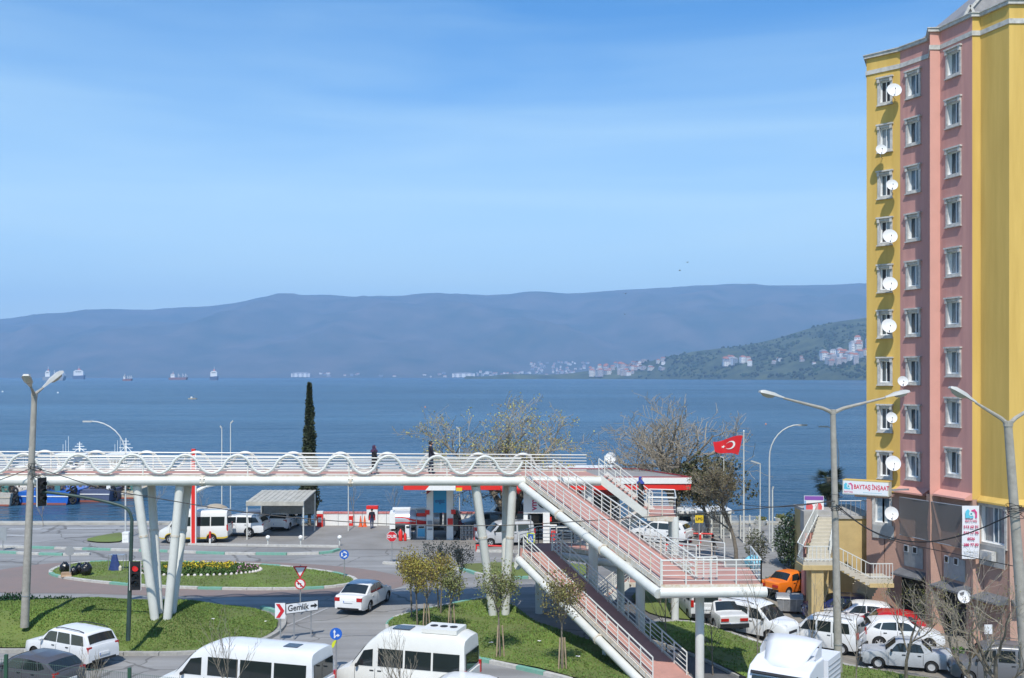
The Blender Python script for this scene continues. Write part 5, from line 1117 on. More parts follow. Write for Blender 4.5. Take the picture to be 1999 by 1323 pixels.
for k, (px, lab) in enumerate([(766, 'thin bare sapling behind the tanker'), (690, 'thin bare sapling left of the red kiosk'), (966, 'thin bare sapling beyond the bridge leg'), (84, 'thin dry stem at the quay edge left of the gooseneck'), (297, 'thin bare sapling beside the left bridge legs'), (400, 'thin bare sapling behind the yellow minibus')]):
    Z = 88.5; x = (px - CX) * Z / F
    bare_tree(70 + k, 'sapling', lab, (x, Z, 0), 3.6 if px > 100 else 2.2, .5, [6, 4], None, 0, .55, rad=.035, up=.12, minr=.009, shrink=.5, group='bare saplings')
# cypress
r = random.Random(5); lv = MB(); ht = 12.3; tr = MB(); tr.tube([(0, 0, -.1), (0, 0, 2), (0, 0, ht * .8)], [.17, .13, .03], 8)
prof = [(0, .3), (.08, .75), (.22, .92), (.45, .74), (.7, .43), (.86, .24), (1, .02)]
for k in range(13000):
    f = r.random() ** .9 * .92 + .08; a = r.uniform(0, 6.283); lump = 1 + .6 * N(math.cos(a) * 1.5, math.sin(a) * 1.5, f * 11) + .35 * N(math.cos(a) * 4, math.sin(a) * 4, f * 22)
    rr = .82 * li(prof, f) * lump * (r.random() ** .35); p = Vector((math.cos(a) * rr, math.sin(a) * rr, f * ht)); leaf(lv, p, Vector((math.cos(a) * .3, math.sin(a) * .3, 1.3)), r.uniform(.14, .30), r, .32)
finish_tree('cypress_tree', 'tall narrow dark cypress beside the car wash shelter', 'tree', (-17.6, 89.0, 0), tr, lv, mat('cypress_foliage', (.038, .05, .022), .8, island=.4))
# evergreen shrubs
def shrub(seed, px, py, wpx, hpx, leafm, label, n=2600, s=.12, zoff=None, name='shrub'):
    r = random.Random(seed); b = gnd(px, py); Z = b.y; w, h = wpx * Z / F / 2, hpx * Z / F; lv = MB(); tr = MB(); tips = []
    for k in range(5): grow(tr, Vector((r.uniform(-.1, .1), r.uniform(-.1, .1), -.05)), Vector((r.uniform(-.4, .4), r.uniform(-.4, .4), 1)), h * .6, .04, 1, r, tips, [4], .5, .15, .1, .5, 3, .008)
    for k in range(n):
        v = rv(r) * (r.random() ** .33); lump = 1 + .3 * N(v.x * 2.2 + seed, v.y * 2.2, v.z * 2.2) + .15 * N(v.x * 6, v.y * 6, v.z * 6 + seed); p = Vector((v.x * w, v.y * w, h * .5 + v.z * h * .5)) * lump; p.z = max(.05, p.z); leaf(lv, p, v, r.uniform(.7, 1.3) * s, r, .42)
    root = thing(name, label, 'shrub', b); tr.build('stems', BARK, root); lv.build('foliage', leafm, root); return root
EVER = mat('evergreen_leaves', (.035, .060, .022), .6, island=.4)
shrub(81, 1545, 1108, 66, 104, EVER, 'big dark evergreen shrub behind the orange sedan', 4200, .13)
shrub(82, 1477, 1098, 44, 62, mat('dusty_leaves', (.085, .09, .05), .8, island=.4), 'loose dusty shrub left of the big evergreen', 1100, .12)
shrub(83, 1556, 1050, 30, 44, mat('reddish_twigs', (.13, .075, .05), .8, island=.4), 'reddish brown bare shrub by the terrace wall', 900, .12)
shrub(84, 1872, 1290, 40, 26, mat('weed_leaves', (.10, .19, .03), .7, island=.4), 'bright green weeds at the foot of the block', 900, .1, name='weeds')
shrub(85, 1500, 1128, 40, 30, EVER, 'low dark shrub right of the ramp platform', 900, .12)
for k, (px, py, w, h) in enumerate([(30, 1180, 60, 16), (110, 1186, 60, 14), (185, 1192, 70, 14)]):
    r = random.Random(90 + k); b = gnd(px, py + 22); lv = MB()
    for j in range(700): v = rv(r) * (r.random() ** .5); leaf(lv, Vector((v.x * w * .026, v.y * .5, abs(v.z) * .45 + .75)), Vector((0, 0, 1)), .17, r, .2)
    root = thing('tall_grass', ['tall weeds on the mound at the left picture edge', 'clump of tall weeds on the mound by the lamp pole', 'clump of tall weeds on the mound before the roundabout'][k], 'weeds', b); lv.build('blades', mat('weed_leaves', (.10, .19, .03), .7, island=.4), root)
# palm on the terrace
r = random.Random(9); pm = thing('palm_tree', 'dark fan palm on the terrace beside the box sign', 'palm', (21.2, 68.5, 4.2)); q = MB(); q.tube([(0, 0, 0), (.05, 0, 1.5), (0, 0, 2.0)], [.2, .17, .2], 9); q.build('trunk', BARK, pm); q = MB()
for k in range(95):
    a = r.uniform(0, 6.283); e = r.uniform(-1.3, 1.1); L = r.uniform(.9, 1.45); d = Vector((math.cos(a) * math.cos(e), math.sin(a) * math.cos(e), math.sin(e))); c = Vector((0, 0, 1.75)); sd2 = d.cross(Vector((0, 0, 1))); sd2 = sd2.normalized() if sd2.length > .01 else Vector((1, 0, 0)); hub = c + d * L * .45
    for j in range(11):
        an = (j - 5) * .22; dj = (d * math.cos(an) + sd2 * math.sin(an)); tip = hub + dj * L * .62 - Vector((0, 0, .12 * r.random())); wv = dj.cross(sd2.cross(d)).normalized() * .035; n = len(q.v); q.v += [tuple(hub - wv * .4), tuple(hub.lerp(tip, .5) - wv), tuple(tip), tuple(hub.lerp(tip, .5) + wv)]; q.f.append([n, n + 1, n + 2, n + 3]); q.m.append(0)
    q.tube([c, hub], .012, 3)
q.build('fronds', mat('palm_fronds', (.028, .042, .018), .6, island=.35), pm)
# flower bed on the roundabout
fbd = thing('flower_bed', 'oval bed of yellow and pink flowers on the roundabout island', 'flower bed', tuple(gnd(385, 1117) + Vector((0, 0, .12)))); fo2 = fbd.location
c0 = gnd(385, 1116); rx, ry = 8.0 * .5 * 1.02, 1.75
def bed(n, m, name, f, s, zz):
    r = random.Random(hash(name) % 1000 if False else len(name) * 7); lv = MB()
    for k in range(n):
        a = r.uniform(0, 6.283); q_ = math.sqrt(r.random()); x, y = math.cos(a) * rx * q_, math.sin(a) * ry * q_
        if not f(x / rx, y / ry): continue
        leaf(lv, Vector((x, y, r.uniform(0, zz))), Vector((0, 0, 1)), s, r, .55)
    lv.build(name, m, fbd)
bed(5000, mat('bed_leaves', (.06, .11, .02), .8, island=.35), 'leaves', lambda x, y: True, .15, .22)
bed(3400, mat('yellow_petals', (.62, .46, .02), .7, island=.2), 'yellow_flowers', lambda x, y: y > -.2 and -.55 < x < .55, .09, .34)
bed(1700, mat('pink_petals', (.55, .28, .42), .7, island=.3), 'pink_flowers', lambda x, y: abs(x) > .66, .09, .28)
for k in range(64):
    a = k / 64 * 6.283; q = MB(); q.lathe([(0, -.05), (.09, -.02), (.11, .05), (.06, .13), (0, .15)], (math.cos(a) * (rx + .12), math.sin(a) * (ry + .12), 0), 7, sx=rnd.uniform(.8, 1.2)); q.build('border_stone', mat('white_stone', (.62, .58, .54), .8, var=.15), fbd, 60)
# ================================================================ STREET FURNITURE
LAMPH = mat('lamp_housing', (.46, .46, .44), .5, var=.1); LENS = mat('lamp_lens', (.42, .40, .34), .2)
def lamp_head(parent, p, d, s=1., org=None):
    """cobra head: p arm end, d outward direction"""
    d = d.normalized(); sd2 = d.cross(Vector((0, 0, 1))).normalized(); up = sd2.cross(d)
    q = MB(); q.off = org; rows = []
    for f, w, h in ((0, .07, .06), (.25, .12, .1), (.45, .2, .15), (.85, .22, .16), (1.0, .15, .09)):
        c = p + d * f * 1.25 * s; rows += [c - sd2 * w * s, c - sd2 * w * .7 * s + up * h * s, c + sd2 * w * .7 * s + up * h * s, c + sd2 * w * s]
    q.add(rows, [(i * 4 + j, i * 4 + (j + 1) % 4, (i + 1) * 4 + (j + 1) % 4, (i + 1) * 4 + j) for i in range(4) for j in range(4)] + [(0, 1, 2, 3), (19, 18, 17, 16)]); hd_ = q.build('lamp_head', LAMPH, parent, 40, fixn=True)
    q = MB(); q.lathe([(0, -.17), (.6, -.12), (.95, 0), (1, .02)], (0, 0, 0), 12); c = p + d * .82 * s
    q.v = [tuple(c - Vector(org) + d * v[0] * .42 * s + sd2 * v[1] * .19 * s + up * v[2] * s) for v in q.v]; q.build('lamp_lens', LENS, hd_, 50)
def double_lamp(label, base, top, arms, rb=.2, rt=.13):
    root = thing('street_lamp', label, 'street lamp', base, 0, 'concrete street lamps'); o = Vector(base); b, t_ = Vector(base), Vector(top)
    q = MB(); q.off = o; q.tube([b - Vector((0, 0, .2)), b.lerp(t_, .5), t_], [rb, (rb + rt) / 2, rt], 14); q.build('pole', POLE, root, 40)
    q = MB(); q.off = o; m = b.lerp(t_, .12); q.tube([m, m + (t_ - b).normalized() * .05], rb + .01, 14); q.build('pole_band', GALV, root)
    q = MB(); q.off = o; q.tube([t_, t_ + Vector((0, 0, .22))], rt * 1.15, 12); q.build('pole_cap', POLE, root)
    for e in arms:
        e = Vector(e); s_ = t_ + Vector((0, 0, .05)); q = MB(); q.off = o; q.tube([s_, s_.lerp(e, .2) + Vector((0, 0, .08)), e], [.1, .085, .05], 8); q.build('arm', POLE, root, 40); lamp_head(root, e, (e - s_) * Vector((1, 1, .8)), 1., o)
    return root
bL = gnd(48, 1236); bL.z = .95; bL.y = 50; bL.x = (48 - CX) * 50 / F
double_lamp('leaning concrete street lamp with two heads at the left picture edge', tuple(bL), tuple(at(67, 776, 50)), [at(60, 755, 49.2), at(84, 757, 50.3)])
bM = Vector(((1637 - CX) * 49 / F, 49, gz(15.6, 49))); double_lamp('concrete street lamp with two arms rising before the parking ground', tuple(bM), tuple(at(1626, 808, 49)), [at(1530, 777, 48.6), at(1728, 776, 49.4)])
bR = Vector(((2012 - CX) * 42 / F, 42, -1.45)); double_lamp('leaning concrete street lamp cut by the right picture edge', tuple(bR), tuple(at(1968, 832, 42)), [at(1905, 786, 42), at(2040, 780, 42.4)], .25, .165)
def curved_lamp(label, px, py, topy, dx, Z, r=.07):
    x = (px - CX) * Z / F; ht = H - (topy - HY) * Z / F; root = thing('promenade_lamp', label, 'street lamp', (x, Z, 0), 0, 'curved lamps along the shore'); L = dx * Z / F; sg_ = 1 if L > 0 else -1
    pts = [Vector((0, 0, 0)), Vector((0, 0, ht * .55)), Vector((0, 0, ht * .72))] + [Vector((L * (1 - math.cos(a)), 0, ht * .72 + ht * .28 * math.sin(a))) for a in [i * math.pi / 2 / 8 for i in range(1, 9)]]
    q = MB(); q.tube(pts, [r, r * .9, r * .8] + [r * .7] * 8, 8); q.build('pole', mat('pale_lamp_paint', (.55, .56, .55), .5, var=.1), root, 50)
    q = MB(); q.box((L + sg_ * .25, 0, ht - .02), (.7, .22, .12)); q.build('lamp_head', LAMPH, root)
curved_lamp('tall curved lamp on the quay at the left', 245, 1060, 822, -68, 82); curved_lamp('curved lamp with its head to the right near the poster', 1502, 1060, 829, 58, 80); curved_lamp('curved lamp half hidden by the double armed concrete lamp', 1637, 1050, 832, -24, 84)
def straight_lamp(label, px, topy, basey, Z, head=-1, r=.05):
    x = (px - CX) * Z / F; ht = H - (topy - HY) * Z / F; root = thing('pole_lamp', label, 'street lamp', (x, Z, 0), 0, 'slim white pole lamps'); q = MB(); q.tube([(0, 0, 0), (0, 0, ht)], [r, r * .7], 8); q.build('pole', STEELW, root)
    q = MB(); q.beam((0, 0, ht), (head * .7, 0, ht + .22), .12, .1); q.build('lamp_head', LAMPH, root)
straight_lamp('slim white lamp left of the flag pole', 1413, 893, 1000, 80, -1); straight_lamp('slim white lamp right of the flag pole', 1484, 905, 1040, 78, -1); straight_lamp('slim dark topped mast left of the cypress', 450, 826, 1000, 89, .3); straight_lamp('slim pale mast next to the dark topped mast', 433, 836, 1000, 89, -.2); straight_lamp('slim lamp behind the budding plane tree', 897, 838, 1000, 89, -.4); straight_lamp('white post beside the curved shore lamp', 1508, 955, 1040, 76, .1, .07); straight_lamp('white post by the sea wall under the bridge', 680, 948, 1010, 86, .15, .05)
# kerb lamps, bollards
for k, px in enumerate((523, 587, 663)):
    p = gnd(px, 1066); root = thing('globe_lamp', ['short white globe lamp on the forecourt kerb, leftmost', 'short white globe lamp on the forecourt kerb, middle', 'short white globe lamp at the right end of the forecourt kerb'][k], 'lamp', tuple(p), 0, 'globe lamps on the forecourt kerb')
    q = MB(); q.tube([(0, 0, 0), (0, 0, .55)], .05, 8); q.build('post', STEELW, root); q = MB(); q.lathe([(0.02, .5), (.14, .56), (.18, .68), (.13, .8), (0, .85)], n=12); q.build('globe', WHITE, root, 60)
p = gnd(410, 1061); root = thing('bollard', 'red and white banded post beside the yellow minibus', 'bollard', tuple(p)); q = MB(); q.tube([(0, 0, 0), (0, 0, .4)], .08, 10); q.build('lower_band', WHITE, root); q = MB(); q.tube([(0, 0, .4), (0, 0, .95)], .08, 10); q.build('upper_band', RED, root)
# traffic light with gooseneck arm
TLG = mat('dark_green_paint', (.035, .065, .055), .5, var=.2)
tb = at(250, 1246, 47.7); tl = thing('traffic_light', 'dark green traffic light pole with gooseneck arm and red signal', 'traffic light', tuple(tb)); o = Vector(tb)
Zt = 47.7; pts = [at(250, 1250, Zt), at(257, 1040, Zt), at(257.5, 1015, Zt)] + [at(*p, Zt) for p in smooth_poly([(257, 1012), (254, 1000), (246, 991), (234, 986), (200, 977), (150, 968), (98, 961), (82, 960)], 2, False)]
q = MB(); q.off = o; q.tube(pts, [.11, .085, .08] + [.07] * (len(pts) - 3), 10); q.build('pole', TLG, tl, 50)
def signal(c, rz, lit, parent, s=1.):
    g_ = put('signal_head', None, parent, tuple(Vector(c) - o), rz); q = MB(); q.box((0, .1, 0), (.34, .22, 1.1)); q.build('housing', BLACK, g_); q = MB(); q.box((0, .02, 0), (.5, .03, 1.32)); q.build('backboard', BLACK, g_)
    q = MB(); q.box((-.252, .02, 0), (.02, .04, 1.34)); q.box((.252, .02, 0), (.02, .04, 1.34)); q.build('white_edge', WHITE, g_)
    for k, z in enumerate((.34, 0, -.34)):
        on = lit and k == 0; q = MB(); q.lathe([(.14, 0), (.1, .03), (0, .04)], (0, -.012, z), 14, Matrix.Rotation(R(90), 3, 'X')); q.build('lens', mat('red_signal_lit', (.75, .03, .03), .3, emit=.55) if on else mat('dark_signal_lens', (.02, .022, .02), .2), g_, 50)
        q = MB(); vs_ = []
        for j in range(9):
            a = math.pi * (-.1 + 1.2 * j / 8); vs_ += [(math.cos(a) * .15, 0, z + math.sin(a) * .15), (math.cos(a) * .16, -.24 * (.55 + .45 * math.sin(max(0, min(math.pi, a)))), z + math.sin(a) * .16)]
        q.add(vs_, [(2 * j, 2 * j + 1, 2 * j + 3, 2 * j + 2) for j in range(8)]); q.build('visor', BLACK, g_)
signal(at(264, 1124, Zt - .12), R(8), True, tl); signal(at(82, 960, Zt), R(62), False, tl)
# sign posts
SREV = mat('sign_back_grey', (.36, .38, .39), .5, metal=.3, var=.1); SW = mat('sign_white', (.74, .75, .75), .4); SRED = mat('sign_red', (.58, .02, .03), .4)
FACE = lambda loc, rz: Matrix.Translation(loc) @ Matrix.Rotation(rz, 4, 'Z') @ Matrix.Rotation(R(90), 4, 'X')
def disc(r, n=24): return [(r * math.cos(2 * math.pi * k / n), r * math.sin(2 * math.pi * k / n)) for k in range(n)]
def post(root, x, z1, y=.05, r=.035, z0=-.1): q = MB(); q.tube([(x, y, z0), (x, y, z1)], r, 8); q.build('post', GALV, root)
def plate(root, poly, m, loc, rz=0., d=.02, name='plate'): q = MB(); q.prism(poly, FACE(Vector(loc), rz), d); return q.build(name, m, root)
def sign(label, px, base_py, Z=None, name='road_sign', rz=0.):
    b = gnd(px, base_py) if Z is None else Vector(((px - CX) * Z / F, Z, 0)); return thing(name, label, 'sign', tuple(b), rz), b
def zof(py, b): return H - (py - HY) * b.y / F - b.z
s_, b = sign('back of a round grey traffic sign on the roundabout island', 136, 1129); zc = zof(1075, b); post(s_, 0, zc + .2); plate(s_, disc(.31), SREV, (0, 0, zc))
s_, b = sign('small grey sign seen from behind at the left picture edge', 5, 1075); post(s_, 0, zof(1030, b)); plate(s_, [(-.3, -.5), (.3, -.5), (.3, .5), (-.3, .5)], SREV, (0, 0, zof(1042, b)))
s_, b = sign('red bordered give way triangle above a no left turn roundel', 586, 1200); post(s_, 0, zof(1103, b)); zc = zof(1113, b)
tri = lambda k: [(-.40 * k, .23 * k), (0, -.46 * k), (.40 * k, .23 * k)]
plate(s_, tri(1.), SRED, (0, -.005, zc)); plate(s_, tri(.68), SW, (0, -.03, zc), d=.006, name='white_field'); zc = zof(1139.5, b); plate(s_, disc(.30), SRED, (0, -.005, zc)); plate(s_, disc(.235), SW, (0, -.03, zc), d=.006, name='white_field')
q = MB(); M = FACE(Vector((0, -.04, zc)), 0); q.prism([(.02, -.16), (.07, -.16), (.07, .05), (-.06, .05), (-.06, .1), (-.17, .02), (-.06, -.06), (-.06, -.0), (.02, -.0)], M, .004); q.build('arrow', BLACK, s_); q = MB(); q.prism([(-.19, .14), (-.14, .19), (.19, -.14), (.14, -.19)], M @ Matrix.Translation((0, 0, .006)), .003); q.build('red_bar', SRED, s_)
s_, b = sign('blue round roundabout arrows sign on the island tip', 672, 1131); zc = zof(1082, b); post(s_, 0, zc); plate(s_, disc(.30), BLUE, (0, -.005, zc))
for k in range(3):
    q = MB(); pts_ = []; a0 = k * 2.094 + .3
    outer = [(.2 * math.cos(a0 + j * .2), .2 * math.sin(a0 + j * .2)) for j in range(7)]; inner = [(.12 * math.cos(a0 + j * .2), .12 * math.sin(a0 + j * .2)) for j in range(6, -1, -1)]; ae = a0 + 1.2; tipa = ae + .45
    q.prism(outer + [(.25 * math.cos(ae), .25 * math.sin(ae)), (.16 * math.cos(tipa), .16 * math.sin(tipa)), (.07 * math.cos(ae), .07 * math.sin(ae))] + inner, FACE(Vector((0, -.03, zc)), 0), .004); q.build('arrow', SW, s_)
s_, b = sign('red octagonal stop sign reading DUR beyond the roundabout', 765, 1100); zc = zof(1047, b); post(s_, 0, zc); oc = lambda r_: [(r_ * math.cos(math.pi / 8 + k * math.pi / 4), r_ * math.sin(math.pi / 8 + k * math.pi / 4)) for k in range(8)]; plate(s_, oc(.38), SW, (0, -.003, zc)); plate(s_, oc(.355), SRED, (0, -.03, zc), d=.006, name='red_field'); text('DUR', .30, SW, s_, (0, -.042, zc), (R(90), 0, 0), bold=.008)
s_, b = sign('blue round straight or right arrow sign behind the minibuses', 656, 0, 45.3); zc = zof(1237, b); post(s_, 0, zc); plate(s_, disc(.27), BLUE, (0, -.005, zc)); M = FACE(Vector((0, -.03, zc)), 0)
q = MB(); q.prism([(-.09, -.18), (-.04, -.18), (-.04, .07), (.0, .07), (-.065, .2), (-.13, .07), (-.09, .07)], M, .004); q.build('arrow', SW, s_); q = MB(); q.prism([(-.04, -.12), (.0, -.04), (.07, -.04), (.07, .01), (.17, -.065), (.07, -.14), (.07, -.09), (.02, -.09), (-.04, -.17)], M, .005); q.build('arrow', SW, s_)
q = MB(); q.prism([(-.02, -.9), (.1, -.55), (.3, -.38), (.16, -.75)], M @ Matrix.Translation((-.25, .18, -.02)), .01); q.build('yellow_plate', mat('fluorescent_yellow', (.62, .68, .03), .5), s_)
# Gemlik direction sign with chevron
gl, gr = at(557, 1189, 50.2), at(621, 1180, 51.1); gc = (gl + gr) / 2; rz = math.atan2(gr.y - gl.y, gr.x - gl.x); gs = thing('direction_sign', 'white direction sign reading Gemlik with an arrow to the right', 'sign', (gc.x, gc.y, .1), rz); wG = (gr - gl).xy.length; hG = .26; zc = gc.z - .1
plate(gs, [(-wG / 2, -hG), (wG / 2, -hG), (wG / 2, hG), (-wG / 2, hG)], BLACK, (0, 0, zc)); plate(gs, [(-wG / 2 + .03, -hG + .03), (wG / 2 - .03, -hG + .03), (wG / 2 - .03, hG - .03), (-wG / 2 + .03, hG - .03)], SW, (0, -.025, zc), d=.006, name='white_field')
text('Gemlik', .42, BLACK, gs, (-wG * .12, -.036, zc), (R(90), 0, 0), bold=.006, sx=.88); q = MB(); q.prism([(0, -.05), (.2, -.05), (.2, -.13), (.36, 0), (.2, .13), (.2, .05), (0, .05)], FACE(Vector((wG * .26, -.036, zc)), 0), .004); q.build('arrow', BLACK, gs)
post(gs, -wG * .22, zc - .1, .08); post(gs, wG * .3, zc - .1, .08)
s_, b = sign('white square sign with red chevron beside the direction sign', 547, 0, 50.0); zc = zof(1192, b); post(s_, 0, zc); plate(s_, [(-.25, -.38), (.25, -.38), (.25, .38), (-.25, .38)], SW, (0, 0, zc)); plate(s_, [(-.2, .34), (-.02, .34), (.21, 0), (-.02, -.34), (-.2, -.34), (.02, 0)], SRED, (0, -.03, zc), d=.006, name='chevron')
s_, b = sign('yellow bordered blue pedestrian crossing sign under the upper ramp', 1036, 1086); zc = zof(1050, b); post(s_, 0, zof(1006, b)); plate(s_, [(-.27, -.36), (.27, -.36), (.27, .36), (-.27, .36)], mat('fluorescent_yellow', (.62, .68, .03), .5), (0, 0, zc)); plate(s_, [(-.2, -.29), (.2, -.29), (.2, .29), (-.2, .29)], BLUE, (0, -.024, zc), d=.006, name='blue_field'); plate(s_, [(-.17, -.16), (.17, -.16), (0, .17)], SW, (0, -.034, zc), d=.004, name='white_triangle')
plate(s_, [(-.03, -.12), (.05, -.12), (.02, .1), (-.02, .1)], BLACK, (0, -.04, zc), d=.003, name='walking_figure')
s_, b = sign('small white notice on a post at the foot of the block', 1929, 1290); zc = zof(1228, b); post(s_, 0, zc); plate(s_, [(-.2, -.24), (.2, -.24), (.2, .24), (-.2, .24)], SW, (0, -.01, zc))
# overhead cables
def cable(label, pts, r=.022):
    P = [Vector(p) for p in smooth_poly([tuple(p) for p in pts], 3, False)]; root = MB(); root.off = P[0]; root.tube(P, r, 5); tag(root.build('overhead_cable', BLACK, None, 60, loc=P[0]), label, 'cable')
cable('black cable sagging from the left lamp pole across to the middle lamp pole', [at(66, 912, 49.8), at(120, 928, 49.2), at(200, 955, 48.6), at(300, 971, 48), at(420, 992, 47.5), at(560, 1010, 47), at(760, 1024, 46.6), at(980, 1027, 46.6), at(1150, 1016, 47), at(1400, 1000, 48), at(1630, 978, 48.8)])
cable('black cable leaving the left lamp pole to the left picture edge', [at(-120, 975, 47), at(0, 937, 49), at(60, 914, 49.8)]); cable('thick cable bundle between the middle and the right lamp pole', [at(1632, 985, 48.8), at(1700, 1040, 47), at(1790, 1062, 45.5), at(1880, 1047, 44), at(1979, 1003, 42.2)], .028); cable('thin cable below the cable bundle', [at(1632, 990, 48.8), at(1720, 1052, 47), at(1850, 1078, 45), at(1985, 1106, 42.3)], .018); cable('thin cable from the middle lamp pole past the poster', [at(1626, 976, 48.9), at(1560, 988, 56), at(1500, 990, 64), at(1440, 984, 72)], .02)
for (px, py, Z, n, lb) in ((66, 915, 49.7, 5, 'coiled cable ends on the left lamp pole'), (1630, 982, 48.7, 4, 'cable clamps on the middle lamp pole'), (1978, 990, 41.8, 7, 'tangle of coiled cables on the right lamp pole')):
    root = thing('cable_coil', lb, 'cable', tuple(at(px, py, Z)))
    for k in range(n):
        a = rnd.uniform(0, 6.28); R_ = rnd.uniform(.2, .34); cz = rnd.uniform(-.5, .5); q = MB(); q.tube([Vector((math.cos(t_ * .5) * R_ + .06, math.sin(t_ * .5) * R_, cz + .1 * math.sin(t_ * .5 + a))) for t_ in range(14)], .014, 4); q.build('loop', BLACK, root)
# wire mesh fence on the bank
wf = thing('wire_fence', 'green wire mesh fence at the lower left picture edge', 'fence', (-11.85, 24, 5.1)); o = wf.location; FG = mat('fence_green', (.03, .085, .055), .5)
ftop = lambda x: 6.42 - (x + 11.85) * .108
xs = [-17.6, -14.74, -11.85, -8.96, -6.07]
for x in xs: q = MB(); q.off = o; q.beam((x, 24, ftop(x) - 1.6), (x, 24, ftop(x) + .06), .07, .07, up=Vector((1, 0, 0))); q.build('post', FG, wf)
for a, b in zip(xs, xs[1:]):
    pn = MB(); pn.off = o
    for k in range(58): x = a + (b - a) * (k + .5) / 58; pn.tube([(x, 24.03, ftop(x) - 1.3), (x, 24.03, ftop(x) - .06)], .0035, 3, cap=False)
    for k in range(6): pn.tube([(a, 24.03, ftop(a) - .08 - k * .24), (b, 24.03, ftop(b) - .08 - k * .24)], .004, 3, cap=False)
    pn.build('wire_panel', mat('fence_wire', (.10, .16, .13), .5, metal=.3), wf)
# rubbish on the roundabout
BAG = mat('black_bin_bag', (.012, .012, .013), .22, spec=.6, bump=.5, bscale=9)
for k, (px, py, w, h, lab) in enumerate([(126, 1121, .62, .75, 'leftmost black rubbish bag left of the grey sign'), (144, 1126, .5, .62, 'small black rubbish bag right of the grey sign post'), (155, 1124, .5, .8, 'black rubbish bag between its two neighbours'), (168, 1126, .72, .9, 'largest black rubbish bag at the right of the heap')]):
    r = random.Random(100 + k); bm = bmesh.new(); bmesh.ops.create_icosphere(bm, subdivisions=4, radius=1)
    for v in bm.verts:
        c = v.co.copy(); n = 1 + .14 * noise.noise(c * 2.3 + Vector((k * 9, 0, 0))) + .07 * abs(noise.noise(c * 6 + Vector((0, k * 5, 0)))); c = c * n; top_ = sm((c.z - .55) / .5); c.x *= 1 - .35 * top_; c.y *= 1 - .35 * top_; c.z += .12 * top_ * math.sin(math.atan2(c.y, c.x) * 5); v.co = Vector((c.x * w / 2, c.y * w / 2, max(-.46, c.z * .5) * h + h * .44))
    me = bpy.data.meshes.new('rubbish_bag'); bm.to_mesh(me); bm.free(); me.materials.append(BAG); me.polygons.foreach_set('use_smooth', [True] * len(me.polygons)); p = gnd(px, py); tag(put('rubbish_bag', me, None, (p.x, p.y, .11)), lab, 'bag', 'black rubbish bags on the roundabout')
p = gnd(130, 1128); cb = thing('cardboard_box', 'flattened brown cardboard box before the rubbish bags', 'box', (p.x, p.y, .11), .2); q = MB(); q.box((0, 0, .13), (.62, .4, .26)); q.build('carton', mat('cardboard', (.36, .25, .16), .9, var=.15), cb); q = MB(); q.box((.05, -.26, .06), (.6, .2, .02), rx=.5); q.build('flap', mat('cardboard', (.36, .25, .16), .9), cb)
p = gnd(226, 1116); tp = thing('tarp_stand', 'blue tarpaulin hung over a small metal stand on the roundabout', 'tarpaulin', (p.x, p.y, .11))
for (x, y) in ((-.48, 0), (.5, 0), (-.48, .5), (.5, .5)): q = MB(); q.tube([(x, y, 0), (x, y, 1.0)], .02, 6); q.build('leg', GALV, tp)
q = MB(); q.b2(-.5, .52, 0, .5, .98, 1.0); q.build('table_top', GALV, tp); q = MB(); vs_ = []
for i in range(10):
    for j in range(8): t_ = j / 7; a = math.pi * (i / 9); wdt = .14 + .28 * t_; vs_.append((-.05 + math.cos(a) * -wdt, -.03 - math.sin(a) * (.08 + .16 * t_) - .03 * math.sin(i * 2.1 + j * .7), 1.04 * (1 - t_) + .02))
q.add(vs_, [(i * 8 + j, (i + 1) * 8 + j, (i + 1) * 8 + j + 1, i * 8 + j + 1) for i in range(9) for j in range(7)]); q.build('tarpaulin', mat('blue_tarp', (.02, .045, .17), .6, var=.25, vscale=5, bump=.4, bscale=10), tp, 70)
q = MB(); q.lathe([(.0, 0), (.1, .0), (.11, .24), (.05, .3), (.05, .36), (0, .36)], (.36, -.15, 0), 10); q.build('can', mat('cream_can', (.6, .56, .42), .6), tp, 40)
# dumpster
p = gnd(1541, 1197); dp = thing('dumpster', 'galvanised metal dumpster between the orange car and the stairs', 'dumpster', tuple(p), R(-12)); dp.scale = (1.0, .9, .82); q = MB(); M = Matrix.Identity(4)
q.add([(-.62, -.45, .25), (.62, -.45, .25), (.62, .45, .25), (-.62, .45, .25), (-.78, -.6, 1.2), (.78, -.6, 1.2), (.78, .6, 1.2), (-.78, .6, 1.2)], [(3, 2, 1, 0), (0, 1, 5, 4), (1, 2, 6, 5), (2, 3, 7, 6), (3, 0, 4, 7)]); q.build('tub', mat('dull_zinc', (.30, .31, .32), .6, metal=.3, var=.3, vscale=3), dp)
q = MB(); q.tube([(-.8, -.62, 1.2), (.8, -.62, 1.2), (.8, .62, 1.2), (-.8, .62, 1.2), (-.8, -.62, 1.2)], .035, 6); q.build('rim', GALV, dp)
for x in (-.4, 0, .4): q = MB(); q.beam((x * .9, -.455, .3), (x, -.6, 1.15), .06, .04, up=Vector((0, 1, 0))); q.build('rib', GALV, dp)
q = MB(); vs_ = [(x, .62 * math.cos(a), 1.22 + .28 * math.sin(a)) for x in (-.78, .78) for a in [i * math.pi / 8 for i in range(9)]]; q.add(vs_, [(i, i + 1, 10 + i, 9 + i) for i in range(8)]); q.build('lid', mat('dull_zinc', (.30, .31, .32), .6), dp, 50)
for x in (-.5, .5):
    for y in (-.35, .35): q = MB(); q.lathe([(.1, -.03), (.1, .03)], (x, y, .1), 10, Matrix.Rotation(R(90), 3, 'X')); q.build('castor', TYRE, dp)
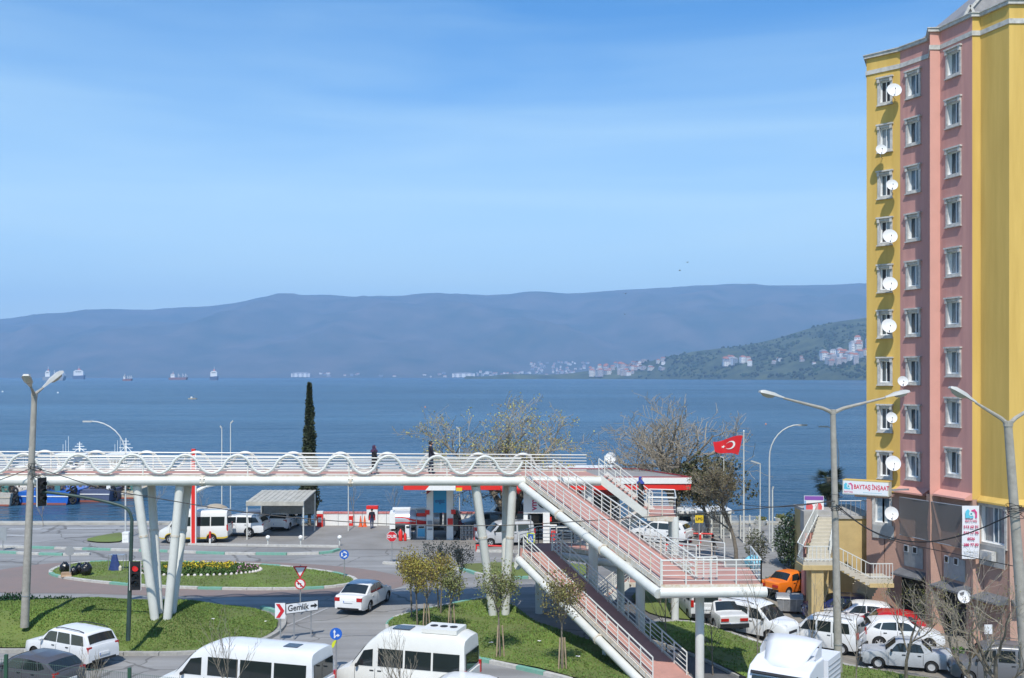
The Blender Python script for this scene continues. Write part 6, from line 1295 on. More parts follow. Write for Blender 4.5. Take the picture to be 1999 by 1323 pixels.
# white lorry at the lower edge: cab facing the camera with a roof deflector
x0 = (1533 - CX) * 39.3 / F; tk = thing('lorry', 'white lorry cab with a raised roof deflector at the lower edge', 'lorry', (x0, 39.3, gz(x0, 39.3) - .42), R(-34)); tk.scale = (1.12, 1.12, 1.06); LW = paint('lorry_white', (.70, .72, .75), .4)
q = MB(); pr = [(-1.0, .5), (-1.02, 1.35), (-.82, 2.15), (-.62, 2.42), (.1, 2.62), (.95, 2.62), (.95, .5)]; n = len(pr)
q.add([(x, y, z) for x in (-1.05, 1.05) for y, z in pr], [tuple(range(n)), tuple(range(2 * n - 1, n - 1, -1))] + [(i, n + i, n + (i + 1) % n, (i + 1) % n) for i in range(n)]); cabn = q.build('cab', LW, tk, fixn=True)
bv = cabn.modifiers.new('soft_edges', 'BEVEL'); bv.width = .07; bv.segments = 3
q = MB(); q.poly3([(-.93, -1.035, 1.42), (.93, -1.035, 1.42), (.86, -.855, 2.12), (-.86, -.855, 2.12)]); q.build('windscreen', GLASS, cabn); q = MB(); q.box((0, -.86, 2.24), (1.8, .1, .09), rx=-.6); q.build('sun_visor', BLACK, cabn)
for s2 in (1, -1): q = MB(); q.poly3([(s2 * 1.056, -.75, 1.42), (s2 * 1.056, .2, 1.42), (s2 * 1.056, .2, 2.1), (s2 * 1.056, -.55, 2.1)]); q.build('side_window', GLASS, cabn)
q = MB(); dpr = [(-.55, 2.47), (-.1, 2.75), (.5, 3.12), (.92, 3.3)]
vs_ = []
for y, z in dpr:
    for i in range(7): u_ = i / 6 * 2 - 1; vs_.append((u_ * (.62 + .36 * (y + .55) / 1.5), y + .1 * u_ * u_, z - .12 * u_ * u_))
q.add(vs_, [(j * 7 + i, j * 7 + i + 1, (j + 1) * 7 + i + 1, (j + 1) * 7 + i) for j in range(3) for i in range(6)]); dfl = q.build('roof_deflector', LW, tk, 50); sol = dfl.modifiers.new('shell', 'SOLIDIFY'); sol.thickness = .04
for s2 in (1, -1): q = MB(); q.poly3([(s2 * .97, .9, 3.18), (s2 * .97, .2, 2.84), (s2 * .97, .2, 2.63), (s2 * .97, .9, 2.63)]); q.build('deflector_cheek', LW, dfl); q = MB(); q.beam((s2 * .5, .85, 2.62), (s2 * .5, .9, 3.2), .05, .05); q.build('strut', BLACK, dfl)
q = MB(); q.b2(-1.12, 1.12, 1.15, 2.6, .75, 2.45); bx_ = q.build('cargo_box', LW, tk)
for k in range(8): q = MB(); q.b2(1.12, 1.14, 1.2, 2.55, .95 + k * .18, .98 + k * .18); q.build('box_rib', GALV, bx_)
for (x, y) in ((-.9, -.35), (.9, -.35), (-.9, 2.0), (.9, 2.0)): wo_ = put('wheel', None, tk, (x, y, .42), R(90)); ty, rm = wheel_mesh(.42, .25, False); put('tyre', ty, wo_); put('rim', rm, wo_)
for s2 in (1, -1): q = MB(); q.box((s2 * .75, -1.06, .85), (.4, .05, .22)); q.build('headlight', CLEARL, tk); q = MB(); q.box((s2 * 1.25, -.75, 1.75), (.2, .1, .45)); q.build('mirror', BLACK, tk)
# ================================================================ PETROL STATION
SOFF = mat('dark_soffit', (.16, .15, .15), .8); REDB = mat('bright_red_panel', (.68, .03, .022), .35); ROOFM = mat('grey_roof_membrane', (.27, .26, .25), .8, var=.15, vscale=1.2)
cn = thing('station_canopy', 'wide petrol station canopy with white and red fascia', 'canopy', (3, 81, 0)); o = cn.location
q = MB(); q.off = o; pts = [(-8.2, 78.2), (13.6, 78.2), (10.3, 85.2), (-8.2, 85.2)]; q.add([(x, y, z) for z in (4.4, 5.24) for x, y in pts], [(3, 2, 1, 0), (4, 5, 6, 7)]); q.build('roof', [ROOFM], cn)
def strip(p, q2, z0, z1, out, m, name):
    a, b = Vector(p), Vector(q2); d = (b - a).normalized(); n = Vector((d.y, -d.x)) * out; g_ = MB(); g_.off = o; g_.beam((a.x + n.x, a.y + n.y, (z0 + z1) / 2), (b.x + n.x, b.y + n.y, (z0 + z1) / 2), .1, z1 - z0); g_.build(name, m, cn)
for i in range(4):
    a, b = pts[i], pts[(i + 1) % 4]; strip(a, b, 4.80, 5.27, .1, WHITE, 'upper_fascia'); strip(a, b, 4.32, 4.76, .03, REDB, 'lower_fascia'); strip(a, b, 5.27, 5.34, .06, mat('dark_red_trim', (.32, .03, .04), .5), 'roof_trim')
q = MB(); q.off = o; q.add([(-6.6, 78.0, 4.3), (-4.3, 78.0, 4.3), (-4.3, 78.0, 4.78), (-6.2, 78.0, 4.78)], [(0, 1, 2, 3)]); q.build('white_wedge', WHITE, cn); q = MB(); q.off = o; q.b2(-4.25, -3.8, 77.95, 78.1, 4.25, 4.5); q.build('yellow_badge', mat('badge_yellow', (.7, .5, .03), .4), cn)
def leg2(px0, px1, Z, z1, name='pillar'):
    q = MB(); q.off = o; q.b2((px0 - CX) * Z / F, (px1 - CX) * Z / F, Z - .2, Z + .3, 0, z1); return q.build(name, WHITE, cn)
for (a, b) in ((833, 846), (872, 885)): leg2(a, b, 81.5, 4.4)
q = MB(); q.off = o; q.b2((846 - CX) * .04075, (872 - CX) * .04075, 81.35, 81.6, 2.15, 4.2); q.build('blue_panel', mat('gas_blue_panel', (.03, .30, .56), .35), cn); text('evgaz', .5, mat('navy_print', (.02, .04, .18), .4), cn, ((859 - CX) * .04075 - o.x, 81.33 - o.y, 3.1), (R(90), 0, 0), sx=.7)
q = MB(); q.off = o; Mx = FACE(Vector(((833 - CX) * .04075, 81.25, 3.6)), 0); q.prism([(0, 0), (.45, .35), (1.9, .7), (0, .7)], Mx, .03); q.build('red_wedge', mat('dark_red_trim', (.32, .03, .04), .5), cn)
for (px, py, w, h, m) in ((839, 1022, .36, .45, GREYP), (879, 1018, .42, .5, REDB), (834, 1000, .35, .35, REDB), (885, 999, .35, .35, REDB), (839, 1033, .36, .12, GREYP)): p = at(px, py, 81.2); q = MB(); q.off = o; q.box((p.x, 81.24, p.z), (w, .06, h)); q.build('notice', m, cn)
# second pillar with lettering
Z2 = 79.5; q = MB(); q.off = o; q.b2((1022 - CX) * Z2 / F, (1076 - CX) * Z2 / F, Z2, Z2 + .5, 2.35, 4.4); q.build('lettered_panel', WHITE, cn); leg2(1060, 1073, Z2 + .1, 2.4); leg2(1022, 1030, Z2 + .3, 2.4); text('vmax', .72, mat('crimson_print', (.45, .015, .09), .4), cn, ((1042 - CX) * Z2 / F - o.x, Z2 - .02 - o.y, 3.35), (R(90), R(-90), 0), bold=.015)
q = MB(); q.off = o; q.prism(disc(.56), FACE(Vector(((1063 - CX) * Z2 / F, Z2 - .02, 3.3)), 0), .03); q.build('dark_roundel', mat('dark_blue_print', (.015, .02, .035), .3), cn); q = MB(); q.off = o; q.prism([(0, 0), (.75, .4), (0, .4)], FACE(Vector(((1024 - CX) * Z2 / F, Z2 - .03, 3.98)), 0), .02); q.build('red_wedge', mat('dark_red_trim', (.32, .03, .04), .5), cn)
for (px, py, w, h, m) in ((1066, 1025, .5, .45, REDB), (1066, 1035, .5, .3, BLUE), (1073, 1013, .3, .35, REDB)): p = at(px, py, Z2); q = MB(); q.off = o; q.box((p.x, Z2 - .02, p.z), (w, .06, h)); q.build('notice', m, cn)
leg2(1232, 1242, 82, 4.4); leg2(1120, 1130, 84, 4.4); leg2(1135, 1150, 79.5, 4.4, 'dark_pillar')
# bunting of balloons and pennants under the canopy front
for k, px in enumerate((983, 996, 1012, 1096, 1107)):
    p = at(px, 956 + (k % 2) * 4, 77.5); root = thing('balloon', ['red balloon left of the far bridge leg', 'red balloon tied under the canopy by the bridge leg', 'red balloon right of the bridge leg', 'red balloon behind the upper ramp railing', 'last red balloon behind the upper ramp railing'][k], 'balloon', tuple(p), 0, 'balloons under the canopy'); q = MB(); q.lathe([(0, -.34), (.06, -.28), (.24, -.05), (.28, .1), (.2, .27), (0, .34)], n=12); q.build('skin', REDB, root, 60); q = MB(); q.tube([(0, 0, -.34), (0, .2, .5)], .008, 3); q.build('string', WHITE, root)
# shop behind
sh = thing('station_shop', 'low station shop with dark glass under the canopy', 'shop', (5, 86, 0)); o2 = sh.location; q = MB(); q.off = o2; q.b2(1.2, 9.0, 85.6, 89.0, 0, 5.05); q.build('walls', mat('shop_white', (.62, .61, .58), .7, var=.08), sh)
for k in range(6): q = MB(); q.off = o2; q.b2(1.5 + k * 1.24, 2.62 + k * 1.24, 85.54, 85.58, .3, 2.9); q.build('shop_window', GLASS, sh)
q = MB(); q.off = o2; q.b2(1.0, 9.2, 85.2, 85.6, 3.1, 3.5); q.build('lintel', REDB, sh); q = MB(); q.off = o2; q.b2(.9, 9.3, 85.4, 89.2, 5.05, 5.25); q.build('roof_slab', WHITE, sh)
dish(1192, 894, 10.5, None, None, 'white dish on the petrol station roof', Z=86.0)
# pumps
def pump(px, py, label, m, w=.62, h=1.55, screen=True):
    p = gnd(px, py); root = thing('fuel_pump', label, 'fuel pump', tuple(p), 0, 'fuel pumps'); q = MB(); q.box((0, 0, h / 2), (w, .45, h)); bd = q.build('cabinet', WHITE, root); bv = bd.modifiers.new('soft', 'BEVEL'); bv.width = .05; bv.segments = 2
    q = MB(); q.box((0, -.24, h * .45), (w * .8, .03, h * .6)); q.build('front_panel', m, root); q = MB(); q.box((0, -.245, h * .86), (w * .6, .03, h * .13)); q.build('display', GLASS, root)
    q = MB(); q.tube([Vector((w * .5, 0, h * .8)), Vector((w * .75, -.1, h * .5)), Vector((w * .7, -.1, .12)), Vector((w * .55, -.1, h * .45))], .025, 5); q.build('hose', BLACK, root)
    if screen:
        for x in (-.42, .42): q = MB(); q.b2(x - .03, x + .03, -.03, .03, 0, 2.35); q.build('frame_post', GALV, root)
        q = MB(); q.b2(-.45, .45, -.03, .03, 1.75, 2.0); q.build('red_header', REDB, root); q = MB(); q.b2(-.45, .45, -.03, .03, 2.3, 2.38); q.build('frame_top', GALV, root)
pump(797, 1052, 'narrow white fuel pump left of the blue one', PVC, .46, 1.15, False); pump(823, 1050, 'fuel pump with sky blue panel in a frame', mat('sky_blue_panel', (.12, .50, .72), .35), .72, 1.05); pump(1080, 1062, 'fuel pump under the upper ramp', REDB, .6, 1.5, False)
# tanker lorry
tkr = thing('tanker_lorry', 'silver tanker lorry with a red swoosh on the forecourt', 'lorry', tuple(gnd(822, 1046)), R(4)); STL = mat('silver_tank', (.52, .54, .57), .3, metal=.35, var=.08, vscale=1.5)
prf = [(-2.35, .0), (-2.3, .6), (-2.1, .92), (1.5, .92), (1.7, .6), (1.75, 0)]; q = MB(); q.lathe([(r_, x) for x, r_ in prf], (0, 0, 1.45), 22, Matrix.Rotation(R(90), 3, 'Y'), sx=.86, sy=1.1); q.build('tank', STL, tkr, 40)
q = MB(); vs_ = []
for i in range(13):
    x = -2.1 + i * .26; zc_ = 1.45 - .25 * math.sin((i - 2) / 10 * 1.9) * (i / 6 if i < 6 else 1) * .9; hh = .34 * (1 - (i / 12) ** 1.5) + .10
    for dz in (-1, 1): z = zc_ + dz * hh * .62; vs_.append((x, -1.02 * math.sqrt(max(.05, 1 - ((z - 1.45) / .8) ** 2)) - .015, z))
q.add(vs_, [(2 * i, 2 * i + 2, 2 * i + 3, 2 * i + 1) for i in range(12)]); q.build('red_swoosh', REDB, tkr); q = MB(); q.b2(-2.5, -2.05, -1.03, 1.03, .75, 2.0); q.build('rear_cabinet', WHITE, tkr); q = MB(); q.b2(-2.3, 1.6, -.35, .35, 2.2, 2.32); q.build('walkway', WHITE, tkr); q = MB(); q.b2(-2.4, 3.0, -.45, .45, .5, .72); q.build('chassis', BLACK, tkr)
q = MB(); pr = [(1.85, .55), (1.85, 2.15), (2.2, 2.25), (2.95, 2.2), (3.25, 1.5), (3.3, .55)]; q.add([(x, y, z) for y in (-1, 1) for x, z in pr], [tuple(range(6)), tuple(range(11, 5, -1))] + [(i, 6 + i, 6 + (i + 1) % 6, (i + 1) % 6) for i in range(6)]); q.build('cab', PGREY, tkr, fixn=True); q = MB(); q.poly3([(2.1, -1.01, 1.5), (3.05, -1.01, 1.5), (2.8, -1.01, 2.1), (2.1, -1.01, 2.1)]); q.build('side_window', GLASS, tkr)
for x in (-1.6, 2.6):
    for y in (-.85, .85): wo_ = put('wheel', None, tkr, (x, y, .42)); ty, rm = wheel_mesh(.42, .25, False); put('tyre', ty, wo_); put('rim', rm, wo_)
# sea wall, kiosk, cabinets, cones, cage
sw = thing('sea_wall', 'white sea wall with red coping behind the petrol station', 'wall', (-6, 89.2, 0)); o3 = sw.location
for k in range(11): x0 = -17.2 + k * 2.1; q = MB(); q.off = o3; q.b2(x0, x0 + 2.07, 89.1, 89.3, 0, 1.05); q.build('wall_panel', WHITE, sw); q = MB(); q.off = o3; q.b2(x0, x0 + 2.07, 89.05, 89.35, 1.05, 1.2); q.build('coping', mat('faded_red_coping', (.50, .10, .09), .6, vscale=9, col2=(.62, .3, .28)), sw)
def cabinet(name, label, px, py, w, h, d, m, m2, Z=None):
    p = gnd(px, py); root = thing(name, label, 'cabinet', tuple(p)); q = MB(); q.box((0, 0, h * .42), (w, d, h * .84)); q.build('case', m, root); q = MB(); q.box((0, -.01, h * .92), (w * 1.05, d * 1.05, h * .16)); q.build('header', m2, root); q = MB(); q.box((0, -d / 2 - .01, h * .45), (w * .6, .02, h * .3)); q.build('notice', m2 if m is WHITE else WHITE, root)
cabinet('kiosk', 'white cabinet with red header where a man stands', 727, 1026, .95, 1.75, .5, WHITE, REDB); cabinet('fire_cabinet', 'tall red and white fire cabinet at the left end of the sea wall', 625, 1028, .5, 1.35, .35, REDB, WHITE); cabinet('fire_cabinet', 'short red fire cabinet against the sea wall', 685, 1026, .38, .85, .3, REDB, REDB); cabinet('fire_cabinet', 'red cabinet stack beside the gas bottle cage', 930, 1054, .4, 1.25, .4, REDB, WHITE)
for k, px in enumerate((704, 712)):
    p = gnd(px, 1028); root = thing('traffic_cone', ['orange cone nearer the short fire cabinet', 'orange cone nearer the white cabinet'][k], 'cone', tuple(p), 0, 'cones by the sea wall'); q = MB(); q.lathe([(.16, .03), (.03, .95), (0, .96)], n=12); q.build('cone', mat('cone_orange', (.72, .12, .03), .5), root, 40); q = MB(); q.box((0, 0, .02), (.4, .4, .04)); q.build('base', mat('cone_orange', (.72, .12, .03), .5), root)
for k, (px, s) in enumerate(((782, 1.), (791, .7))):
    p = gnd(px, 1056); root = thing('fire_extinguisher', ['large red wheeled fire extinguisher by the stop sign', 'small red fire extinguisher beside the large one'][k], 'extinguisher', tuple(p)); q = MB(); q.lathe([(0, .05), (.16 * s, .05), (.17 * s, .7 * s), (.08 * s, .85 * s), (.04 * s, .95 * s), (0, .97 * s)], n=12); q.build('cylinder', REDB, root, 50); q = MB(); q.tube([(0, 0, .95 * s), (.14 * s, -.05, .8 * s), (.17 * s, -.05, .3 * s)], .02, 5); q.build('hose', BLACK, root)
p = gnd(913, 1054); cg = thing('gas_bottle_cage', 'grey metal cage stacked with gas bottles on the forecourt', 'cage', tuple(p)); GB = mat('bottle_grey', (.40, .36, .33), .5, var=.15)
for z in range(3):
    for x in range(4): q = MB(); q.lathe([(0, 0), (.11, .01), (.125, .08), (.125, .24), (.06, .3), (.05, .33), (0, .33)], (-.42 + x * .28, 0, .06 + z * .38), 10); q.build('gas_bottle', GB, cg, 50)
for z in (0, .38, .76, 1.14): q = MB(); q.box((0, 0, z + .02), (1.15, .4, .03)); q.build('shelf', GALV, cg)
for x in (-.57, .57):
    for y in (-.19, .19): q = MB(); q.beam((x, y, 0), (x, y, 1.17), .03, .03, up=Vector((1, 0, 0))); q.build('cage_post', GALV, cg)
# barriers
def barrier(label, a, b, m):
    A, B = gnd(*a), gnd(*b); root = thing('barrier_rail', label, 'barrier', tuple(A)); q = MB(); q.off = A; q.tube([A + Vector((0, 0, .45)), B + Vector((0, 0, .45))], .06, 8); q.build('rail', m, root)
    n = max(1, int((B - A).length / 1.4))
    for i in range(n + 1): P_ = A.lerp(B, i / n); q = MB(); q.off = A; q.tube([P_, P_ + Vector((0, 0, .5))], .055, 8); q.build('post', m, root)
barrier('red tube barrier before the silver van', (930, 1076), (990, 1078), REDB); barrier('red tube barrier right of the bridge stairs', (1300, 1075), (1366, 1077), REDB); barrier('red tube barrier behind the white platform', (1345, 1052), (1390, 1053), REDB); barrier('red barrier under the ramp railing', (1150, 1082), (1240, 1084), REDB)
# canopy right side: white lattice fence, LPG sign, low white building
lf = thing('lattice_fence', 'white lattice fence panels right of the petrol station', 'fence', tuple(gnd(1420, 1050))); A, B = gnd(1352, 1050), gnd(1482, 1052); o4 = lf.location
for k in range(8):
    P_ = A.lerp(B, k / 7); q = MB(); q.off = o4; q.beam(P_, P_ + Vector((0, 0, 1.9)), .1, .1, up=Vector((1, 0, 0))); q.build('post', STEELW, lf)
    if k < 7:
        Q_ = A.lerp(B, (k + 1) / 7); q = MB(); q.off = o4
        for j in range(9): a_ = P_.lerp(Q_, j / 9); q.tube([a_ + Vector((0, 0, .15)), a_ + Vector((0, 0, 1.85))], .012, 3)
        for j in range(6): q.tube([P_ + Vector((0, 0, .2 + j * .32)), Q_ + Vector((0, 0, .2 + j * .32))], .014, 3)
        q.build('mesh_panel', STEELW, lf)
lb = thing('shore_building', 'low white building with flat roof on the shore right of the canopy', 'building', (16, 87, 0)); q = MB(); q.off = lb.location; q.b2(12.2, 18.3, 85.5, 88.8, 0, 1.55); q.build('walls', mat('cream_wall', (.60, .57, .47), .8, var=.1), lb); q = MB(); q.off = lb.location; q.b2(12.0, 18.5, 85.3, 89.0, 1.55, 1.75); q.build('roof_slab', WHITE, lb)
for k in range(4): q = MB(); q.off = lb.location; q.b2(12.6 + k * 1.4, 13.5 + k * 1.4, 85.44, 85.48, .4, 1.3); q.build('window', GLASS, lb)
s_, b = sign('yellow LPG sign on a red post right of the bridge stairs', 1365, 1058); zc = zof(1013, b); post(s_, 0, zc, .05, .06); plate(s_, [(-.32, -.3), (.32, -.3), (.32, .3), (-.32, .3)], mat('badge_yellow', (.7, .5, .03), .4), (0, 0, zc)); text('LPG', .3, BLACK, s_, (0, -.03, zc), (R(90), 0, 0), bold=.006)
p = gnd(1356, 1046); tkk = thing('gas_tank', 'white horizontal gas tank behind the LPG sign', 'tank', tuple(p)); q = MB(); q.lathe([(0, -.9), (.35, -.8), (.42, -.6), (.42, .6), (.35, .8), (0, .9)], (0, 0, .75), 16, Matrix.Rotation(R(90), 3, 'Y')); q.build('vessel', WHITE, tkk, 50)
for x in (-.5, .5): q = MB(); q.box((x, 0, .2), (.15, .6, .4)); q.build('saddle', CONC, tkk)
for k, (px, py) in enumerate(((1325, 1050), (1348, 1058), (1367, 1060))):
    p = gnd(px, py); root = thing('red_bollard', ['red bollard nearest the stairs column', 'red bollard left of the LPG sign', 'red bollard at the foot of the LPG sign'][k], 'bollard', tuple(p), 0, 'red bollards'); q = MB(); q.tube([(0, 0, 0), (0, 0, .7)], .09, 10); q.build('post', REDB, root); q = MB(); q.lathe([(.09, 0), (.07, .05), (0, .08)], (0, 0, .7), 10); q.build('cap', WHITE, root)
for k, (px, py) in enumerate(((1524, 1020), (1485, 1025))):
    p = gnd(px, py); root = thing('planter', ['round white planter on the promenade right of the curved lamp', 'round white planter on the promenade left of the curved lamp'][k], 'planter', tuple(p)); q = MB(); q.lathe([(.35, 0), (.55, .35), (.6, .45), (.5, .45), (.45, .38), (0, .38)], n=16); q.build('bowl', WHITE, root, 40); q = MB(); r = random.Random(k)
    for j in range(120): leaf(q, Vector((r.uniform(-.4, .4), r.uniform(-.4, .4), .4 + r.random() * .3)), Vector((0, 0, 1)), .16, r)
    q.build('plant', GREENL, root)
# car wash shelter, huts, price pillar
cwz = 84.0; cw = thing('car_wash_shelter', 'car wash shelter with pale corrugated roof on white posts', 'shelter', tuple(gnd(552, 1034))); o5 = cw.location; x0, x1 = (497 - CX) * cwz / F, (606 - CX) * cwz / F; CORR = mat('corrugated_cream', (.44, .42, .36), .7, var=.25, vscale=2)
for k in range(22):
    xa = x0 + (x1 - x0) * k / 22; xb = x0 + (x1 - x0) * (k + 1) / 22; q = MB(); q.off = o5; q.beam((((xa + xb) / 2), 81.3, 3.0), ((xa + xb) / 2, 86.5, 3.35), xb - xa - .01, .05 + .05 * (k % 2)); q.build('roof_sheet', CORR, cw)
q = MB(); q.off = o5; q.b2(x0, x1, 81.25, 81.3, 2.72, 3.02); q.build('front_board', CORR, cw); q = MB(); q.off = o5; q.b2(x0, x1, 86.2, 86.3, 1.4, 3.2); q.build('back_screen', mat('grey_tarp', (.24, .24, .23), .8, var=.2), cw)
for (x, y) in ((x0 + .05, 81.4), (x1 - .05, 81.4), (x0 + .05, 86.1), (x1 - .05, 86.1)): q = MB(); q.off = o5; q.tube([(x, y, 0), (x, y, 3.1)], .06, 8); q.build('post', STEELW, cw)
for ob in list(scene.objects):
    if ob.get('label', '').startswith('white hatchback with open doors'):
        for s2 in (1, -1):
            q = MB(); q.add([(0, 0, .35), (0, 0, 1.0), (-.95, s2 * .75, 1.0), (-.95, s2 * .75, .35), (-.08, s2 * .06, 1.38), (-.75, s2 * .6, 1.38)], [(0, 1, 2, 3)]); dr = q.build('open_door', PW, ob, loc=(.55, s2 * .9, 0)); dr.modifiers.new('thick', 'SOLIDIFY').thickness = .08; q = MB(); q.add([(0, 0, 1.0), (-.95, s2 * .75, 1.0), (-.78, s2 * .62, 1.4), (-.25, s2 * .2, 1.4)], [(0, 1, 2, 3)]); q.build('door_window', GLASS, dr)
hx = lambda px, Z: (px - CX) * Z / F
ht_ = thing('shore_hut', 'beige domed hut behind the yellow minibus', 'hut', (hx(414, 87), 87, 0)); q = MB(); q.b2(-1.0, 1.0, 0, 2, 0, 1.4); q.build('walls', mat('beige_render', (.42, .37, .29), .9, var=.15), ht_); q = MB(); q.lathe([(1.15, 0), (.95, .35), (.5, .58), (0, .65)], (0, 1, 1.4), 16); q.build('dome_roof', mat('beige_roof', (.38, .32, .24), .9, var=.15), ht_, 50)
ht_ = thing('shore_hut', 'square beige block behind the red price pillar', 'hut', (hx(383, 86), 86, 0)); q = MB(); q.b2(-.6, .6, 0, 1.4, 0, 1.75); q.build('walls', mat('beige_render', (.42, .37, .29), .9), ht_); q = MB(); q.b2(-.65, .65, -.05, 1.45, 1.75, 1.85); q.build('roof_slab', CONC, ht_)
ht_ = thing('garden_wall', 'grey concrete wall between the hut and the car wash', 'wall', (hx(470, 87), 87, 0)); q = MB(); q.b2(-1.6, 1.6, 0, .2, 0, 1.15); q.build('wall_body', CONC, ht_); q = MB(); q.b2(-1.65, 1.65, -.04, .24, 1.15, 1.22); q.build('coping', CONC, ht_)
pp = thing('price_pillar', 'tall narrow red and white price pillar of the petrol station', 'pillar', tuple(gnd(378, 1064))); hp = H - (876 - HY) * pp.location.y / F; q = MB(); q.b2(-.14, .14, -.12, .12, 0, hp); q.build('red_face', REDB, pp)
for s2 in (-1, 1): q = MB(); q.b2(s2 * .14, s2 * .21, -.1, .14, 0, hp - .3); q.build('white_edge', WHITE, pp)
q = MB(); q.tube([Vector((.1, .2, 4.1)), Vector((.9, .2, 4.5)), Vector((2.0, .2, 4.72)), Vector((3.2, .2, 4.75))], [.16, .12, .09, .05], 8); q.build('white_arm', WHITE, pp, 50)
cabinet('white_bin', 'white block at the end of the small grass wedge', 247, 1058, .5, .8, .5, WHITE, WHITE)
# flag
fp = gnd(1452, 1060); Zf = fp.y; fl = thing('flag_pole', 'tall white pole flying the red crescent and star flag', 'flag', tuple(fp)); hF = H - (843 - HY) * Zf / F; q = MB(); q.tube([(0, 0, 0), (0, 0, hF)], [.075, .04], 8); q.build('pole', STEELW, fl); q = MB(); q.lathe([(0, 0), (.07, .05), (.05, .12), (0, .14)], (0, 0, hF), 10); q.build('finial', WHITE, fl, 60)
T0, T1, T2, T3 = [at(*p, Zf) - fp for p in ((1450, 850), (1391, 862), (1394, 881), (1441, 888))]
def fpt(u_, v_, off=0.):
    p = T0.lerp(T1, u_).lerp(T3.lerp(T2, u_), v_); return p + Vector((0, -.22 * math.sin(u_ * 7 + v_ * 1.2) * (.25 + u_) - off, .1 * math.sin(u_ * 6.3) * (1 - .3 * v_)))
q = MB(); nu, nv = 18, 10; q.add([fpt(i / nu, j / nv) for i in range(nu + 1) for j in range(nv + 1)], [(i * (nv + 1) + j, (i + 1) * (nv + 1) + j, (i + 1) * (nv + 1) + j + 1, i * (nv + 1) + j + 1) for i in range(nu) for j in range(nv)]); q.build('flag_cloth', mat('flag_red', (.60, .012, .02), .7), fl, 60)
def flag_shape(pts, name, quads): q = MB(); q.add([fpt(.06 + x, y, .035) for x, y in pts], quads); q.build(name, WHITE, fl)
oc_, ic_ = [], []
for k in range(21): a = R(42 + k * 276 / 20); oc_.append((.34 + .17 * math.cos(a + math.pi * 0) * -1, .5 + .25 * math.sin(a))); ic_.append((.375 + .135 * math.cos(a) * -1, .5 + .20 * math.sin(a)))
oc_ = [(.34 - .17 * math.cos(R(-42 - 138 + k * 276 / 20 + 180 + 0)) * -1 * -1, .5 + .25 * math.sin(R(42 + k * 276 / 20))) for k in range(21)]
oc_ = [(.32 + .17 * math.cos(R(42 + k * 13.8)), .5 + .26 * math.sin(R(42 + k * 13.8))) for k in range(21)]; ic_ = [(.355 + .135 * math.cos(R(35 + k * 14.5)), .5 + .21 * math.sin(R(35 + k * 14.5))) for k in range(21)]
flag_shape(oc_ + ic_, 'crescent', [(k, k + 1, 21 + k + 1, 21 + k) for k in range(20)])
st = [(.56 + (.085 if k % 2 == 0 else .034) * math.cos(math.pi + k * math.pi / 5), .5 + (.13 if k % 2 == 0 else .05) * math.sin(math.pi + k * math.pi / 5)) for k in range(10)]; flag_shape(st, 'star', [tuple(range(10))])
# poster board by the terrace
pb_ = at(1589, 984, 67.0); po = thing('poster_board', 'purple headed poster board beside the palm', 'poster', (pb_.x, pb_.y, pb_.z - .55), R(-6)); q = MB(); q.box((0, .03, .55), (1.25, .05, 1.1)); q.build('board', SW, po); q = MB(); q.box((0, -.005, .95), (1.2, .01, .26)); q.build('purple_header', mat('purple_print', (.22, .08, .36), .5), po)
for x in (-.3, .28): q = MB(); q.prism([(-.2, 0), (.2, 0), (.24, .3), (.14, .5), (-.14, .5), (-.22, .3)], FACE(Vector((x, -.012, .12)), 0), .01); q.build('red_print', mat('coral_print', (.62, .10, .10), .5), po)
q = MB(); q.box((-.56, -.005, .4), (.1, .01, .75)); q.build('blue_stripe', mat('pale_blue_print', (.2, .42, .65), .5), po)
for x in (-.5, .5): q = MB(); q.tube([(x, .08, -1.2), (x, .08, .6)], .04, 6); q.build('post', GALV, po)
p = gnd(1480, 1138); bgb = at(1482, 1121, 46.2); bm = bmesh.new(); bmesh.ops.create_icosphere(bm, subdivisions=3, radius=.3)
for v in bm.verts: v.co *= 1 + .25 * noise.noise(v.co * 5); v.co.x *= 1.25
me = bpy.data.meshes.new('plastic_bag'); bm.to_mesh(me); bm.free(); me.materials.append(mat('turquoise_plastic', (.18, .52, .62), .35)); bg_ = put('plastic_bag', me, None, (10.75, 45.6, A1.z + .25)); tag(bg_, 'turquoise plastic bag at the corner of the ramp platform', 'bag')
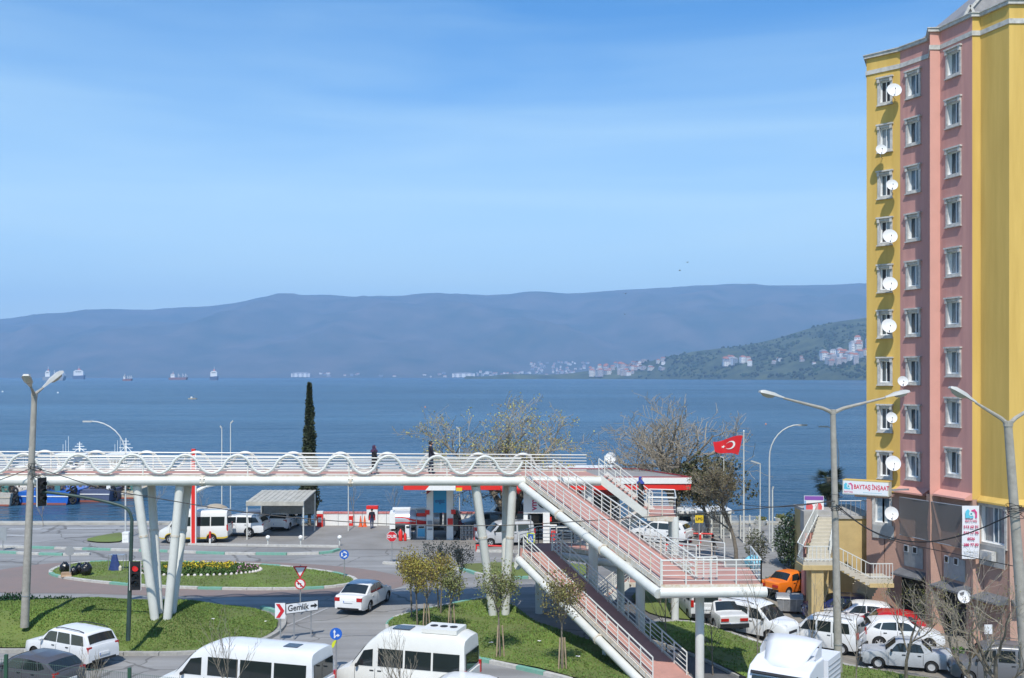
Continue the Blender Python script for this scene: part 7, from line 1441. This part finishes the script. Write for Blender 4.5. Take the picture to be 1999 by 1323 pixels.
# ================================================================ PEOPLE
SKIN = mat('skin', (.46, .27, .19), .6); HAIR = mat('dark_hair', (.015, .012, .01), .6)
def person(label, loc, rz, ht=1.72, top=BLACK, legs=BLACK, shoes=BLACK, stride=.0, arm=(.1, .1), bend=(.15, .15), scarf=None, skirt=None, hair=HAIR, beard=False):
    root = thing('person', label, 'person', loc, rz); h = ht; V = []; E = []; Rr = []
    def v(x, y, z, r_, par=None, r2=None):
        V.append((x * h, y * h, z * h)); Rr.append((r_ * h, (r2 or r_) * h)); 
        if par is not None: E.append((par, len(V) - 1))
        return len(V) - 1
    pel = v(0, 0, .53, .085, None, .065); sp = v(0, -.006, .63, .075, pel, .058); ch = v(0, -.006, .74, .095, sp, .065); nk0 = v(0, -.01, .82, .05, ch); nk = v(0, 0, .862, .034, nk0); hd0 = v(0, .008, .91, .05, nk, .058); v(0, .008, .955, .048, hd0, .056)
    hands = []
    for i, s2 in enumerate((1, -1)):
        shd = v(s2 * .105, -.008, .795, .042, ch); a = arm[i]; ex, ey, ez = s2 * (.14), math.sin(a) * .17, .795 - math.cos(a) * .17; el = v(ex, ey, ez, .03, shd); b = a + bend[i]; wx, wy, wz = s2 * .135, ey + math.sin(b) * .145, ez - math.cos(b) * .145; v(wx, wy, wz, .021, el); hands.append((s2, Vector((wx, wy, wz)) * h, b))
        hp_ = v(s2 * .052, 0, .50, .06, pel); st_ = stride * s2; kn = v(s2 * .055, st_ * .5 + .015, .28, .042, hp_); an = v(s2 * .055, st_ - (.03 if st_ < 0 else 0), .045 + (.02 if st_ < 0 else 0), .026, kn); v(s2 * .06, st_ + .07 - (.03 if st_ < 0 else 0), .018, .022, an)
    me = bpy.data.meshes.new('body'); me.from_pydata(V, E, []); ob = bpy.data.objects.new('body', me); C.objects.link(ob); ob.modifiers.new('skin', 'SKIN'); sl = me.skin_vertices[0].data
    for i, (r1_, r2_) in enumerate(Rr): sl[i].radius = (r1_, r2_); sl[i].use_root = (i == 0)
    sb = ob.modifiers.new('sub', 'SUBSURF'); sb.levels = 2; sb.render_levels = 2; bpy.context.view_layer.update()
    m2 = bpy.data.meshes.new_from_object(ob.evaluated_get(bpy.context.evaluated_depsgraph_get())); bpy.data.objects.remove(ob)
    m2.materials.clear(); [m2.materials.append(m) for m in (SKIN, top, legs, shoes)]
    for p in m2.polygons:
        z = p.center.z / h; p.material_index = 0 if z > .845 else (3 if z < .045 else (2 if z < .51 and abs(p.center.x) < .105 * h else 1)); p.use_smooth = True
    put('body', m2, root)
    for s2, w, b in hands:
        q = MB(); d = Vector((0, math.sin(b + .2), -math.cos(b + .2))); sdv = Vector((0, d.z, -d.y)) * -1; q.tube([w - d * .02, w + d * .05, w + d * .09], [.026, .034, .03], 8)
        for k in range(4):
            f0 = w + d * .085 + sdv * (.022 * (k - 1.5)); L_ = (.06, .075, .07, .055)[k]; q.tube([f0, f0 + d * L_ * .55, f0 + d * L_ * .9 + Vector((-s2 * .02, 0, 0))], [.0095, .0085, .007], 5)
        t0_ = w + d * .03 + sdv * .03; q.tube([t0_, t0_ + sdv * .03 + d * .025, t0_ + sdv * .035 + d * .055], [.011, .0095, .008], 5); q.build('hand', SKIN, root, 60)
    hc = Vector((0, .008, .935)) * h
    q = MB(); q.lathe([(0, -.018), (.012, -.01), (0, .02)], (0, .062 * h + .008 * h, .925 * h), 6); q.build('nose', SKIN, root)
    for s2 in (1, -1): q = MB(); q.lathe([(0, -.008), (.009, 0), (0, .008)], (s2 * .02 * h, .058 * h, .938 * h), 6); q.build('eye', BLACK, root); q = MB(); q.lathe([(0, -.028), (.014, 0), (0, .028)], (s2 * .052 * h, .006 * h, .93 * h), 6); q.build('ear', SKIN if not scarf else scarf, root)
    q = MB(); q.box((0, .06 * h, .902 * h), (.045, .012, .010)); q.build('mouth', mat('lips', (.35, .14, .12), .6), root)
    if scarf:
        q = MB(); vs_ = []; n = 16
        for r_, z in ((.0, .995), (.045, .985), (.064, .955), (.068, .91), (.062, .87), (.085, .84), (.125, .80), (.13, .76)):
            for k in range(n):
                a = k * 2 * math.pi / n; front = max(0, math.sin(a)); cut = .55 if (z > .88 and z < .97) else 1.; vs_.append((math.cos(a) * r_ * h * .92, (math.sin(a) * r_ * (1 - front * (1 - cut) * .9) - .004) * h, z * h))
        q.add(vs_, [(i * n + k, i * n + (k + 1) % n, (i + 1) * n + (k + 1) % n, (i + 1) * n + k) for i in range(7) for k in range(n)]); q.build('headscarf', scarf, root, 70)
    else:
        q = MB(); q.lathe([(0, .064), (.03, .058), (.052, .035), (.060, .008), (.056, -.022), (.045, -.04)], (0, 0, 0), 14); q.v = [(x * h, y * h * 1.08 - .006 * h, z * h + .935 * h) for x, y, z in q.v]; q.v = [(x, y if not (y > .02 * h and z < .955 * h) else y * .45, z) for x, y, z in q.v]; q.build('hair', hair, root, 70)
        if beard: q = MB(); q.lathe([(0, -.05), (.03, -.045), (.045, -.015), (.043, .0)], (0, 0, 0), 12); q.v = [(x * h, y * h + .018 * h, z * h + .905 * h) for x, y, z in q.v]; q.build('beard', hair, root, 70)
    if skirt:
        m, z0, z1, w0, w1 = skirt; q = MB(); n = 20; vs_ = []
        for i in range(8):
            f = i / 7; z = z0 + (z1 - z0) * f; w = w0 + (w1 - w0) * f
            for k in range(n): a = k * 2 * math.pi / n; fd = 1 + .05 * math.sin(a * 5) * f; vs_.append((math.cos(a) * w * fd * h, math.sin(a) * w * .8 * fd * h + stride * .1 * f, z * h))
        q.add(vs_, [(i * n + k, i * n + (k + 1) % n, (i + 1) * n + (k + 1) % n, (i + 1) * n + k) for i in range(7) for k in range(n)]); q.build('coat_skirt', m, root, 70)
    return root
NAVY = mat('navy_cloth', (.012, .014, .028), .85); DKC = mat('black_cloth', (.012, .011, .014), .85); JEANS = mat('blue_jeans', (.03, .055, .13), .85); GREYC = mat('grey_cloth', (.16, .15, .14), .85); PURP = mat('plum_scarf', (.045, .015, .05), .8); BLS = mat('royal_blue_scarf', (.03, .05, .26), .8); MAR = mat('maroon_jacket', (.10, .015, .03), .8); DJ = mat('dark_jeans', (.015, .022, .045), .85)
pz = DZ
w_ = dk((740 - CX) / F * 54.6, 1.2); person('woman in a black coat and plum headscarf walking on the bridge deck', tuple(w_), R(-72), 1.56, DKC, GREYC, BLACK, .09, (.25, -.2), (.3, .5), PURP, (DKC, .78, .30, .105, .125))
w_ = dk((851 - CX) / F * 55.2, 1.5); person('bearded man in a dark jacket standing on the bridge deck', tuple(w_), R(-70), 1.78, NAVY, DJ, BLACK, .035, (.15, .3), (.5, .7), None, None, HAIR, True)
sp_ = D0.lerp(D1, .80) + wD * 1.0; person('woman with a royal blue headscarf and long black coat on the stairs', (sp_.x, sp_.y, sp_.z - .12), R(-115), 1.66, mat('olive_cloth', (.05, .055, .04), .85), DKC, BLACK, .05, (.1, .2), (.3, .3), BLS, (DKC, .60, .04, .095, .15))
p = gnd(726, 1032); person('man in a dark jacket and blue jeans facing the white cabinet', tuple(p), R(20), 1.74, NAVY, JEANS, BLACK, .05, (.1, .15), (.3, .3))
p = gnd(898, 1052); person('station attendant in a maroon jacket beside the gas bottle cage', tuple(p), R(-60), 1.74, MAR, DKC, BLACK, .03, (.3, .9), (.4, .6))
p = gnd(1392, 1090); person('man in a dark jacket reaching out behind the ramp platform', tuple(p), R(-80), 1.72, mat('brown_jacket', (.05, .04, .035), .85), GREYC, BLACK, .06, (.2, 1.2), (.3, .2))
# ================================================================ BOATS AND SHIPS
def seaZ(py): return (H - SEAZ) * F / (py - HY)
BRUST = mat('antifoul_red', (.30, .09, .06), .7); 
def fishing_boat(label, pxa, pxb, wl, hullm, deck_h, cabin, mast_y, band=WHITE, L=15., bridge_py=None):
    Z = seaZ(wl); x = ((pxa + pxb) / 2 - CX) * Z / F; w = (pxb - pxa) * Z / F; root = thing('fishing_boat', label, 'boat', (x, Z, SEAZ), R(-3), 'fishing boats moored at the pier'); n = 12; vs_ = []
    for i in range(n + 1):
        t_ = i / n; ww = w / 2 * (1 if t_ < .5 else max(.04, 1 - ((t_ - .5) / .5) ** 2.2)); zt = deck_h * (1 + .6 * t_ ** 2)
        for f, z in ((.72, -.6), (.92, 0.), (.97, .22), (1., .22 + (zt - .22) * .55), (1.03, zt * .72), (1.05, zt)): vs_.append((-ww * f, t_ * L, z))
        for f, z in ((1.05, zt), (1.03, zt * .72), (1., .22 + (zt - .22) * .55), (.97, .22), (.92, 0.), (.72, -.6)): vs_.append((ww * f, t_ * L, z))
    q = MB(); m = 12
    for i in range(n):
        for j in range(m): jj = j if j < 6 else 11 - j; q.f.append([i * m + j, i * m + (j + 1) % m, (i + 1) * m + (j + 1) % m, (i + 1) * m + j]); q.m.append(1 if jj < 2 or j == 11 else 0)
    q.f.append(list(range(m))); q.m.append(0); q.v = vs_; q.build('hull', [hullm, BRUST], root, 30, fixn=True)
    q = MB(); q.box((0, -.03, deck_h * .66), (w * 1.01, .06, .12)); q.build('hull_band', band, root); q = MB(); q.box((0, -.035, .12), (w * .93, .06, .2)); q.build('waterline_band', BRUST, root)
    cw_, cz, ch_ = cabin; q = MB(); q.b2(-w * cw_ / 2, w * cw_ / 2, L * .42, L * .75, deck_h, deck_h + cz); q.build('deckhouse', WHITE, root); q = MB(); q.b2(-w * cw_ * .38, w * cw_ * .38, L * .45, L * .68, deck_h + cz, deck_h + cz + ch_); wh = q.build('wheelhouse', WHITE, root)
    for lev, zz in ((cw_, deck_h + cz * .55), (cw_ * .76, deck_h + cz + ch_ * .45)):
        nW = 5
        for k in range(nW): xw = -w * lev / 2 + w * lev * (k + .5) / nW; q = MB(); q.box((xw, L * (.42 if lev == cw_ else .45) - .02, zz), (w * lev / nW * .6, .05, .42)); q.build('window', GLASS, wh)
    q = MB(); q.b2(-w * cw_ * .45, w * cw_ * .45, L * .40, L * .70, deck_h + cz + ch_, deck_h + cz + ch_ + .1); q.build('wheelhouse_roof', WHITE, root)
    zt = (H - SEAZ) - (mast_y - HY) * (Z + L * .6) / F; q = MB(); mz = deck_h + cz + ch_; q.tube([(0, L * .6, mz), (0, L * .6, zt)], [.11, .05], 7)
    for f, ww in ((.35, .9), (.6, .6), (.8, .35)): z = mz + (zt - mz) * f; q.tube([(-ww, L * .6, z), (ww, L * .6, z)], .04, 5)
    q.tube([(-.9, L * .6, mz), (0, L * .6, mz + (zt - mz) * .5), (.9, L * .6, mz)], .04, 5); q.build('mast', WHITE, root)
    q = MB()
    for k in range(3): q.tube([(-w * .3 + k * .35, L * .55, mz), (-w * .3 + k * .35, L * .55, mz + 1.2 + .5 * k)], .025, 4)
    q.build('antennas', WHITE, root); q = MB(); zr = deck_h + cz
    for k in range(9): xx = -w * .5 + w * k / 8; q.tube([(xx, L * .3, deck_h), (xx, L * .3, zr)], .03, 4)
    for z in (.5, 1.): q.tube([(-w * .5, L * .3, deck_h + (zr - deck_h) * z), (w * .5, L * .3, deck_h + (zr - deck_h) * z)], .03, 4)
    q.build('stern_frame', WHITE, root); r = random.Random(int(pxa) + 3)
    for k in range(6): q = MB(); q.box((r.uniform(-w * .4, w * .4), L * r.uniform(.08, .25), deck_h + .3), (r.uniform(.4, 1.1), .8, r.uniform(.4, .9)), r.random()); q.build('deck_gear', [mat('gear_teal', (.08, .22, .2), .8), mat('gear_brown', (.2, .12, .08), .8), WHITE, mat('gear_grey', (.25, .25, .24), .8), mat('gear_blue', (.04, .12, .35), .7)][k % 5], root)
    q = MB(); bm = MB()
    for k in range(260): leaf(bm, Vector((r.gauss(0, w * .22), L * .12 + r.gauss(0, .5), deck_h + .2 + abs(r.gauss(0, .35)))), Vector((0, 0, .3)), .3, r)
    bm.build('net_heap', mat('net_brown', (.16, .12, .09), .95, island=.4), root)
    return Z, w
FB = mat('hull_blue', (.02, .13, .50), .45, var=.1); FN = mat('hull_slate', (.09, .11, .19), .5, var=.15); FC = mat('hull_cream', (.50, .43, .32), .6, var=.15); FW = mat('hull_dirty_white', (.48, .44, .38), .6, var=.2)
fishing_boat('bright blue fishing boat moored stern on behind the traffic light', 36, 134, 985, FB, 1.5, (.8, 2.0, 1.9), 862, WHITE); fishing_boat('slate hulled fishing boat with tall white mast', 153, 214, 980, FN, 1.45, (.8, 2.0, 1.8), 855, WHITE); fishing_boat('small cream boat right of the slate hulled boat', 226, 262, 974, FC, 1.0, (.6, 1.0, .6), 925, WHITE, 8.); fishing_boat('weathered white boat cut by the left picture edge', -40, 20, 988, FW, 1.5, (.7, 1.4, 1.1), 900, FC)
for k, (px, wl, lb_) in enumerate(((27, 986, 'black tyre fenders left of the blue boat'), (143, 984, 'black tyre fenders between the blue and slate boats'), (220, 977, 'black tyre fenders right of the slate boat'))):
    Z = seaZ(wl); root = thing('fender_stack', lb_, 'fenders', ((px - CX) * Z / F, Z - .3, SEAZ)); r = random.Random(k)
    for j in range(7): q = MB(); c = Vector((r.uniform(-.35, .35), r.uniform(-.2, .2), .2 + j * .3)); q.tube([c + Vector((math.cos(a) * .32, .1 * math.sin(a), math.sin(a) * .32)) for a in [i * .5236 for i in range(13)]], .12, 6); q.build('tyre', TYRE, root, 60)
def ship(label, px, py, wpx, hpx, hullm, kind, Z=None):
    Z = Z or 4600.; x = (px - CX) * Z / F; s = Z / F; L = wpx * s; hh = hpx * s; zb = SEAZ; root = thing('cargo_ship', label, 'ship', (x, Z, zb), 0, 'ships at anchor in the gulf'); hz_ = hh * .34
    q = MB(); prf = [(-L / 2, -1), (-L / 2 * 1.02, hz_), (L / 2 * 1.06, hz_ * 1.15), (L / 2 * .92, -1)]; q.add([(a, y, z) for y in (-L * .12 - 3, L * .12 + 3) for a, z in prf], [(0, 1, 2, 3), (7, 6, 5, 4), (0, 4, 5, 1), (1, 5, 6, 2), (2, 6, 7, 3)]); q.build('hull', hullm, root)
    q = MB(); cx_ = -L * .3 if kind == 'side' else 0; ws = L * .22 if kind == 'side' else L * .86
    q.b2(cx_ - ws / 2, cx_ + ws / 2, -6, 6, hz_, hh * .8); q.build('deckhouse', WHITE, root); q = MB(); q.b2(cx_ - ws * .36, cx_ + ws * .36, -6.4, 5, hh * .8, hh * .9); q.build('bridge_deck', WHITE, root); q = MB(); q.b2(cx_ - ws * .3, cx_ + ws * .3, -6.5, -6.3, hh * .70, hh * .75); q.build('window_row', GLASS, root)
    q = MB(); q.b2(cx_ - ws * .12, cx_ + ws * .12, 0, 4, hh * .9, hh * 1.05); q.build('funnel', mat('ship_funnel', (.45, .1, .08), .6), root); q = MB(); q.tube([(cx_, 0, hh * .8), (cx_, 0, hh * 1.3)], s * .35, 4); q.build('mast', WHITE, root)
    if kind == 'side':
        for f in (0., .25, .42): q = MB(); q.tube([(L * f, 0, hz_), (L * f, 0, hh * .95)], s * .45, 4); q.tube([(L * f, 0, hh * .8), (L * (f + .12), 0, hz_ * 1.5)], s * .3, 4); q.build('crane', WHITE, root)
HG = mat('ship_grey_hull', (.25, .28, .32), .6); HR = mat('ship_red_hull', (.22, .12, .12), .6); HB = mat('ship_navy_hull', (.08, .11, .18), .6)
ship('white and grey cargo ship behind the left street lamp heads', 106, 738, 40, 21, HG, 'side', 3600); ship('bulky white ship seen stern on right of the street lamp', 154, 738, 22, 20, HB, 'end', 5000); ship('small dark ship with white derricks', 249, 742, 17, 11, HR, 'side', 3300); ship('long low cargo ship with cranes', 348, 739, 34, 13, HR, 'side', 4200); ship('tall white ship seen end on', 418, 741, 15, 20, HB, 'end', 3900)
sb_ = thing('small_boat', 'tiny open boat on the water in front of the anchored ships', 'boat', ((376 - CX) * seaZ(779) / F, seaZ(779), SEAZ)); q = MB(); q.add([(-2.6, -.8, 0), (2.4, -.8, 0), (3.3, 0, .9), (2.4, .8, 0), (-2.6, .8, 0), (-2.8, -1, .7), (2.5, -1, .75), (2.5, 1, .75), (-2.8, 1, .7)], [(0, 1, 6, 5), (1, 2, 6), (2, 3, 7), (3, 4, 8, 7), (4, 0, 5, 8), (5, 6, 2, 7, 8)]); q.build('hull', FC, sb_); q = MB(); q.b2(-1.2, -.2, -.6, .6, .7, 1.7); q.build('cabin', WHITE, sb_); q = MB(); q.tube([(1.2, 0, .7), (1.2, 0, 2.5)], .08, 5); q.build('mast', TWIG, sb_)
for k, (px, py) in enumerate(((5, 765), (113, 767), (1177, 880), (1495, 828), (830, 795))):
    Z = seaZ(py); bu = thing('buoy', ['white buoy at the left picture edge', 'white buoy right of the left street lamp', 'pale buoy left of the rooftop dish', 'orange buoy right of the bare plane tree', 'faint buoy left of the budding plane tree'][k], 'buoy', ((px - CX) * Z / F, Z, SEAZ), 0, 'mooring buoys'); s = Z / F * 2.; q = MB(); q.lathe([(0, -.5 * s), (.8 * s, -.2 * s), (.9 * s, .3 * s), (.3 * s, .9 * s), (0, 1. * s)], n=10); q.build('float', WHITE if k < 2 else ORANGEL, bu, 60); q = MB(); q.tube([(0, 0, .8 * s), (0, 0, 2 * s)], .1 * s, 5); q.build('spar', GALV, bu)
for k, (px, py, Z) in enumerate(((1327, 528, 240), (1342, 512, 260), (1221, 573, 220), (1220, 613, 230))):
    p = at(px, py, Z); bi = thing('bird', ['gull lower of the pair in the sky', 'gull upper of the pair in the sky', 'gull low over the far ridge', 'gull against the far mountain'][k], 'bird', tuple(p), R(30 * k), 'gulls in the air'); q = MB(); q.lathe([(0, -.25), (.07, -.1), (.09, .05), (.04, .2), (0, .3)], (0, 0, 0), 8, Matrix.Rotation(R(90), 3, 'Y')); q.build('body', mat('gull_grey', (.10, .10, .11), .8), bi, 60)
    for s2 in (1, -1): q = MB(); q.add([(.1, 0, 0), (-.1, 0, 0), (-.08, s2 * .35, .18), (.08, s2 * .35, .18), (-.1, s2 * .75, .05)], [(0, 1, 2, 3), (3, 2, 4)]); q.build('wing', mat('gull_grey', (.10, .10, .11), .8), bi)
# ================================================================ FAR TOWNS
HW = [mat('far_wall_white', (.82, .80, .76), .8), mat('far_wall_cream', (.80, .74, .64), .8), mat('far_wall_pink', (.70, .58, .52), .8), mat('far_wall_grey', (.66, .66, .66), .8)]; FR = mat('far_roof_tile', (.36, .14, .08), .9)
var = []
for k in range(8):
    nf = 2 + k % 4; q = MB(); q.b2(-.5, .5, -.5, .5, 0, 1, 0); q.add([(-.54, -.54, 1.), (.54, -.54, 1.), (.54, .54, 1.), (-.54, .54, 1.), (-.25, 0, 1.22), (.25, 0, 1.22)], [(0, 1, 5, 4), (2, 3, 4, 5), (1, 2, 5), (3, 0, 4)], 1)
    for i in range(nf + 2):
        for j in range(nf + 2): x = -.5 + (i + .5) / (nf + 2); z = (j + .5) / (nf + 2); q.add([(x - .06, -.51, z - .06), (x + .06, -.51, z - .06), (x + .06, -.51, z + .06), (x - .06, -.51, z + .06)], [(0, 1, 2, 3)], 2)
    ob = q.build('v', [HW[k % 4], FR if k % 3 else ROOFG, PANE]); var.append(ob.data); bpy.data.objects.remove(ob)
def find(fn, px, py, y0, y1, st):
    y = y0
    while y < y1:
        x = (px - CX) * y / F; z = fn(x, y)
        if z > SEAZ + .5 and HY - (z - H) * F / y <= py: return Vector((x, y, z))
        y += st
    return None
r = random.Random(11)
def town(n, fn, y0, y1, st, box, hpx, wpx, label, group, big=False):
    k = 0; got = []
    for _ in range(n * 3):
        if k >= n: break
        px = r.uniform(box[0], box[2]); py = r.uniform(box[1], box[3]); p = find(fn, px, py, y0, y1, st)
        if p is None: continue
        s = p.y / F; hh = r.uniform(*hpx) * s; ww = r.uniform(*wpx) * s; o_ = put('house', r.choice(var), None, (p.x, p.y, p.z - 2), r.uniform(-.4, .4)); o_.scale = (ww, ww * .8, hh + 2); tag(o_, label, 'house', group); got.append((px, o_)); k += 1
    if n <= 30:
        for i, (_, o_) in enumerate(sorted(got, key=lambda t_: t_[0])): o_['label'] = ORD[i] + ' from the left: ' + label
ORD = 'first second third fourth fifth sixth seventh eighth ninth tenth eleventh twelfth thirteenth fourteenth fifteenth sixteenth seventeenth eighteenth nineteenth twentieth twenty-first twenty-second twenty-third twenty-fourth twenty-fifth twenty-sixth twenty-seventh twenty-eighth twenty-ninth thirtieth'.split()
T1 = 'houses of the far town across the gulf'
town(80, mount, MY0, 10400, 25, (1035, 708, 1150, 735), (2.2, 4.5), (3, 6), 'small pale house in the dense far town below the mountain', T1); town(28, mount, MY0, 9400, 25, (930, 728, 1040, 737), (2, 5), (3, 7), 'small pale house on the far shore left of the dense town', 'houses on the far shore'); town(22, mount, MY0, 9200, 25, (560, 730, 930, 737), (1.8, 3.5), (3, 8), 'scattered pale house on the far shore behind the cypress', 'scattered far houses')
for k, (px, w_p) in enumerate(((587, 36), (905, 44))): p = find(mount, px, 737, MY0, 9400, 20) or Vector(((px - CX) * 8650 / F, 8650, 0)); s = p.y / F; o_ = put('long_block', var[0], None, (p.x, p.y, p.z - 2)); o_.scale = (w_p * s, 30, 9.5 * s * .8 + 2); tag(o_, ['long pale block on the far shore left of the cypress top', 'long white block on the far shore above the plane tree'][k], 'building')
town(26, hillz, 3200, 5650, 12, (1150, 716, 1235, 737), (6, 13), (6, 10), 'pale apartment building at the left foot of the green hill', 'apartments at the hill foot'); town(22, hillz, 3200, 5650, 12, (1215, 706, 1300, 724), (4, 7), (6, 11), 'white house row on the left shoulder of the green hill', 'houses on the hill shoulder'); town(9, hillz, 3000, 5650, 10, (1414, 706, 1466, 716), (8, 13), (8, 14), 'pale block in the isolated cluster on the green hill', 'isolated hill blocks'); town(26, hillz, 2900, 5400, 8, (1604, 694, 1700, 714), (9, 16), (9, 15), 'block with red roof on the hill next to the yellow wall', 'red roofed hill blocks'); town(5, hillz, 2900, 5400, 8, (1660, 676, 1700, 690), (14, 20), (10, 16), 'tall block topping the hill cluster by the yellow wall', 'top hill blocks'); town(7, hillz, 2900, 5600, 8, (1480, 698, 1600, 712), (3, 5), (5, 9), 'lone small house on the green hill slope', 'lone hill houses')
# dark tree masses on the hill: clumps
q = MB()
for _ in range(2600):
    px, py = r.uniform(1230, 1720), r.uniform(632, 741); p = find(hillz, px, py, 2900, 5600, 30)
    if p is None or N(p.x / 160., p.y / 160., 4.) < -.12: continue
    s = r.uniform(5, 13); q.lathe([(s * .5, -.1 * s), (s * .62, .3 * s), (s * .4, .75 * s), (0, .9 * s)], p, 6, sx=r.uniform(.8, 1.3))
tag(q.build('hill_woodland', mat('woodland_green', (.035, .052, .02), .95, var=.5, vscale=.02, island=.4), None, 70), 'dark scrub and trees scattered over the green hill', 'woodland', kind='stuff')
# scraps of litter on the grass
r = random.Random(77); lab_l = ['left mound near the estate car', 'left mound near the chevron sign', 'lawn before the lowest ramp', 'lawn under the round crowned young tree', 'lawn left of the lowest ramp', 'grass beside the silver sedan']
for k, (px, py, z) in enumerate(((416, 1236, .7), (520, 1225, .3), (1053, 1262, .25), (958, 1268, .3), (1128, 1293, .25), (1700, 1308, .1))):
    p = gnd(px, py); q = MB(); vs_ = [(i * .11 - .16 + r.uniform(-.03, .03), j * .1 - .1 + r.uniform(-.03, .03), .04 + r.uniform(0, .07)) for i in range(4) for j in range(3)]
    q.add(vs_, [(i * 3 + j, (i + 1) * 3 + j, (i + 1) * 3 + j + 1, i * 3 + j + 1) for i in range(3) for j in range(2)]); o_ = q.build('paper_scrap', mat('paper_white', (.68, .68, .66), .8), None, loc=(p.x, p.y, p.z + z)); o_.scale = (.6, .6, .6); tag(o_, 'crumpled white paper scrap on the ' + lab_l[k], 'litter', 'paper scraps on the grass')
